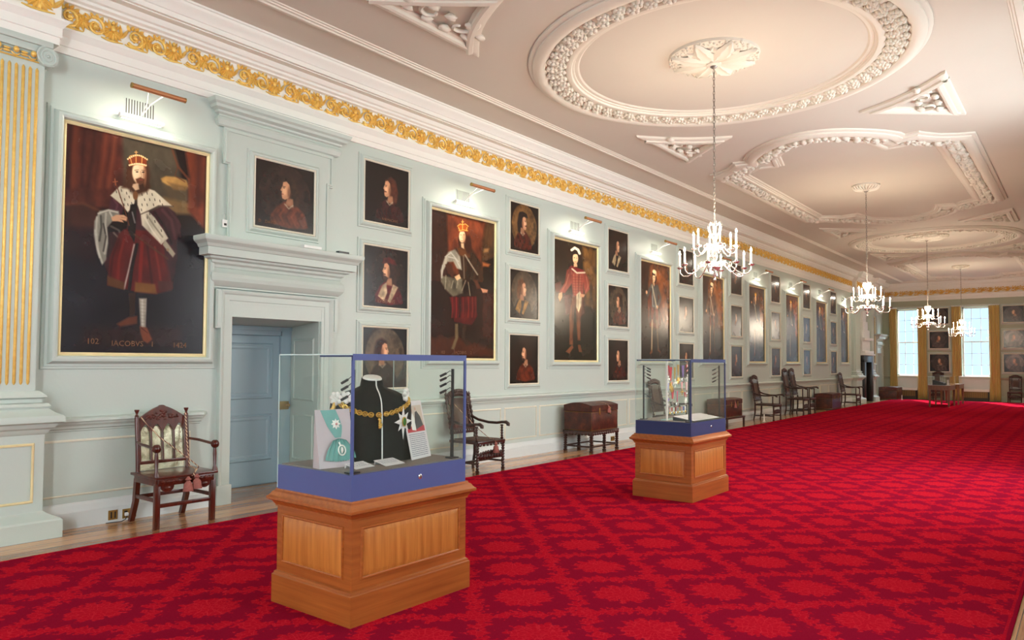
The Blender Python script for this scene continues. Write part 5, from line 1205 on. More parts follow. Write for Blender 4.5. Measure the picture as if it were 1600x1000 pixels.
# ================================================================== CHANDELIERS
def chandelier(loc, label):
    t = thing('chandelier', label, 'chandelier', loc, group='silvered candle chandeliers on long chains', local=True)
    def L(prof): return MB().lathe(prof, 18)
    # central stem: finial, bowl, balusters
    st = L([(0.0, 0.0), (0.012, 0.005), (0.018, 0.02), (0.008, 0.035), (0.010, 0.05), (0.030, 0.065), (0.034, 0.085), (0.012, 0.105), (0.014, 0.115), (0.055, 0.135), (0.072, 0.165), (0.060, 0.175), (0.022, 0.195), (0.020, 0.24), (0.034, 0.27), (0.040, 0.30),
           (0.024, 0.335), (0.018, 0.36), (0.045, 0.375), (0.048, 0.39), (0.020, 0.41), (0.022, 0.47), (0.040, 0.50), (0.042, 0.53), (0.018, 0.57), (0.015, 0.63), (0.030, 0.66), (0.026, 0.69), (0.010, 0.72), (0.008, 0.80), (0.0, 0.81)])
    st.build('baluster_stem', M['crystal'], t, 40)
    def arm(ang, rad, zb, zr, k):
        c, s = math.cos(ang), math.sin(ang)
        pr_ = [(0.03, 0.02), (0.07, 0.055), (0.12, 0.06), (0.17, 0.02), (0.24, -0.055), (0.31, -0.105), (0.37, -0.10), (0.40, -0.06), (0.405, 0.0)]
        q = rad / 0.405
        pts = []
        for i in range(len(pr_) - 1):
            for u in (0, 0.5): 
                r = pr_[i][0] * (1 - u) + pr_[i + 1][0] * u; z = pr_[i][1] * (1 - u) + pr_[i + 1][1] * u; pts.append((r * q * c, r * q * s, zb + z * (0.9 if q > 0.8 else 0.75)))
        pts.append((rad * c, rad * s, zb))
        a = MB().tube(pts, [0.0085 - 0.002 * i / len(pts) for i in range(len(pts))], 7)
        sp = []
        for i in range(17):
            tt = i / 16; r = 0.045 * (1 - tt) + 0.008; an = PI * 0.8 + tt * 5.5; sp.append(((rad * 0.42 + r * math.cos(an)) * c, (rad * 0.42 + r * math.cos(an)) * s, zb + 0.035 + r * math.sin(an)))
        a.tube(sp, [0.006 * (1 - 0.5 * i / 16) for i in range(17)], 5)
        ao = a.build('arm', M['silver'], t, 60)
        X = Matrix.Translation((rad * c, rad * s, zb))
        MB().lathe([(0.008, -0.01), (0.034, 0.004), (0.040, 0.012), (0.038, 0.014), (0.012, 0.008), (0.014, 0.03), (0.013, 0.032), (0, 0.03)], 14, X).build('drip_pan', M['silver'], ao, 50)
        MB().lathe([(0.011, 0.02), (0.011, 0.150), (0.006, 0.155), (0, 0.155)], 10, X).build('candle', M['candle'], ao, 50)
        MB().lathe([(0.005, 0.154), (0.0105, 0.170), (0.0105, 0.182), (0.005, 0.203), (0.0, 0.212)], 10, X).build('flame_bulb', M['bulb'], ao, 60)
    for k in range(8): arm(2 * PI * (k + 0.28) / 8, 0.405, 0.165, 0, k)
    for k in range(6): arm(2 * PI * (k + 0.1) / 6, 0.25, 0.385, 0, k)
    # upper leaf scrolls
    for k in range(6):
        a = 2 * PI * k / 6; c, s = math.cos(a), math.sin(a)
        pts = [(r * c, r * s, z) for r, z in ((0.02, 0.50), (0.05, 0.55), (0.075, 0.60), (0.08, 0.65), (0.065, 0.685), (0.045, 0.675), (0.045, 0.655))]
        MB().tube(pts, [0.006, 0.008, 0.011, 0.012, 0.010, 0.007, 0.004], 7).build('leaf_scroll', M['crystal'], t, 60)
    ch = MB(); z0, z1 = 0.79, 4.99 - loc[2]; n = int((z1 - z0) / 0.042)
    for i in range(n):
        z = z0 + (i + 0.5) * (z1 - z0) / n; R = []
        for q in range(10):
            a = 2 * PI * q / 10; u, w = 0.011 * math.cos(a), 0.029 * math.sin(a)
            R.append((u, 0, z + w) if i % 2 else (0, u, z + w))
        ch.tube(R, 0.0042, 5, closed=True)
    ch.build('chain', M['steel'], t, 60)
    MB().lathe([(0.045, 0), (0.04, -0.03), (0.012, -0.05), (0, -0.06)], 16, Matrix.Translation((0, 0, 5.05 - loc[2]))).build('ceiling_cup', M['steel'], t, 50)
    for zz, e in ((0.33, 70), (0.68, 84)):
        d = bpy.data.lights.new('candle_glow', 'POINT'); d.energy = e; d.color = (1, 0.84, 0.64); d.shadow_soft_size = 0.30
        o = bpy.data.objects.new('candle_glow', d); COL.objects.link(o); o.parent = t; o.location = (0, 0, zz)
    return t
ch0 = chandelier((*CH[0], 2.50), 'nearest and largest-looking silver candle chandelier, hanging over the second glass case')
labs = ['second silver candle chandelier, hanging under the small fluted rose', 'third silver candle chandelier, hanging before the end wall portraits', 'farthest silver candle chandelier, hanging before the right end window']
for (x, y), l in zip(CH[1:], labs): copy_tree(ch0, loc=(x, y, 2.50), label=l)

# ================================================================== SEATS
def turned(mb, x, y, z0, z1, r=0.024, mt=None, ends=0.05, tw=True):
    n = max(2, int((z1 - z0 - 2 * ends) / 0.036)); prof = [(r * 0.9, z0), (r * 1.1, z0 + 0.01), (r * 1.1, z0 + ends * 0.8), (r * 0.6, z0 + ends)]
    for i in range(n):
        a = z0 + ends + (z1 - z0 - 2 * ends) * i / n; b = z0 + ends + (z1 - z0 - 2 * ends) * (i + 1) / n
        prof += [(r * 0.62, a + 0.002), (r * 0.98, a + (b - a) * 0.35), (r * 0.98, a + (b - a) * 0.65), (r * 0.62, b - 0.002)]
    prof += [(r * 0.6, z1 - ends), (r * 1.1, z1 - ends * 0.8), (r * 1.1, z1)]
    return mb.lathe(prof, 10, (mt or ID) @ Matrix.Translation((x, y, 0)))
def turned_h(mb, p, q, r=0.016):
    p, q = Vector(p), Vector(q); d = q - p; L = d.length; n = max(3, int(L / 0.034)); pts = []; rs = []
    for i in range(n * 4 + 1): pts.append(p + d * (i / (n * 4))); rs.append(r * (0.72, 1, 1.05, 1)[i % 4])
    return mb.tube(pts, rs, 8)
def carved_armchair(loc, label, H=1.15, arm_z=0.69, seat=0.44, w=0.56, dep=0.52, mat='walnut', rotz=0.0, rake=0.13, cane='caning', arms=True):
    t = thing('carved_armchair' if arms else 'carved_side_chair', label, 'chair', loc, rotz, 'tall carved chairs along the walls', local=True); W = M[mat]; hw = w / 2; hd = dep / 2
    for s in (-1, 1):
        turned(MB(), hd, s * hw, 0, seat - 0.02, 0.026).build('leg', W, t, 40)
        MB().tube([(-hd - 0.03, s * (hw - 0.03), 0), (-hd + 0.005, s * (hw - 0.03), 0.2), (-hd + 0.01, s * (hw - 0.03), seat)], [0.02, 0.023, 0.025], 8).build('leg', W, t, 40)
        bp = MB(); n = 40; bp.tube([(-hd + 0.01 - rake * (i / n) ** 1.1, s * (hw - 0.03), seat + (H - 0.07 - seat) * i / n) for i in range(n + 1)], [0.019 + 0.006 * math.sin(i * 1.35) for i in range(n + 1)], 8)
        x = -hd + 0.01 - rake; bp.lathe([(0.02, 0), (0.012, 0.012), (0.024, 0.03), (0.02, 0.045), (0.008, 0.055), (0.006, 0.07), (0, 0.075)], 10, Matrix.Translation((x, s * (hw - 0.03), H - 0.08)))
        bp.build('back_post', W, t, 40)
    st = MB()
    for k in range(1): st.box(-hd - 0.0, hd + 0.03, -hw - 0.02, hw + 0.02, seat - 0.04, seat, 0.008)
    so = st.build('seat', W, t, 40); MB().box(-hd + 0.05, hd - 0.02, -hw + 0.03, hw - 0.03, seat, seat + 0.012, 0.004).build('seat_caning', M[cane], so, 40)
    # seat apron scallops
    ap = MB()
    for k in range(7): ap.ball((hd + 0.012, -hw + 0.05 + k * (w - 0.1) / 6, seat - 0.05), (0.012, 0.036, 0.022), 8, 5)
    ap.build('scalloped_apron', W, t, 60)
    # stretchers
    fs = MB(); zc = seat * 0.5
    fs.box(hd - 0.012, hd + 0.012, -hw + 0.02, hw - 0.02, zc - 0.035, zc + 0.045, 0.006)
    for k in range(9): fs.ball((hd + 0.008, -hw + 0.06 + k * (w - 0.12) / 8, zc + 0.045 + 0.02 * math.sin(PI * k / 8)), (0.012, 0.03, 0.03), 7, 5, jit=0.1)
    for k in range(8): fs.ball((hd + 0.014, -hw + 0.08 + k * (w - 0.16) / 7, zc), (0.01, 0.02, 0.03), 7, 5, jit=0.2)
    fs.build('carved_front_stretcher', W, t, 50)
    for s in (-1, 1): turned_h(MB(), (-hd, s * (hw - 0.02), 0.13), (hd, s * (hw - 0.01), 0.13)).build('side_stretcher', W, t, 50)
    turned_h(MB(), (0.0, -hw + 0.02, 0.13), (0.0, hw - 0.02, 0.13)).build('cross_stretcher', W, t, 50)
    # raked back: carved surround and caned panel
    def bx(z): return -hd + 0.01 - rake * ((z - seat) / (H - seat)) ** 1.1
    z0, z1 = seat + 0.12, H - 0.10; cf = MB(); iw = hw - 0.03
    def bar(zA, zB, yA, yB, d=0.022):
        vs = [(bx(z) + dx, y, z) for z in (zA, zB) for y in (yA, yB) for dx in (-d / 2, d / 2)]
        cf.add(vs, [(0, 1, 3, 2), (4, 6, 7, 5), (0, 2, 6, 4), (1, 5, 7, 3), (0, 4, 5, 1), (2, 3, 7, 6)])
    bar(z0, z1, -iw + 0.05, -iw + 0.11); bar(z0, z1, iw - 0.11, iw - 0.05); bar(z0, z0 + 0.07, -iw + 0.02, iw - 0.02); bar(z1 - 0.09, z1, -iw + 0.02, iw - 0.02)
    for k in range(16):
        z = z0 + 0.04 + (z1 - z0 - 0.08) * k / 15
        for s in (-1, 1): cf.ball((bx(z) + 0.012, s * (iw - 0.08), z), (0.012, 0.026 + 0.008 * math.sin(k * 2), 0.02), 7, 4, jit=0.25)
    cf.build('carved_back_surround', W, t, 50)
    cr = MB()
    for k in range(13):
        u = -1 + 2 * k / 12; z = H - 0.055 + 0.06 * math.cos(u * PI / 2) ** 0.7; x = bx(H - 0.05)
        cr.ball((x, u * (iw - 0.03), z), (0.018, 0.026, 0.03), 8, 5, jit=0.15)
        cr.ball((x + 0.004, u * (iw - 0.05), z - 0.045), (0.016, 0.028, 0.034), 7, 5, jit=0.15)
    cr.build('pierced_crest', W, t, 60)
    cp_ = MB(); n = 8; vs = []; fs_ = []
    for i in range(n + 1):
        z = z0 + 0.05 + (z1 - 0.07 - z0 - 0.05) * i / n
        for y in (-iw + 0.10, iw - 0.10):
            for dx in (-0.004, 0.004): vs.append((bx(z) + dx, y, z))
    for i in range(n): a = i * 4; fs_ += [(a, a + 2, a + 6, a + 4), (a + 1, a + 5, a + 7, a + 3)]
    cp_.add(vs, fs_).build('caned_back_panel', M[cane], t, 30)
    lr = MB(); lr.box(bx(seat + 0.09) - 0.012, bx(seat + 0.09) + 0.012, -iw, iw, seat + 0.07, seat + 0.10, 0.004)
    for k in range(9): lr.ball((bx(seat + 0.1), -iw + 0.05 + k * (2 * iw - 0.1) / 8, seat + 0.105), (0.012, 0.02, 0.018), 6, 4)
    lr.build('lower_back_rail', W, t, 50)
    if arms:
        for s in (-1, 1):
            turned(MB(), hd - 0.02, s * (hw + 0.0), seat, arm_z - 0.03, 0.020, ends=0.03).build('arm_support', W, t, 40)
            xb = bx(arm_z + 0.05)
            pts = [(xb, s * (hw - 0.03), arm_z + 0.06), (xb + 0.10, s * (hw - 0.01), arm_z + 0.015), (-0.02, s * (hw + 0.01), arm_z - 0.015), (hd - 0.12, s * (hw + 0.01), arm_z - 0.015), (hd - 0.03, s * (hw + 0.01), arm_z + 0.0), (hd + 0.05, s * (hw + 0.01), arm_z + 0.002), (hd + 0.09, s * (hw + 0.01), arm_z - 0.02), (hd + 0.085, s * (hw + 0.01), arm_z - 0.045)]
            q = []
            for i in range(len(pts) - 1):
                for u in (0, 0.5): q.append(tuple(pts[i][k] * (1 - u) + pts[i + 1][k] * u for k in range(3)))
            q.append(pts[-1]); MB().tube(q, [0.02 + 0.006 * (i > 9) for i in range(len(q))], 9).build('arm', W, t, 60)
    return t
def tassel_rope(label, pts, ends, loc, r=0.009, tl=0.11, mat='rope', tr=0.035):
    t = thing('tasselled_rope', label, 'rope', loc)
    q = []
    for i in range(len(pts) - 1):
        for u in np.linspace(0, 1, 8, endpoint=False): q.append(tuple(pts[i][k] * (1 - u) + pts[i + 1][k] * u for k in range(3)))
    q.append(pts[-1]); MB().tube(q, [r * (1 + 0.12 * (i % 2)) for i in range(len(q))], 7).build('rope', M[mat], t, 60)
    for e in ends:
        mb = MB(); mb.lathe([(0.0, 0.0), (0.010, -0.004), (0.016, -0.015), (0.022 * tr / 0.035, -0.028), (0.014, -0.04), (0.018, -0.045), (tr * 0.8, -0.07), (tr, -tl * 0.9), (tr * 0.98, -tl), (0.0, -tl + 0.004)], 14, Matrix.Translation(e))
        for k in range(22):
            a = 2 * PI * k / 22; mb.tube([(e[0] + 0.016 * math.cos(a), e[1] + 0.016 * math.sin(a), e[2] - 0.045), (e[0] + tr * 1.02 * math.cos(a), e[1] + tr * 1.02 * math.sin(a), e[2] - tl - 0.003)], 0.0035, 4)
        mb.build('tassel', M['tassel'], t, 60)
    return t

# ---- gothic armchair beside the door
def gothic_chair():
    X0, Y0 = 0.40, 3.56
    t = thing('gothic_armchair', 'mahogany gothic armchair with pointed-arch back beside the near door', 'chair', (X0, Y0, 0), group=None, local=True); W = M['mahog']
    hw = 0.27; fx, bxx = 0.26, -0.17
    for s in (-1, 1):
        lg = MB(); lg.box(fx - 0.024, fx + 0.024, s * hw - 0.024, s * hw + 0.024, 0, 0.41, 0.005); lg.box(fx + 0.02, fx + 0.028, s * hw - 0.01, s * hw + 0.01, 0.02, 0.38, 0.002); lg.build('leg', W, t, 40)
        rl = MB(); prof = [(bxx - 0.13, 0.0), (bxx - 0.085, 0.0), (bxx + 0.0, 0.2), (bxx + 0.025, 0.42), (bxx - 0.025, 0.42), (bxx - 0.05, 0.2)]
        rl.prism(prof, s * (hw - 0.02) - 0.022, s * (hw - 0.02) + 0.022, Matrix(((1, 0, 0, 0), (0, 0, 1, 0), (0, 1, 0, 0), (0, 0, 0, 1)))); rl.build('leg', W, t, 40)
        bp = MB(); bp.tube([(bxx, s * (hw - 0.025), 0.42), (bxx - 0.02, s * (hw - 0.025), 0.7), (bxx - 0.055, s * (hw - 0.025), 1.0)], 0.021, 8)
        po = bp.build('back_post', W, t, 50)
        MB().lathe([(0.02, 0), (0.014, 0.015), (0.022, 0.022), (0.012, 0.035), (0.012, 0.05), (0.024, 0.078), (0.022, 0.085), (0, 0.086)], 8, Matrix.Translation((bxx - 0.055, s * (hw - 0.025), 0.985))).build('finial', W, po, 40)
    st = MB(); st.box(bxx - 0.03, fx + 0.045, -hw - 0.035, hw + 0.035, 0.455, 0.48, 0.006); st.build('seat', W, t, 40)
    ap = MB(); ap.box(fx + 0.0, fx + 0.03, -hw, hw, 0.39, 0.456, 0.004); ap.box(bxx, fx, -hw - 0.012, -hw + 0.012, 0.39, 0.456, 0.004); ap.box(bxx, fx, hw - 0.012, hw + 0.012, 0.39, 0.456, 0.004); ap.box(bxx - 0.01, bxx + 0.012, -hw, hw, 0.39, 0.456, 0.004)
    for k in range(11):
        ap.ball((fx + 0.03, -hw + 0.04 + k * 0.046, 0.425), (0.008, 0.022, 0.016), 7, 5, jit=0.2)
    ap.build('carved_apron', W, t, 50)
    # pendant quadrant brackets
    for s in (-1, 1):
        pb = MB(); c = (s * (hw - 0.09), 0.39); pts = [(c[0] + 0.062 * math.cos(a), c[1] + 0.062 * math.sin(a)) for a in np.linspace(-PI, 0, 14)]
        pb.prism(pts, fx - 0.0, fx + 0.02, Matrix(((0, 0, 1, 0), (1, 0, 0, 0), (0, 1, 0, 0), (0, 0, 0, 1)))); pb.ball((fx + 0.02, c[0], c[1] - 0.025), (0.008, 0.035, 0.022), 9, 5); pb.build('pendant_bracket', W, t, 40)
    ss = MB(); ss.box(fx - 0.012, fx + 0.012, -hw, hw, 0.19, 0.225, 0.004); ss.build('front_stretcher', W, t, 40)
    for s in (-1, 1): MB().box(bxx - 0.03, fx, s * (hw - 0.012) - 0.011, s * (hw - 0.012) + 0.011, 0.235, 0.27, 0.004).build('side_stretcher', W, t, 40)
    MB().box(bxx - 0.055, bxx - 0.03, -hw + 0.02, hw - 0.02, 0.22, 0.255, 0.004).build('rear_stretcher', W, t, 40)
    # back: crest, mullions, arches
    def bk(z): return bxx - 0.055 * ((z - 0.42) / 0.58) ** 1.3
    LB_ = lambda z: Matrix(((0, 0, 1, bk(z)), (1, 0, 0, 0), (0, 1, 0, 0), (0, 0, 0, 1)))
    iw = hw - 0.045; cr = MB(); n = 24; top = []
    for k in range(n + 1):
        u = -1 + 2 * k / n; top.append((u * iw, 0.985 + 0.115 * (1 - abs(u) ** 1.5) + (0.008 if abs(u) < 0.1 else 0)))
    bot = []; nl = 4; lw = 2 * iw / nl
    for j in range(nl):
        a = iw - j * lw
        for q in range(9):
            u = q / 8; y = a - lw * u; z = 0.84 + 0.085 * (1 - abs(2 * u - 1) ** 1.6); bot.append((y, z))
    poly = top + bot
    # bridge as quads: sample columns
    cols_ = 64; vs = []; fs = []
    def interp(L, y): 
        L = sorted(L); 
        for i in range(len(L) - 1):
            if L[i][0] <= y <= L[i + 1][0] + 1e-9: 
                d = L[i + 1][0] - L[i][0]; return L[i][1] + (L[i + 1][1] - L[i][1]) * ((y - L[i][0]) / d if d > 1e-9 else 0)
        return L[-1][1]
    for k in range(cols_ + 1):
        y = -iw + 2 * iw * k / cols_; zt = interp(top, y); zb = interp(bot, y)
        for z in (zb, zt):
            for d in (-0.011, 0.011): vs.append((bk(z) + d, y, z))
    for k in range(cols_): a = k * 4; b = a + 4; fs += [(a, b, b + 2, a + 2), (a + 1, a + 3, b + 3, b + 1), (a, a + 1, b + 1, b), (a + 2, b + 2, b + 3, a + 3)]
    cr.add(vs, fs)
    for k in range(26):
        u = random.uniform(-0.75, 0.75); z = 0.965 + random.uniform(0, 0.10) * (1 - abs(u)); cr.ball((bk(z) + 0.012, u * iw, z), (0.009, random.uniform(0.012, 0.026), random.uniform(0.01, 0.02)), 7, 4, jit=0.25)
    cr.build('carved_crest', W, t, 50)
    for j in range(5):
        y = -iw + j * lw
        m_ = MB(); m_.tube([(bk(z), y, z) for z in (0.56, 0.7, 0.86)], 0.010 if 0 < j < 4 else 0.013, 8); m_.build('mullion', W, t, 50)
    MB().box(bk(0.56) - 0.013, bk(0.56) + 0.013, -iw, iw, 0.545, 0.575, 0.004).build('lower_back_rail', W, t, 40)
    mr = MB(); zz = [0.485, 0.6, 0.75, 0.9]; vs = []; fs = []
    for z in zz:
        for y in (-iw, iw):
            for d in (-0.018, -0.012): vs.append((bk(z) + d, y, z))
    for i in range(len(zz) - 1): a = i * 4; fs += [(a, a + 2, a + 6, a + 4), (a + 1, a + 5, a + 7, a + 3)]
    mr.add(vs, fs).build('mirrored_back_panel', M['mirror'], t, 30)
    for s in (-1, 1):
        y = s * (hw + 0.015)
        ar = MB(); ar.tube([(bk(0.74), s * (hw - 0.025), 0.765), (-0.05, y, 0.755), (fx - 0.01, y, 0.735)], [0.012, 0.014, 0.015], 8); ar.build('arm_rail', W, t, 50)
        ap_ = MB(); ap_.tube([(fx + 0.015, y, 0.48), (fx + 0.015, y, 0.50), (fx + 0.012, y, 0.53), (fx + 0.008, y, 0.64), (fx + 0.005, y, 0.70)], [0.028, 0.024, 0.015, 0.019, 0.014], 8); po = ap_.build('arm_post', W, t, 50)
        kb = MB(); kb.ball((fx + 0.008, y, 0.735), 0.036, 14, 9)
        for q in range(8): kb.tube([(fx + 0.008 + 0.037 * math.sin(a) * math.cos(q * PI / 4), y + 0.037 * math.sin(a) * math.sin(q * PI / 4), 0.735 + 0.037 * math.cos(a)) for a in np.linspace(0.3, 2.8, 8)], 0.004, 5)
        kb.build('carved_knob', W, po, 60)
    return t, X0, Y0, bk
gc, X0, Y0, bk = gothic_chair()
yl, yr_ = Y0 - 0.235, Y0 + 0.235
tassel_rope('striped pink rope with two tassels strung across the gothic armchair',
    [(X0 - 0.20, yl + 0.02, 0.995), (X0 - 0.10, Y0 - 0.08, 0.80), (X0 + 0.05, Y0 + 0.10, 0.62), (X0 + 0.2, Y0 + 0.16, 0.52), (X0 + 0.30, Y0 + 0.07, 0.49), (X0 + 0.325, Y0 + 0.03, 0.46)],
    [(X0 + 0.33, Y0 - 0.01, 0.46), (X0 + 0.33, Y0 + 0.075, 0.475)], (X0, Y0, 0), 0.0048, 0.135, 'rope', 0.045)
tassel_rope('striped rope hanging from the right post of the gothic armchair to its seat',
    [(X0 - 0.20, yr_ - 0.01, 1.02), (X0 - 0.14, yr_ - 0.02, 0.75), (X0 - 0.06, yr_ - 0.03, 0.50), (X0 + 0.1, yr_ - 0.05, 0.487), (X0 + 0.31, Y0 + 0.06, 0.487), (X0 + 0.325, Y0 + 0.05, 0.46)], [], (X0, Y0 + 0.2, 0), 0.0075)

# ---- carved chairs
carved_armchair((0.46, 7.98, 0), 'carved walnut armchair seen through the edge of the near glass case', H=1.12, arm_z=0.68)
tassel_rope('thin cord and pink tassel on the carved armchair behind the near glass case',
    [(0.12, 7.80, 0.98), (0.28, 7.92, 0.78), (0.45, 8.0, 0.60), (0.66, 8.03, 0.46), (0.745, 8.03, 0.455), (0.775, 8.03, 0.42)], [(0.78, 8.03, 0.42)], (0.6, 8.03, 0), 0.0045, 0.15, 'rope', 0.045)
carved_armchair((0.44, 14.2, 0), 'carved walnut armchair standing behind the far glass case', H=1.18)
carved_armchair((0.45, 20.1, 0), 'single red-brown carved armchair between the two leather chests', H=1.20, mat='walnut')
carved_armchair((0.42, 22.78, 0), 'nearer of the two very tall dark armchairs set side by side', H=1.38, arm_z=0.82, seat=0.5, w=0.5)
carved_armchair((0.42, 23.45, 0), 'farther of the two very tall dark armchairs set side by side', H=1.38, arm_z=0.82, seat=0.5, w=0.5)
carved_armchair((0.46, 28.95, 0), 'dark carved armchair before the far pilaster, beyond the small trunk', H=1.2, arm_z=0.7)
carved_armchair((4.98, 36.28, 0), 'dark high-backed chair against the end wall right of the curtains', H=1.1, rotz=-PI / 2, w=0.46, dep=0.42, arms=False, rake=0.08)
carved_armchair((2.2, 36.28, 0), 'dark high-backed chair against the end wall behind the table cases', H=1.22, rotz=-PI / 2, w=0.46, dep=0.42, arms=False, rake=0.08)

# ================================================================== CHESTS
def chest(name, x0, x1, y0, y1, z0, z1, dome, label, stand, mat='leather', tas=None, front=None):
    t = thing(name, label, 'chest', ((x0 + x1) / 2, (y0 + y1) / 2, 0)); h = z1 - z0; zl = z0 + h * 0.68
    b = MB(); b.box(x0, x1, y0, y1, z0, zl, 0.008); b.build('body', M[mat], t, 40)
    l = MB(); n = 12; pr_ = [(x0 - 0.006, zl + 0.004)] + [(x0 - 0.006 + (x1 - x0 + 0.012) * k / n, z1 - dome + dome * math.sin(PI * k / n)) for k in range(n + 1)] + [(x1 + 0.006, zl + 0.004)]
    l.prism(pr_, y0 - 0.006, y1 + 0.006, Matrix(((1, 0, 0, 0), (0, 0, 1, 0), (0, 1, 0, 0), (0, 0, 0, 1)))); lo = l.build('domed_lid', M[mat], t, 30)
    s = MB()
    for y in (y0 - 0.0005, y1 + 0.0005): s.tube([(x0, y, z0 + 0.01), (x1, y, z0 + 0.01), (x1, y, zl - 0.01), (x0, y, zl - 0.01)], 0.0035, 5, closed=True)
    s.tube([(x1 + 0.0005, y0 + 0.01, z0 + 0.012), (x1 + 0.0005, y1 - 0.01, z0 + 0.012), (x1 + 0.0005, y1 - 0.01, zl - 0.012), (x1 + 0.0005, y0 + 0.01, zl - 0.012)], 0.0035, 5, closed=True)
    s.build('nailed_edging', M['brass'], t, 50)
    for q in (0.3, 0.7): MB().box(x1 + 0.002, x1 + 0.009, y0 + (y1 - y0) * q - 0.018, y0 + (y1 - y0) * q + 0.018, zl - 0.06, zl + 0.06, 0.002).build('iron_hasp', M['brass'], t, 40)
    W = M['walnut']
    if stand == 'turned':
        fr_ = MB(); fr_.box(x0 - 0.02, x1 + 0.02, y0 - 0.02, y1 + 0.02, z0 - 0.045, z0, 0.006)
        for k in range(12): fr_.ball((x1 + 0.02, y0 + 0.04 + (y1 - y0 - 0.08) * k / 11, z0 - 0.05), (0.01, 0.04, 0.028), 8, 5)
        for k in range(8): fr_.ball((x0 + 0.04 + (x1 - x0 - 0.08) * k / 7, y0 - 0.02, z0 - 0.05), (0.04, 0.01, 0.028), 8, 5)
        fr_.build('carved_stand_rail', W, t, 50)
        for x in (x0 + 0.02, x1 - 0.01):
            for y in (y0 + 0.01, (y0 + y1) / 2, y1 - 0.01): turned(MB(), x, y, 0, z0 - 0.04, 0.034, ends=0.045).build('stand_leg', W, t, 40)
        for x in (x0 + 0.02, x1 - 0.01):
            for a, c in ((y0 + 0.01, (y0 + y1) / 2), ((y0 + y1) / 2, y1 - 0.01)): turned_h(MB(), (x, a, 0.10), (x, c, 0.10), 0.015).build('stand_stretcher', W, t, 50)
        for y in (y0 + 0.01, y1 - 0.01): turned_h(MB(), (x0 + 0.02, y, 0.10), (x1 - 0.01, y, 0.10), 0.015).build('stand_stretcher', W, t, 50)
    elif stand == 'bench':
        MB().box(x0 - 0.03, x1 + 0.05, y0 - 0.05, y1 + 0.08, z0 - 0.04, z0, 0.006).build('stand_top', M['walnut'], t, 40)
        for x in (x0, x1 + 0.02):
            for y in (y0 - 0.02, y1 + 0.05): MB().box(x - 0.022, x + 0.022, y - 0.022, y + 0.022, 0, z0 - 0.038, 0.004).build('stand_leg', W, t, 40)
    else:
        MB().box(x0 - 0.01, x1 + 0.01, y0 - 0.01, y1 + 0.01, 0.0, z0 + 0.004, 0.004).build('plinth', W, t, 40)
    if front: MB().box(x1 + 0.001, x1 + 0.006, y0 + 0.02, y1 - 0.02, z0 + 0.02, zl - 0.02, 0.002).build('front_leather_panel', M[front], t, 40)
    return t
chest('leather_chest', 0.13, 0.69, 10.70, 11.58, 0.37, 0.855, 0.05, 'dark brown leather chest on a turned walnut stand, nearest along the wall', 'turned')
tassel_rope('pink tassel on a short cord over the lid of the nearest leather chest', [(0.50, 11.17, 0.853), (0.64, 11.20, 0.838), (0.702, 11.21, 0.81), (0.706, 11.23, 0.79)], [(0.712, 11.24, 0.79)], (0.6, 11.2, 0), 0.005, 0.12, 'rope', 0.038)
chest('leather_chest', 0.12, 0.60, 16.85, 17.85, 0.25, 0.70, 0.03, 'red-brown leather chest on a low bench, right of the far glass case', 'bench')
tassel_rope('brown tassel on a cord over the chest beside the far glass case', [(0.45, 17.35, 0.70), (0.60, 17.36, 0.685), (0.615, 17.36, 0.6)], [(0.62, 17.36, 0.6)], (0.6, 17.36, 0), 0.005, 0.13, 'rope', 0.04)
chest('leather_coffer', 0.10, 0.66, 25.7, 26.75, 0.05, 0.56, 0.02, 'small low trunk with a violet-lit front beyond the two tall armchairs', 'plinth', front='leatherblue')  # front panel coloured violet grey, body brown leather
chest('leather_coffer', 0.12, 0.82, 35.2, 36.35, 0.04, 0.56, 0.02, 'large dark trunk in the far corner beneath the end window curtain', 'plinth')

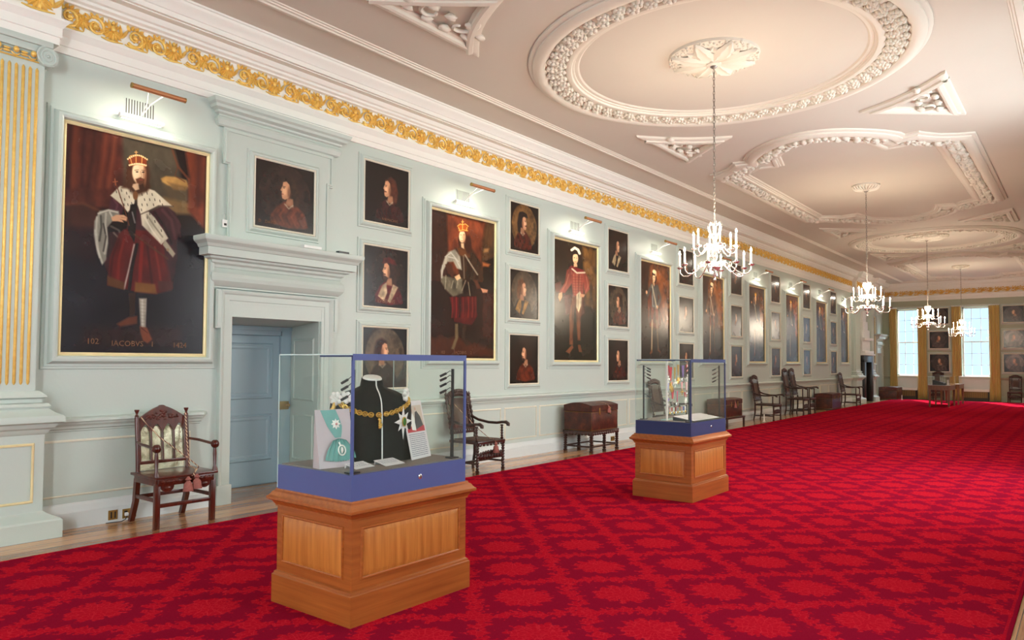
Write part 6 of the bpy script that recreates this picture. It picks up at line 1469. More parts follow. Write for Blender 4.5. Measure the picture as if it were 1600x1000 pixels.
# ================================================================== GLASS DISPLAY CASES
def display_case(x0, x1, y0, y1, label, blue, full_rail):
    t = thing('display_case', label, 'display case', ((x0 + x1) / 2, (y0 + y1) / 2, 0))
    cx, cy = (x0 + x1) / 2, (y0 + y1) / 2; hx, hy = (x1 - x0) / 2, (y1 - y0) / 2
    R = lambda g: [(x0 - g, y0 - g), (x1 + g, y0 - g), (x1 + g, y1 + g), (x0 - g, y1 + g)]
    sk = MB(); sk.sweep(R(0), [(0.0, 0.012), (0.0, 0.188), (-0.003, 0.192), (-0.008, 0.194), (-0.01, 0.206), (-0.02, 0.213), (-0.024, 0.214)], True, FL(), side=-1)
    sk.prism([(p[0], p[1]) for p in R(-0.001)], 0.0125, 0.012, FL()); sk.build('plinth_skirting', M['oakx'], t, 25)
    bd = MB(); g = -0.022; bd.box(x0 - g, x1 + g, y0 - g, y1 + g, 0.2, 0.64)
    bd.build('plinth_body', M['oakx'], t, 30)
    def panel(mt, a0, a1, b0, b1, xm):
        f = MB(); f.frame(a0, a1, b0, b1, [(0.0, -0.001), (0.0, 0.006), (0.006, 0.009), (0.014, 0.008), (0.018, 0.0)], mt); po = f.build('panel_moulding', M['oakh'], t, 30)
        q = MB(); bv = 0.032; vs = [(a0, b0, 0.001), (a1, b0, 0.001), (a1, b1, 0.001), (a0, b1, 0.001), (a0 + bv, b0 + bv, 0.010), (a1 - bv, b0 + bv, 0.010), (a1 - bv, b1 - bv, 0.010), (a0 + bv, b1 - bv, 0.010)]
        q.add(vs, [(0, 1, 5, 4), (1, 2, 6, 5), (2, 3, 7, 6), (3, 0, 4, 7), (4, 5, 6, 7)], mt); q.build('raised_panel', M['oakp'], t, 20)
    gx = x1 - 0.022; panel(LW(gx), y0 + 0.105, y1 - 0.10, 0.285, 0.56, 1)
    panel(Matrix(((1, 0, 0, 0), (0, 0, -1, y0 + 0.022), (0, 1, 0, 0), (0, 0, 0, 1))), x0 + 0.09, x1 - 0.11, 0.285, 0.56, 0)
    panel(Matrix(((0, 0, -1, x0 + 0.022), (1, 0, 0, 0), (0, 1, 0, 0), (0, 0, 0, 1))), y0 + 0.105, y1 - 0.10, 0.285, 0.56, 1)
    panel(Matrix(((1, 0, 0, 0), (0, 0, 1, y1 - 0.022), (0, 1, 0, 0), (0, 0, 0, 1))), x0 + 0.09, x1 - 0.11, 0.285, 0.56, 0)
    cn = MB(); cn.sweep(R(0), [(-0.022, 0.618), (-0.012, 0.62), (-0.012, 0.630), (-0.005, 0.640), (0.004, 0.655), (0.022, 0.663), (0.030, 0.668), (0.030, 0.684), (0.020, 0.690), (0.012, 0.700), (0.004, 0.714), (-0.01, 0.722), (-0.012, 0.733), (-0.3, 0.733)], True, FL(), side=-1)
    cn.build('plinth_cornice', M['oakh'], t, 25)
    bx0, bx1, by0, by1 = x0 + 0.03, x1 - 0.02, y0 + 0.01, y1 - 0.03; B = M[blue]
    b = MB(); b.box(bx0 + 0.001, bx1, by0 + 0.001, by1, 0.733, 0.885); b.build('blue_base', B, t, None)
    MB().box(bx0 + 0.02, bx1 - 0.02, by0 + 0.02, by1 - 0.02, 0.885, 0.892).build('linen_deck', M['plinthcloth'], t, None)
    lk = MB(); lk.lathe([(0.016, 0), (0.016, 0.006), (0.012, 0.008), (0, 0.008)], 18, Matrix.Translation((bx1, (by0 + by1) / 2 + (by1 - by0) * 0.06, 0.815)) @ Matrix.Rotation(PI / 2, 4, 'Y')); lo = lk.build('lock', M['silver'], t, 40)
    MB().box(bx1 + 0.008, bx1 + 0.010, (by0 + by1) / 2 + (by1 - by0) * 0.06 - 0.003, (by0 + by1) / 2 + (by1 - by0) * 0.06 + 0.003, 0.807, 0.823).build('keyhole', M['black'], lo, None)
    zt = 1.585; th = 0.006; gz = 0.886
    for nm, a in (('glass_pane', (bx0, bx1, by0, by0 + th)), ('glass_pane', (bx0, bx1, by1 - th, by1)), ('glass_pane', (bx0, bx0 + th, by0 + th, by1 - th)), ('glass_pane', (bx1 - th, bx1, by0 + th, by1 - th))):
        MB().box(*a, gz, zt).build(nm, M['glass'], t, None)
    MB().box(bx0, bx1, by0, by1, zt, zt + th).build('glass_lid', M['glass'], t, None)
    e = M['glassedge']
    for (a, b_, c, d) in ((bx0 - 0.001, bx0 + 0.004, by0 - 0.001, by0 + 0.004), (bx0 - 0.001, bx0 + 0.003, by1 - 0.003, by1 + 0.001)): MB().box(a, b_, c, d, 0.74, zt).build('polished_glass_edge', e, t, None)
    for q in ((bx0, bx1, by0 - 0.001, by0 + 0.005), (bx0, bx1, by1 - 0.005, by1 + 0.001), (bx0 - 0.001, bx0 + 0.005, by0, by1)): MB().box(*q, zt, zt + 0.0075).build('polished_glass_edge', e, t, None)
    # coloured door frame on the long side
    MB().box(bx1 - 0.012, bx1 + 0.002, by0, by1, zt - 0.03, zt + 0.008).build('door_top_rail', B, t, None)
    MB().box(bx1 - 0.012, bx1 + 0.002, by0 - 0.001, by0 + 0.014, 0.886, zt - 0.03).build('door_stile', B, t, None)
    MB().box(bx1 - 0.012, bx1 + 0.002, by1 - 0.014, by1 + 0.001, 0.886, zt - 0.03).build('door_stile', B, t, None)
    MB().box(bx0 + 0.42, bx1 - 0.012, by0, by0 + 0.014, zt - 0.01, zt + 0.007).build('lid_rail', B, t, None)
    if full_rail: MB().box(bx0 + 0.02, bx0 + 0.032, by0, by1, zt - 0.014, zt + 0.007).build('lid_rail', B, t, None)
    return (bx0, bx1, by0, by1)
c1 = display_case(3.26, 4.04, 2.77, 3.80, 'nearest glass case on an oak plinth, holding the black mantled bust', 'blueedge', False)
c2 = display_case(3.21, 3.95, 7.58, 8.60, 'farther glass case on an oak plinth, filled with hanging medals', 'bluenavy', True)
ZD = 0.892
def spot_pole(x, y, zt, spots, d, label):
    t = thing('spotlight_pole', label, 'spotlight pole', (x, y, ZD), group='black spotlight poles inside the glass cases')
    MB().box(x - 0.03, x + 0.03, y - 0.035, y + 0.035, ZD, ZD + 0.008).build('foot', M['black'], t, None)
    MB().box(x - 0.008, x + 0.008, y - 0.008, y + 0.008, ZD, zt, 0.002).build('pole', M['black'], t, None)
    for z in spots:
        p0 = Vector((x, y, z)); dv = Vector((d[0], d[1], -0.45)).normalized(); p1 = p0 + Vector((d[0], d[1], 0)) * 0.045
        o = MB().tube([p1, p1 + dv * 0.05], 0.0085, 10).build('spotlight', M['black'], t, 40)
        MB().tube([p0, p0 + Vector((d[0], d[1], 1.0)) * 0.018, p1], 0.0028, 6).build('spotlight_stem', M['black'], o, 40)
        MB().tube([p1 + dv * 0.0501, p1 + dv * 0.0515], 0.0065, 10).build('spotlight_lens', M['enamel'], o, 40)
spot_pole(3.985, 2.815, 1.50, (1.44, 1.40, 1.34), (-0.9, -0.2), 'black pole with tiny spotlights at the near corner of the nearest case')
spot_pole(3.96, 3.70, 1.50, (1.47, 1.44, 1.40, 1.355), (-0.6, -0.75), 'black pole with tiny spotlights at the far right corner of the nearest case')
spot_pole(3.30, 7.68, 1.52, (1.49, 1.46, 1.42, 1.38, 1.17), (0.9, 0.2), 'black pole with tiny spotlights at the left corner of the medal case')
spot_pole(3.89, 7.63, 1.56, (1.5, 1.45), (-0.6, 0.7), 'black pole with tiny spotlights at the near corner of the medal case')
spot_pole(3.88, 8.50, 1.52, (1.48, 1.43, 1.38, 1.34), (-0.7, -0.6), 'black pole with tiny spotlights at the far right corner of the medal case')

# ---- mantled bust
BX, BY = 3.61, 3.28
bt = thing('mantled_bust', 'headless display bust in a black velvet mantle with white ribbon bows', 'display bust', (BX, BY, ZD))
def ringz(z, rx, ry, cx, folds, ph, n=64, e=2.4):
    out = []; z0_ = z
    for k in range(n):
        a = 2 * PI * k / n; c, s = math.cos(a), math.sin(a); z = z0_ - (0.016 * c if z0_ > 1.42 else 0); f = 1 + folds * math.sin(a * 13 + ph) + folds * 0.6 * math.sin(a * 29 + ph * 2)
        out.append((BX + cx + rx * f * math.copysign(abs(c) ** (2 / e), c), BY + ry * f * math.copysign(abs(s) ** (2 / e), s), z))
    return out
spec = [(0.893, 0.165, 0.27, 0.0, 0.012, 0), (1.0, 0.16, 0.272, 0.0, 0.012, 0.1), (1.1, 0.155, 0.275, 0.0, 0.010, 0.2), (1.2, 0.15, 0.278, 0.0, 0.008, 0.3), (1.27, 0.14, 0.272, 0, 0.006, 0.3), (1.30, 0.13, 0.255, 0, 0.008, 0.2), (1.325, 0.118, 0.215, 0.0, 0.015, 0), (1.35, 0.10, 0.165, 0.0, 0.02, 0), (1.368, 0.082, 0.11, 0.003, 0.022, 0), (1.385, 0.068, 0.078, 0.006, 0.008, 0), (1.43, 0.062, 0.070, 0.01, 0.0, 0), (1.436, 0.060, 0.068, 0.01, 0, 0)]
mv = MB(); vs = []; fs = []
for z, rx, ry, cx, fo, ph in spec: vs += ringz(z, rx, ry, cx, fo, ph)
n = 64
for i in range(len(spec) - 1):
    for k in range(n): fs.append((i * n + k, i * n + (k + 1) % n, (i + 1) * n + (k + 1) % n, (i + 1) * n + k))
mv.add(vs, fs); mv.build('velvet_mantle', M['velvet'], bt, 60)
MB().lathe([(0.0, 1.415), (0.055, 1.415), (0.0575, 1.425), (0.059, 1.437), (0.052, 1.446), (0, 1.448)], 32, Matrix.Translation((BX + 0.01, BY, 0.001)) @ Matrix.Translation((0, 0, 1.43)) @ Matrix.Rotation(0.27, 4, 'Y') @ Matrix.Translation((0, 0, -1.43)), 1.0, 1.12).build('neck_block', M['enamel'], bt, 40)
def surf(z, a):   # point on the mantle at height z and angle a
    for i in range(len(spec) - 1):
        if spec[i][0] <= z <= spec[i + 1][0]:
            t_ = (z - spec[i][0]) / (spec[i + 1][0] - spec[i][0]); rx = spec[i][1] * (1 - t_) + spec[i + 1][1] * t_; ry = spec[i][2] * (1 - t_) + spec[i + 1][2] * t_; cx = spec[i][3] * (1 - t_) + spec[i + 1][3] * t_; break
    else: rx, ry, cx = spec[-1][1:4]
    c, s = math.cos(a), math.sin(a); return Vector((BX + cx + rx * math.copysign(abs(c) ** (2 / 2.4), c), BY + ry * math.copysign(abs(s) ** (2 / 2.4), s), z))
def outn(a): return Vector((math.cos(a), math.sin(a) * 0.6, 0)).normalized()
fa = 0.05
MB().tube([surf(z, fa) + outn(fa) * 0.004 for z in (1.434, 1.39, 1.37, 1.35, 1.33, 1.30, 1.27, 1.2, 1.1, 1.0, 0.90)], 0.0045, 6).build('white_front_edging', M['whitecloth'], bt, 60)
# gold tasselled cord down the left edge
gc_ = MB(); pts = [surf(z, -1.25 + 0.1 * math.sin(z * 30)) + outn(-1.25) * 0.008 for z in (1.30, 1.27, 1.23, 1.19, 1.15, 1.11, 1.08)]
gc_.tube(pts, [0.010, 0.014, 0.013, 0.015, 0.012, 0.010, 0.006], 8); 
for p in pts[:-1]:
    for q in range(3): gc_.ball((p.x + random.uniform(-.008, .008), p.y - 0.006, p.z + random.uniform(-.01, .01)), 0.010, 6, 4, jit=0.2)
gc_.build('gold_tassel_cord', M['gold'], bt, 60)
def bow(a, z, s, nm='ribbon_bow'):
    mb = MB(); c = surf(z, a) + outn(a) * 0.012 + Vector((0, 0, 0.006)); d = Vector((-math.sin(a), math.cos(a), 0)); u = Vector((0, 0, 1))
    for q in range(7):
        an = 2 * PI * q / 7 + 0.3; p = c + d * (math.cos(an) * s * 0.6) + u * (math.sin(an) * s * 0.45); k = 8; pts = []
        for i in range(k + 1):
            t_ = i / k; r = s * 0.75 * math.sin(PI * t_); pts.append(c + (d * math.cos(an + (t_ - 0.5) * 0.9) + u * math.sin(an + (t_ - 0.5) * 0.9) * 0.75) * r + outn(a) * (0.012 * math.sin(PI * t_)))
        mb.tube(pts, [s * 0.10] + [s * 0.22] * (k - 1) + [s * 0.10], 6)
    mb.ball(tuple(c), s * 0.28, 8, 6); mb.build(nm, M['whitecloth'], bt, 60)
bow(-1.22, 1.302, 0.064); bow(-0.85, 1.308, 0.056); bow(1.0, 1.318, 0.066)
# star badge on the mantle, pinned
sb = MB(); a = 0.60; c = surf(1.15, a) + outn(a) * 0.006; d = Vector((-math.sin(a) * 1.0, math.cos(a), 0)).normalized(); nrm_ = outn(a); vs = [c + nrm_ * 0.012]; k = 16
for q in range(k):
    an = 2 * PI * q / k + PI / 2; r = (0.105 if q % 4 == 0 else 0.085) if q % 2 == 0 else 0.045
    if q % 16 == 8: r = 0.12
    vs.append(c + nrm_ * 0.004 + d * (r * math.cos(an) * 0.95) + Vector((0, 0, 1)) * (r * math.sin(an)))
sb.add(vs, [(0, 1 + q, 1 + (q + 1) % k) for q in range(k)]); so = sb.build('white_star', M['whitecloth'], bt, None)
mt = Matrix((( d.x, 0, nrm_.x, c.x + nrm_.x * 0.012), (d.y, 0, nrm_.y, c.y + nrm_.y * 0.012), (0, 1, 0, c.z), (0, 0, 0, 1)))
MB().lathe([(0.026, 0), (0.026, 0.006), (0, 0.007)], 24, mt, 0.85, 1.25).build('gold_oval_rim', M['goldmetal'], so, 40)
MB().lathe([(0.020, 0.0065), (0.018, 0.010), (0, 0.012)], 20, mt, 0.85, 1.3).build('green_enamel_oval', M['emerald'], so, 40)
# gold collar resting on the mantle
ct = thing('gold_collar', 'gold collar of knotted links draped on the shoulders of the mantled bust', 'collar', (BX, BY, ZD))
def colpt(u):
    a = -1.25 + 2.5 * u; z = 1.20 + 0.112 * abs(2 * u - 0.98) ** 1.5; return surf(min(z, 1.33), a) + outn(a) * 0.008
for i in range(19):
    u = (i + 0.5) / 19; p = colpt(u); q = colpt(min(1, u + 0.02)) - colpt(max(0, u - 0.02)); q.normalize(); an = outn(-1.25 + 2.5 * u); w = q.cross(an).normalized(); mb = MB()
    R = [p + q * (0.017 * math.cos(b)) + w * (0.014 * math.sin(b)) for b in np.linspace(0, 2 * PI, 12, endpoint=False)]
    mb.tube(R, 0.0048, 6, closed=True); mb.tube([p - q * 0.014 + w * 0.008, p + q * 0.014 - w * 0.008], 0.004, 6); mb.tube([p - q * 0.014 - w * 0.008, p + q * 0.014 + w * 0.008], 0.004, 6); mb.ball(tuple(p + an * 0.004), 0.006, 8, 5)
    mb.build('collar_link', M['goldmetal'], ct, 60)
pp = colpt(0.51); pd = MB(); pd.tube([pp, pp - Vector((0, 0, 0.02))], 0.003, 6)
for q in range(9): pd.ball((pp.x + 0.006, pp.y + random.uniform(-0.014, 0.014), pp.z - 0.03 - q * 0.0065), (0.007, 0.010, 0.010), 7, 5, jit=0.2)
pd.build('collar_pendant', M['goldmetal'], ct, 60)
bt.rotation_euler = (0, 0, -0.4); ct.rotation_euler = (0, 0, -0.4)
# ---- sash board on the left
def rotz_m(x, y, z, rz, tilt): return Matrix.Translation((x, y, z)) @ Matrix.Rotation(rz, 4, 'Z') @ Matrix.Rotation(-tilt, 4, 'X')
t = thing('sash_board', 'sloping mauve board with a sea-green sash and white star badges', 'display board', (3.70, 2.93, ZD))
b = MB(); Q = Matrix.Translation((3.735, 2.905, ZD)) @ Matrix.Rotation(1.40, 4, 'Z')
b.add([(-0.12, 0, 0), (0.12, 0, 0), (0.12, 0.075, 0.355), (-0.12, 0.075, 0.355), (-0.12, 0.085, 0), (0.12, 0.085, 0)], [(0, 1, 2, 3), (0, 3, 4), (1, 5, 2), (4, 3, 2, 5), (0, 4, 5, 1)], Q); b.build('wedge_board', M['mauveboard'], t, None)
def onb(u, v, h=0.003): return Q @ Vector((u, 0.075 * v / 0.355 - h, v))
s = MB(); vs = []; fs = []
L = [(0.352, -0.085, 0.02), (0.30, -0.065, 0.04), (0.25, -0.045, 0.055), (0.21, -0.02, 0.05), (0.18, 0.0, 0.042)]
for v, a, c in L: vs += [onb(a, v, 0.002), onb((a + c) / 2, v, 0.006), onb(c, v, 0.002)]
for i in range(len(L) - 1):
    for q in range(2): a = i * 3 + q; fs.append((a, a + 1, a + 4, a + 3))
s.add(vs, fs).build('green_sash', M['teal'], t, 60)
s = MB(); vs = []; fs = []; nn_ = 24
for j, (v, hw_, h) in enumerate([(0.175, 0.012, 0.012), (0.165, 0.045, 0.016), (0.13, 0.072, 0.02), (0.09, 0.09, 0.02), (0.055, 0.102, 0.016), (0.035, 0.106, 0.012)]):
    for q in range(nn_ + 1): u = -1 + 2 * q / nn_; vs.append(onb(0.022 + u * hw_, v + (0.014 * u * u if j > 2 else 0) + (0.006 * (q % 2) if j == 5 else 0), h + 0.004 * math.sin(q * 1.6)))
for j in range(5):
    for q in range(nn_): a = j * (nn_ + 1) + q; fs.append((a, a + 1, a + nn_ + 2, a + nn_ + 1))
s.add(vs, fs).build('fringed_silk_bow', M['teal'], t, 60)
def star(u, v, r, h, k=16):
    mb = MB(); vs = [onb(u, v, h + 0.008)]
    for q in range(k): an = 2 * PI * q / k; rr_ = r if q % 2 == 0 else r * 0.62; vs.append(onb(u + rr_ * math.cos(an), v + rr_ * math.sin(an), h))
    mb.add(vs, [(0, 1 + q, 1 + (q + 1) % k) for q in range(k)]); return mb.build('star_badge', M['enamel'], t, None)
st_ = star(0.012, 0.265, 0.034, 0.007); MB().ball(tuple(onb(0.012, 0.265, 0.014)), 0.008, 8, 6).build('pink_jewel', M['pinkrib'], st_, 60)
mb = MB(); mb.tube([onb(0.028 + 0.024 * math.cos(a), 0.105 + 0.030 * math.sin(a), 0.026) for a in np.linspace(0, 2 * PI, 20, endpoint=False)], 0.005, 6, closed=True); mb.ball(tuple(onb(0.028, 0.105, 0.024)), (0.016, 0.006, 0.022), 10, 6); mb.tube([onb(0.02, 0.136, 0.026), onb(0.012, 0.155, 0.024)], 0.006, 6); mo = mb.build('oval_badge', M['enamel'], t, 60)
MB().ball(tuple(onb(0.028, 0.103, 0.031)), (0.007, 0.003, 0.012), 8, 5).build('dark_cameo', M['black'], mo, 60)
# ---- information panel
t = thing('information_panel', 'leaning panel with a photograph of a robed couple above printed text', 'information panel', (3.72, 3.62, ZD))
p0, p1 = Vector((3.84, 3.44, ZD)), Vector((3.77, 3.69, ZD)); dx = (p1 - p0).normalized(); up_ = Vector((-0.08, -0.03, 0.385)); nn2 = dx.cross(up_).normalized(); WP = (p1 - p0).length; HP = up_.length; uu = up_.normalized()
if nn2.x < 0: nn2 = -nn2
def onp(a, v, h=0.0): return p0 + dx * (a * WP) + uu * (v * HP) + nn2 * h
b = MB(); b.add([onp(0, 0, 0), onp(1, 0, 0), onp(1, 1, 0), onp(0, 1, 0), onp(0, 0, -0.005), onp(1, 0, -0.005), onp(1, 1, -0.005), onp(0, 1, -0.005)], [(0, 1, 2, 3), (4, 7, 6, 5), (0, 4, 5, 1), (1, 5, 6, 2), (2, 6, 7, 3), (3, 7, 4, 0)]); b.build('board', M['card'], t, None)
def pq(l, m_, nm, h): 
    mb = MB(); mb.add([onp(a, v, h) for a, v in l], [tuple(range(len(l)))]); return mb.build(nm, m_, t, None)
ph = pq([(0.05, 0.46), (0.93, 0.46), (0.93, 0.92), (0.05, 0.92)], plain('photo_background', rgb(206, 190, 172), 0.7), 'photograph', 0.0008)
def sub(l, m_, nm, h):
    mb = MB(); mb.add([onp(a, v, h) for a, v in l], [tuple(range(len(l)))]); return mb.build(nm, m_, ph, None)
sub([(0.05, 0.46), (0.93, 0.46), (0.93, 0.56), (0.05, 0.56)], M['red'], 'red_carpet_print', 0.0012)
sub([(0.50, 0.50), (0.88, 0.56), (0.80, 0.72), (0.66, 0.82), (0.56, 0.80), (0.48, 0.62)], M['black'], 'dark_robe_print', 0.0016)
sub([(0.28, 0.5), (0.48, 0.48), (0.50, 0.70), (0.42, 0.80), (0.30, 0.72)], M['enamel'], 'white_dress_print', 0.0016)
sub([(0.18, 0.60), (0.30, 0.60), (0.36, 0.80), (0.24, 0.82)], M['black'], 'dark_sleeve_print', 0.0019)
for a, v, m_ in ((0.40, 0.845, 'skin'), (0.22, 0.85, 'skin'), (0.60, 0.86, 'skin')): sub([(a + 0.045 * math.cos(q), v + 0.03 * math.sin(q)) for q in np.linspace(0, 2 * PI, 10, endpoint=False)], M[m_], 'face_print', 0.0020)
tx = MB()
for r in range(12):
    v = 0.42 - r * 0.033; a = 0.07
    while a < 0.88:
        w_ = random.uniform(0.03, 0.10); e = min(a + w_, 0.90)
        tx.add([onp(a, v - 0.006, 0.001), onp(e, v - 0.006, 0.001), onp(e, v + 0.006, 0.001), onp(a, v + 0.006, 0.001)], [(0, 1, 2, 3)]); a = e + 0.02
tx.build('printed_text', M['ink'], t, None)
t = thing('panel_back_stay', 'dark blue stay board propped behind the information panel', 'stay', (3.6, 3.6, ZD))
MB().add([(3.55, 3.50, ZD), (3.70, 3.46, ZD), (3.64, 3.44, ZD + 0.33), (3.545, 3.50, ZD), (3.70, 3.45, ZD), (3.64, 3.435, ZD + 0.33)], [(0, 1, 2), (3, 5, 4), (0, 3, 4, 1), (1, 4, 5, 2), (2, 5, 3, 0)]).build('stay', M['bluenavy'], t, None)
def card(x, y, rz, w_, d_, label, lines=5):
    t = thing('caption_card', label, 'card', (x, y, ZD)); mt = Matrix.Translation((x, y, ZD + 0.012)) @ Matrix.Rotation(rz, 4, 'Z') @ Matrix.Rotation(math.radians(14), 4, 'Y')
    MB().box(-d_ / 2, d_ / 2, -w_ / 2, w_ / 2, 0.0, 0.003, mt=mt).build('card', M['card'], t, None)
    MB().box(-d_ / 2, -d_ / 2 + 0.01, -w_ / 2 + 0.01, w_ / 2 - 0.01, -0.026, 0.0, mt=mt).build('rest', M['card'], t, None)
    q = MB()
    for r in range(lines):
        a = -w_ / 2 + 0.012
        while a < w_ / 2 - 0.03:
            e = a + random.uniform(0.008, 0.02); q.add([(-d_ / 2 + 0.014 + r * 0.013 + k * 0.004, b_, 0.0035) for k, b_ in ((0, a), (0, e), (1, e), (1, a))], [(0, 1, 2, 3)], mt); a = e + 0.005
    q.build('printed_text', M['ink'], t, None)
card(3.83, 3.00, 0.15, 0.17, 0.10, 'white caption card lying before the sash board')
card(3.86, 3.22, 0.1, 0.18, 0.11, 'white caption card lying before the mantled bust')

# ---- medals in the far case
X2 = (c2[0] + c2[1]) / 2
t = thing('acrylic_screen', 'clear upright acrylic panel carrying the medals', 'display frame', (3.6, 8.05, ZD))
MB().box(3.56, 3.566, 7.66, 8.50, ZD, 1.55).build('clear_panel', M['glass'], t, None)
MB().box(3.53, 3.60, 7.66, 8.50, ZD, ZD + 0.012).build('foot_strip', M['glassedge'], t, None)
MB().box(3.575, 3.585, 7.70, 7.715, ZD, 1.55).build('white_edge_strip', M['enamel'], t, None)
t = thing('white_strip', 'narrow white upright strip inside the medal case', 'strut', (3.60, 7.66, ZD)); MB().box(3.595, 3.615, 7.655, 7.667, ZD, 1.57).build('strip', M['enamel'], t, None)
XM = 3.572
def medal(y, z, rl, rw, rib, rib2, shape, size, metal, label, group):
    size *= 1.3; rw *= 1.15
    t = thing('medal', label, 'medal', (XM, y, z), group=group)
    r = MB(); r.prism([(y - rw, z), (y + rw, z), (y + rw * (0.35 if shape != 'bar' else 0.9), z - rl), (y - rw * (0.35 if shape != 'bar' else 0.9), z - rl)], 0, 0.004, LW(XM)); ro = r.build('ribbon', M[rib], t, None)
    if rib2: MB().prism([(y - rw * 0.3, z), (y + rw * 0.3, z), (y + rw * 0.15, z - rl), (y - rw * 0.15, z - rl)], 0.004, 0.005, LW(XM)).build('ribbon_stripe', M[rib2], ro, None)
    c = (y, z - rl - size * 0.9); d = MB()
    if shape == 'star':
        k = 16; vs = [(c[0], c[1], 0.014)] + [(c[0] + (size if q % 2 == 0 else size * 0.45) * math.cos(2 * PI * q / k), c[1] + (size if q % 2 == 0 else size * 0.45) * math.sin(2 * PI * q / k), 0.003) for q in range(k)]; d.add(vs, [(0, 1 + q, 1 + (q + 1) % k) for q in range(k)], LW(XM))
    elif shape == 'cross':
        for q in range(4):
            a = q * PI / 2; pts = [(c[0] + r_ * math.cos(a + b_), c[1] + r_ * math.sin(a + b_)) for r_, b_ in ((0.15 * size, 0), (size, -0.38), (size * 0.85, 0), (size, 0.38))]; d.prism(pts, 0.003, 0.008, LW(XM))
        d.ball((c[0], c[1], 0.008), (size * 0.3, size * 0.3, 0.006), 10, 5, mt=LW(XM))
    else: d.lathe([(size, 0.002), (size, 0.006), (size * 0.8, 0.008), (0, 0.008)], 18, LW(XM) @ Matrix.Translation((c[0], c[1], 0)))
    d.build('badge', M[metal], t, 40)
big = [(7.76, 1.52, 0.12, 0.03, 'crimson', None, 'cross', 0.035, 'enamel', 'white cross medal on a crimson ribbon, top left in the far case'),
 (7.82, 1.50, 0.16, 0.035, 'red', None, 'star', 0.045, 'goldmetal', 'gold star medal on a long red ribbon, second along the top'),
 (7.93, 1.50, 0.14, 0.02, 'goldmetal', None, 'cross', 0.04, 'enamel', 'white enamel cross on a gilt chain, centre top of the far case'),
 (8.02, 1.53, 0.13, 0.02, 'goldmetal', None, 'star', 0.05, 'goldmetal', 'large gold star on a gilt chain, centre top of the far case'),
 (8.15, 1.52, 0.14, 0.03, 'purple', None, 'disc', 0.028, 'silver', 'silver medal on a purple ribbon, top right of centre'),
 (8.27, 1.53, 0.12, 0.028, 'red', 'enamel', 'cross', 0.034, 'enamel', 'white cross medal on a red and white ribbon, top right'),
 (7.76, 1.32, 0.09, 0.02, 'blue', 'enamel', 'star', 0.034, 'silver', 'silver star medal on a blue ribbon, middle left'),
 (7.85, 1.33, 0.05, 0.02, 'pinkrib', None, 'disc', 0.03, 'goldmetal', 'gold disc medal on a pink ribbon, middle left'),
 (7.87, 1.24, 0.11, 0.032, 'red', None, 'star', 0.03, 'silver', 'silver star medal on a tapering red ribbon, centre'),
 (7.99, 1.22, 0.13, 0.034, 'greyrib', 'red', 'disc', 0.028, 'silver', 'silver disc medal on a grey and red ribbon, centre'),
 (8.12, 1.32, 0.08, 0.022, 'pinkrib', None, 'cross', 0.03, 'goldmetal', 'gold cross on a pink ribbon, right of centre'),
 (8.25, 1.32, 0.10, 0.026, 'pinkrib', 'enamel', 'cross', 0.034, 'silver', 'silver cross on a pale pink ribbon, middle right'),
 (7.76, 1.14, 0.03, 0.03, 'purple', None, 'star', 0.044, 'silver', 'large silver star with a purple ribbon, lower left'),
 (8.22, 1.20, 0.06, 0.034, 'red', 'enamel', 'star', 0.038, 'enamel', 'white star on a short red ribbon, lower right')]
for q in big: medal(*q, group='hanging medals in the far glass case')
rb = ['pinkrib', 'red', 'enamel', 'crimson', 'greyrib', 'goldmetal', 'pinkrib', 'blue', 'enamel']
for k in range(9): medal(7.80 + k * 0.052, 1.03, 0.05, 0.011, rb[k], None, 'disc', 0.011, 'silver' if k % 2 else 'goldmetal', 'miniature medal in the lowest row of the far glass case', 'miniature medals in the lowest row')
t = thing('caption_card', 'large pale caption sheet on a dark slope in the medal case', 'card', (3.8, 8.0, ZD))
MB().add([(3.66, 7.72, ZD + 0.05), (3.90, 7.72, ZD + 0.012), (3.90, 8.45, ZD + 0.012), (3.66, 8.45, ZD + 0.05), (3.66, 7.72, ZD + 0.045), (3.90, 7.72, ZD + 0.007), (3.90, 8.45, ZD + 0.007), (3.66, 8.45, ZD + 0.045)], [(0, 1, 2, 3), (4, 7, 6, 5), (0, 4, 5, 1), (1, 5, 6, 2), (2, 6, 7, 3), (3, 7, 4, 0)]).build('sheet', M['card'], t, None)
MB().add([(3.66, 7.70, ZD), (3.92, 7.70, ZD), (3.92, 7.70, ZD + 0.006), (3.66, 7.70, ZD + 0.043), (3.66, 8.47, ZD), (3.92, 8.47, ZD), (3.92, 8.47, ZD + 0.006), (3.66, 8.47, ZD + 0.043)], [(0, 1, 2, 3), (4, 7, 6, 5), (0, 4, 5, 1), (1, 5, 6, 2), (2, 6, 7, 3), (3, 7, 4, 0)]).build('slope', M['black'], t, None)
tx = MB()
for r in range(10):
    x = 3.675 + r * 0.021; z = ZD + 0.051 - (x - 3.66) * 0.158; y = 7.76
    while y < 8.38: e = y + random.uniform(0.02, 0.05); tx.add([(x, y, z), (x + 0.006, y, z - 0.001), (x + 0.006, e, z - 0.001), (x, e, z)], [(0, 1, 2, 3)]); y = e + 0.012
tx.build('printed_text', M['ink'], t, None)

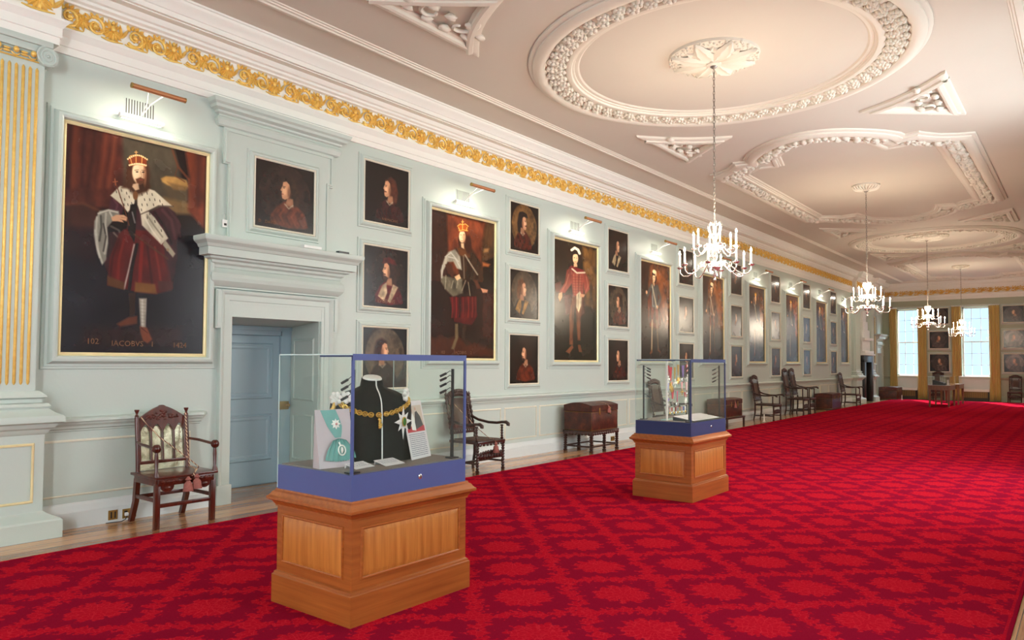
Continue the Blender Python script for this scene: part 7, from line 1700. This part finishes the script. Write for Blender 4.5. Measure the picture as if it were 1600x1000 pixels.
# ================================================================== FAR END
def table_case(x0, x1, y0, y1, label, content):
    t = thing('table_display_case', label, 'table case', ((x0 + x1) / 2, (y0 + y1) / 2, 0), group='table display cases before the end wall'); W = M['tablewood']
    for x in (x0 + 0.04, x1 - 0.04):
        for y in (y0 + 0.04, y1 - 0.04):
            lg = MB(); vs = [(x + sx * q, y + sy * q, z) for z, q in ((0.014, 0.022), (0.62, 0.038)) for sx, sy in ((-1, -1), (1, -1), (1, 1), (-1, 1))]
            lg.add(vs, [(0, 3, 2, 1), (4, 5, 6, 7), (0, 1, 5, 4), (1, 2, 6, 5), (2, 3, 7, 6), (3, 0, 4, 7)]); lg.build('leg', W, t, None)
    MB().box(x0, x1, y0, y1, 0.62, 0.76, 0.004).build('table_frame', W, t, None)
    MB().box(x0 - 0.01, x1 + 0.01, y0 - 0.01, y1 + 0.01, 0.76, 0.79, 0.004).build('table_top', W, t, None)
    MB().box(x0 + 0.03, x1 - 0.03, y0 + 0.03, y1 - 0.03, 0.79, 0.797).build('lining', M['card'], t, None)
    for a in ((x0, x1, y0, y0 + 0.006), (x0, x1, y1 - 0.006, y1), (x0, x0 + 0.006, y0, y1), (x1 - 0.006, x1, y0, y1)): MB().box(*a, 0.79, 1.10).build('glass_pane', M['glass'], t, None)
    MB().box(x0, x1, y0, y1, 1.10, 1.107).build('glass_lid', M['glass'], t, None)
    for (x, y) in ((x0, y0), (x1 - 0.008, y0), (x0, y1 - 0.008), (x1 - 0.008, y1 - 0.008)): MB().box(x, x + 0.008, y, y + 0.008, 0.79, 1.11).build('corner_bead', M['glassedge'], t, None)
    return t
table_case(2.78, 3.46, 30.2, 31.6, 'nearer glass table case before the end wall, holding a dark book', True)
table_case(2.86, 3.50, 32.3, 33.6, 'second glass table case standing just behind the first', False)
t = thing('open_book', 'dark open book on a slope inside the nearer table case', 'book', (3.05, 30.6, 0.797))
MB().add([(2.90, 30.35, 0.797), (3.28, 30.35, 0.797), (3.28, 30.35, 0.87), (2.90, 30.35, 0.98), (2.90, 30.9, 0.797), (3.28, 30.9, 0.797), (3.28, 30.9, 0.87), (2.90, 30.9, 0.98)], [(0, 1, 2, 3), (4, 7, 6, 5), (0, 4, 5, 1), (1, 5, 6, 2), (2, 6, 7, 3), (3, 7, 4, 0)]).build('slope', M['black'], t, None)
MB().add([(2.93, 30.4, 0.974), (3.25, 30.4, 0.882), (3.25, 30.62, 0.886), (2.93, 30.62, 0.978), (3.25, 30.86, 0.882), (2.93, 30.86, 0.974)], [(0, 1, 2, 3), (3, 2, 4, 5)]).build('pages', M['leather'], t, None)
t = thing('white_booklet', 'white booklet standing at the right inside the nearer table case', 'booklet', (3.35, 30.7, 0.797)); MB().box(3.34, 3.35, 30.5, 30.85, 0.797, 0.99).build('cover', M['card'], t, None)
# curtains, rail, radiator covers
def curtain(x0, x1, label):
    t = thing('curtain', label, 'curtain', ((x0 + x1) / 2, YE - 0.12, 0.02), group='gold silk curtains at the end windows')
    n = 40; vs = []; fs = []
    zs = [0.02, 0.3, 1.2, 2.4, 3.4, 3.95, 4.04]
    for j, z in enumerate(zs):
        fl_ = 1.0 if z > 1.2 else 1.0 + 0.12 * (1.2 - z)
        for i in range(n + 1):
            u = i / n; x = (x0 + x1) / 2 + (u - 0.5) * (x1 - x0) * fl_; amp = 0.035 if j < 6 else 0.02
            y = YE - 0.13 + amp * math.sin(u * PI * 11 + 0.4 * math.sin(z)) + 0.008 * math.sin(u * 47 + z)
            vs.append((x, y, z))
    for j in range(len(zs) - 1):
        for i in range(n): a = j * (n + 1) + i; fs.append((a, a + 1, a + n + 2, a + n + 1))
    mb = MB(); mb.add(vs, fs); o = mb.build('silk_drop', M['curtain'], t, 80)
    sd = o.modifiers.new('thickness', 'SOLIDIFY'); sd.thickness = 0.006
    r = MB(); 
    for k in range(6): r.ball((x0 + (x1 - x0) * (k + 0.5) / 6, YE - 0.13, 4.055), (0.022, 0.02, 0.02), 8, 6)
    r.tube([(x0 - 0.02, YE - 0.13, 4.075), (x1 + 0.02, YE - 0.13, 4.075)], 0.012, 8); r.build('white_rail', M['white'], t, 60)
for (a, b, l) in ((0.30, 0.60, 'left gold curtain of the end window nearest the portrait wall'), (1.42, 1.77, 'right gold curtain of the end window nearest the portrait wall'), (2.74, 3.08, 'left gold curtain of the second end window'), (4.10, 4.46, 'right gold curtain of the second end window'), (5.32, 5.66, 'gold curtain left of the window beyond the frame'), (6.68, 7.0, 'gold curtain right of the window beyond the frame')): curtain(a, b, l)
for (a, b), l in zip(((0.62, 1.40), (3.10, 4.08), (5.68, 6.66)), ('low radiator cover under the end window nearest the portrait wall', 'low radiator cover under the second end window', 'low radiator cover under the window beyond the frame')):
    t = thing('radiator_cover', l, 'radiator cover', ((a + b) / 2, YE - 0.12, 0.0), group='radiator covers under the end windows')
    MB().box(a, b, YE - 0.26, YE - 0.005, 0.40, 0.50, 0.006).build('shelf', M['white'], t, None); MB().box(a + 0.03, b - 0.03, YE - 0.22, YE - 0.005, 0.0, 0.40).build('cabinet', M['grille'], t, None)
    g = MB()
    for k in range(int((b - a - 0.1) / 0.035)): g.box(a + 0.05 + k * 0.035, a + 0.062 + k * 0.035, YE - 0.232, YE - 0.221, 0.14, 0.39)
    g.build('grille_bars', M['brass'], t, None)
# fireplace between the far pilasters
fy0, fy1 = 32.12, 33.62; fc = (fy0 + fy1) / 2
t = thing('fireplace', 'black marble fireplace with a stepped white overmantel beyond the far armchair', 'fireplace', (0.15, fc, 0))
for a in (fy0, fy1 - 0.28): MB().box(0.0, 0.24, a, a + 0.28, 0.0, 1.62, 0.01).build('jamb', M['blackmatte'], t, 30)
MB().box(0.0, 0.24, fy0, fy1, 1.62, 1.90, 0.01).build('lintel', M['blackmatte'], t, 30)
MB().box(0.0, 0.02, fy0 + 0.28, fy1 - 0.28, 0.0, 1.62).build('firebox', M['black'], t, 30)
def stepbox(nm, d, g, z0, z1, mt_=None): return MB().box(0.0, d, fy0 - g, fy1 + g, z0, z1, 0.01).build(nm, mt_ or M['white'], t, 30)
stepbox('mantel_shelf', 0.32, 0.03, 1.90, 1.96); stepbox('mantel_shelf_moulding', 0.27, 0.0, 1.96, 2.08)
ff = MB(); ff.box(0.0, 0.14, fy0 + 0.1, fy1 - 0.1, 2.08, 2.52)
for k in range(12): ff.box(0.14, 0.155, fy0 + 0.14 + k * 0.105, fy0 + 0.20 + k * 0.105, 2.12, 2.48)
ff.build('fluted_frieze', M['white'], t, 30)
stepbox('overmantel_shelf', 0.26, 0.02, 2.52, 2.62)
for q, (g, z0, z1) in enumerate(((-0.15, 2.62, 2.95), (-0.35, 2.95, 3.30), (-0.5, 3.30, 3.75))): MB().box(0.0, 0.15 - q * 0.03, fy0 - g, fy1 + g, z0, z1, 0.01).build('overmantel_step', M['white'], t, 30)
painting('portrait_painting', 'narrow portrait washed out by window glare, between the far pilaster and corner door', 'large full-length portraits', 34.42, 34.98, 1.6, 3.6, figure(nu=40, nv=100, seed=14, armour=(60, 50, 46), cloak=(50, 40, 36), hose=(60, 40, 36), plume=False, sky=(90, 80, 74)), LW(), True, 1.3)

# ================================================================== SMALL FITTINGS
t = thing('wall_sensor', 'small white sensor box with a short aerial beside the door entablature', 'sensor', (0.0, 4.27, 3.05)); MB().box(0, 0.03, 4.245, 4.31, 3.0, 3.085, 0.006).build('box', M['white'], t, 40); MB().tube([(0.015, 4.27, 3.08), (0.015, 4.27, 3.15)], 0.004, 6).build('aerial', M['white'], t, 40); MB().box(0.03, 0.032, 4.262, 4.292, 3.02, 3.045).build('display_window', M['grille'], t, None)
t = thing('white_control_box', 'small white box lying on top of the near door cornice', 'box', (0.2, 5.25, 2.875)); MB().box(0.16, 0.24, 5.15, 5.40, 2.872, 2.905, 0.004).build('box', M['white'], t, None)
t = thing('black_control_box', 'small black box lying on top of the near door cornice', 'box', (0.2, 5.72, 2.875)); MB().box(0.17, 0.23, 5.66, 5.82, 2.872, 2.896, 0.003).build('box', M['black'], t, None)
def plate(y0, y1, z0, z1, label, kind):
    t = thing('socket_plate', label, 'socket', (0.046, (y0 + y1) / 2, z0)); MB().box(0.045, 0.052, y0, y1, z0, z1, 0.002).build('plate', M['brass'], t, 30)
    if kind == 'slots':
        for k in range(2): MB().box(0.052, 0.0535, y0 + 0.02 + k * 0.035, y0 + 0.032 + k * 0.035, z0 + 0.015, z1 - 0.015).build('slot', M['black'], t, None)
    else:
        for yy in (y0 + 0.03, y1 - 0.035): MB().box(0.052, 0.0535, yy - 0.014, yy + 0.014, z0 + 0.025, z1 - 0.018).build('socket', M['black'], t, None)
    return t
plate(3.13, 3.215, 0.025, 0.115, 'brass plate with two black slots low on the skirting left of the gothic armchair', 'slots')
plate(3.26, 3.39, 0.02, 0.11, 'brass double socket on the skirting behind the gothic armchair leg', 'socket')
plate(12.43, 12.58, 0.02, 0.11, 'brass plate on the skirting behind the nearest leather chest', 'blank')
t = thing('plug_and_cable', 'white plug with a black cable in the brass double socket', 'plug', (0.07, 3.29, 0.06)); MB().box(0.0535, 0.085, 3.275, 3.305, 0.045, 0.078, 0.006).build('plug', M['white'], t, 40)
MB().tube([(0.08, 3.29, 0.05), (0.095, 3.27, 0.02), (0.10, 3.23, 0.007), (0.085, 3.18, 0.006), (0.07, 3.10, 0.006)], 0.004, 6).build('cable', M['black'], t, 60)
for x, y, l in ((1.0, 35.3, 'small white floor marker post before the corner trunk'), (5.25, 36.05, 'small white floor marker post beside the end wall chair'), (0.55, 19.55, 'small white marker post beside the single red-brown armchair')):
    t = thing('marker_post', l, 'marker post', (x, y, 0)); z = 0.014 if y > 25 and x > 0.65 else 0.0
    MB().lathe([(0.04, z), (0.04, z + 0.01), (0.018, z + 0.018), (0.016, z + 0.19), (0.0, z + 0.2)], 12, Matrix.Translation((x, y, 0))).build('post', M['enamel'], t, 40)
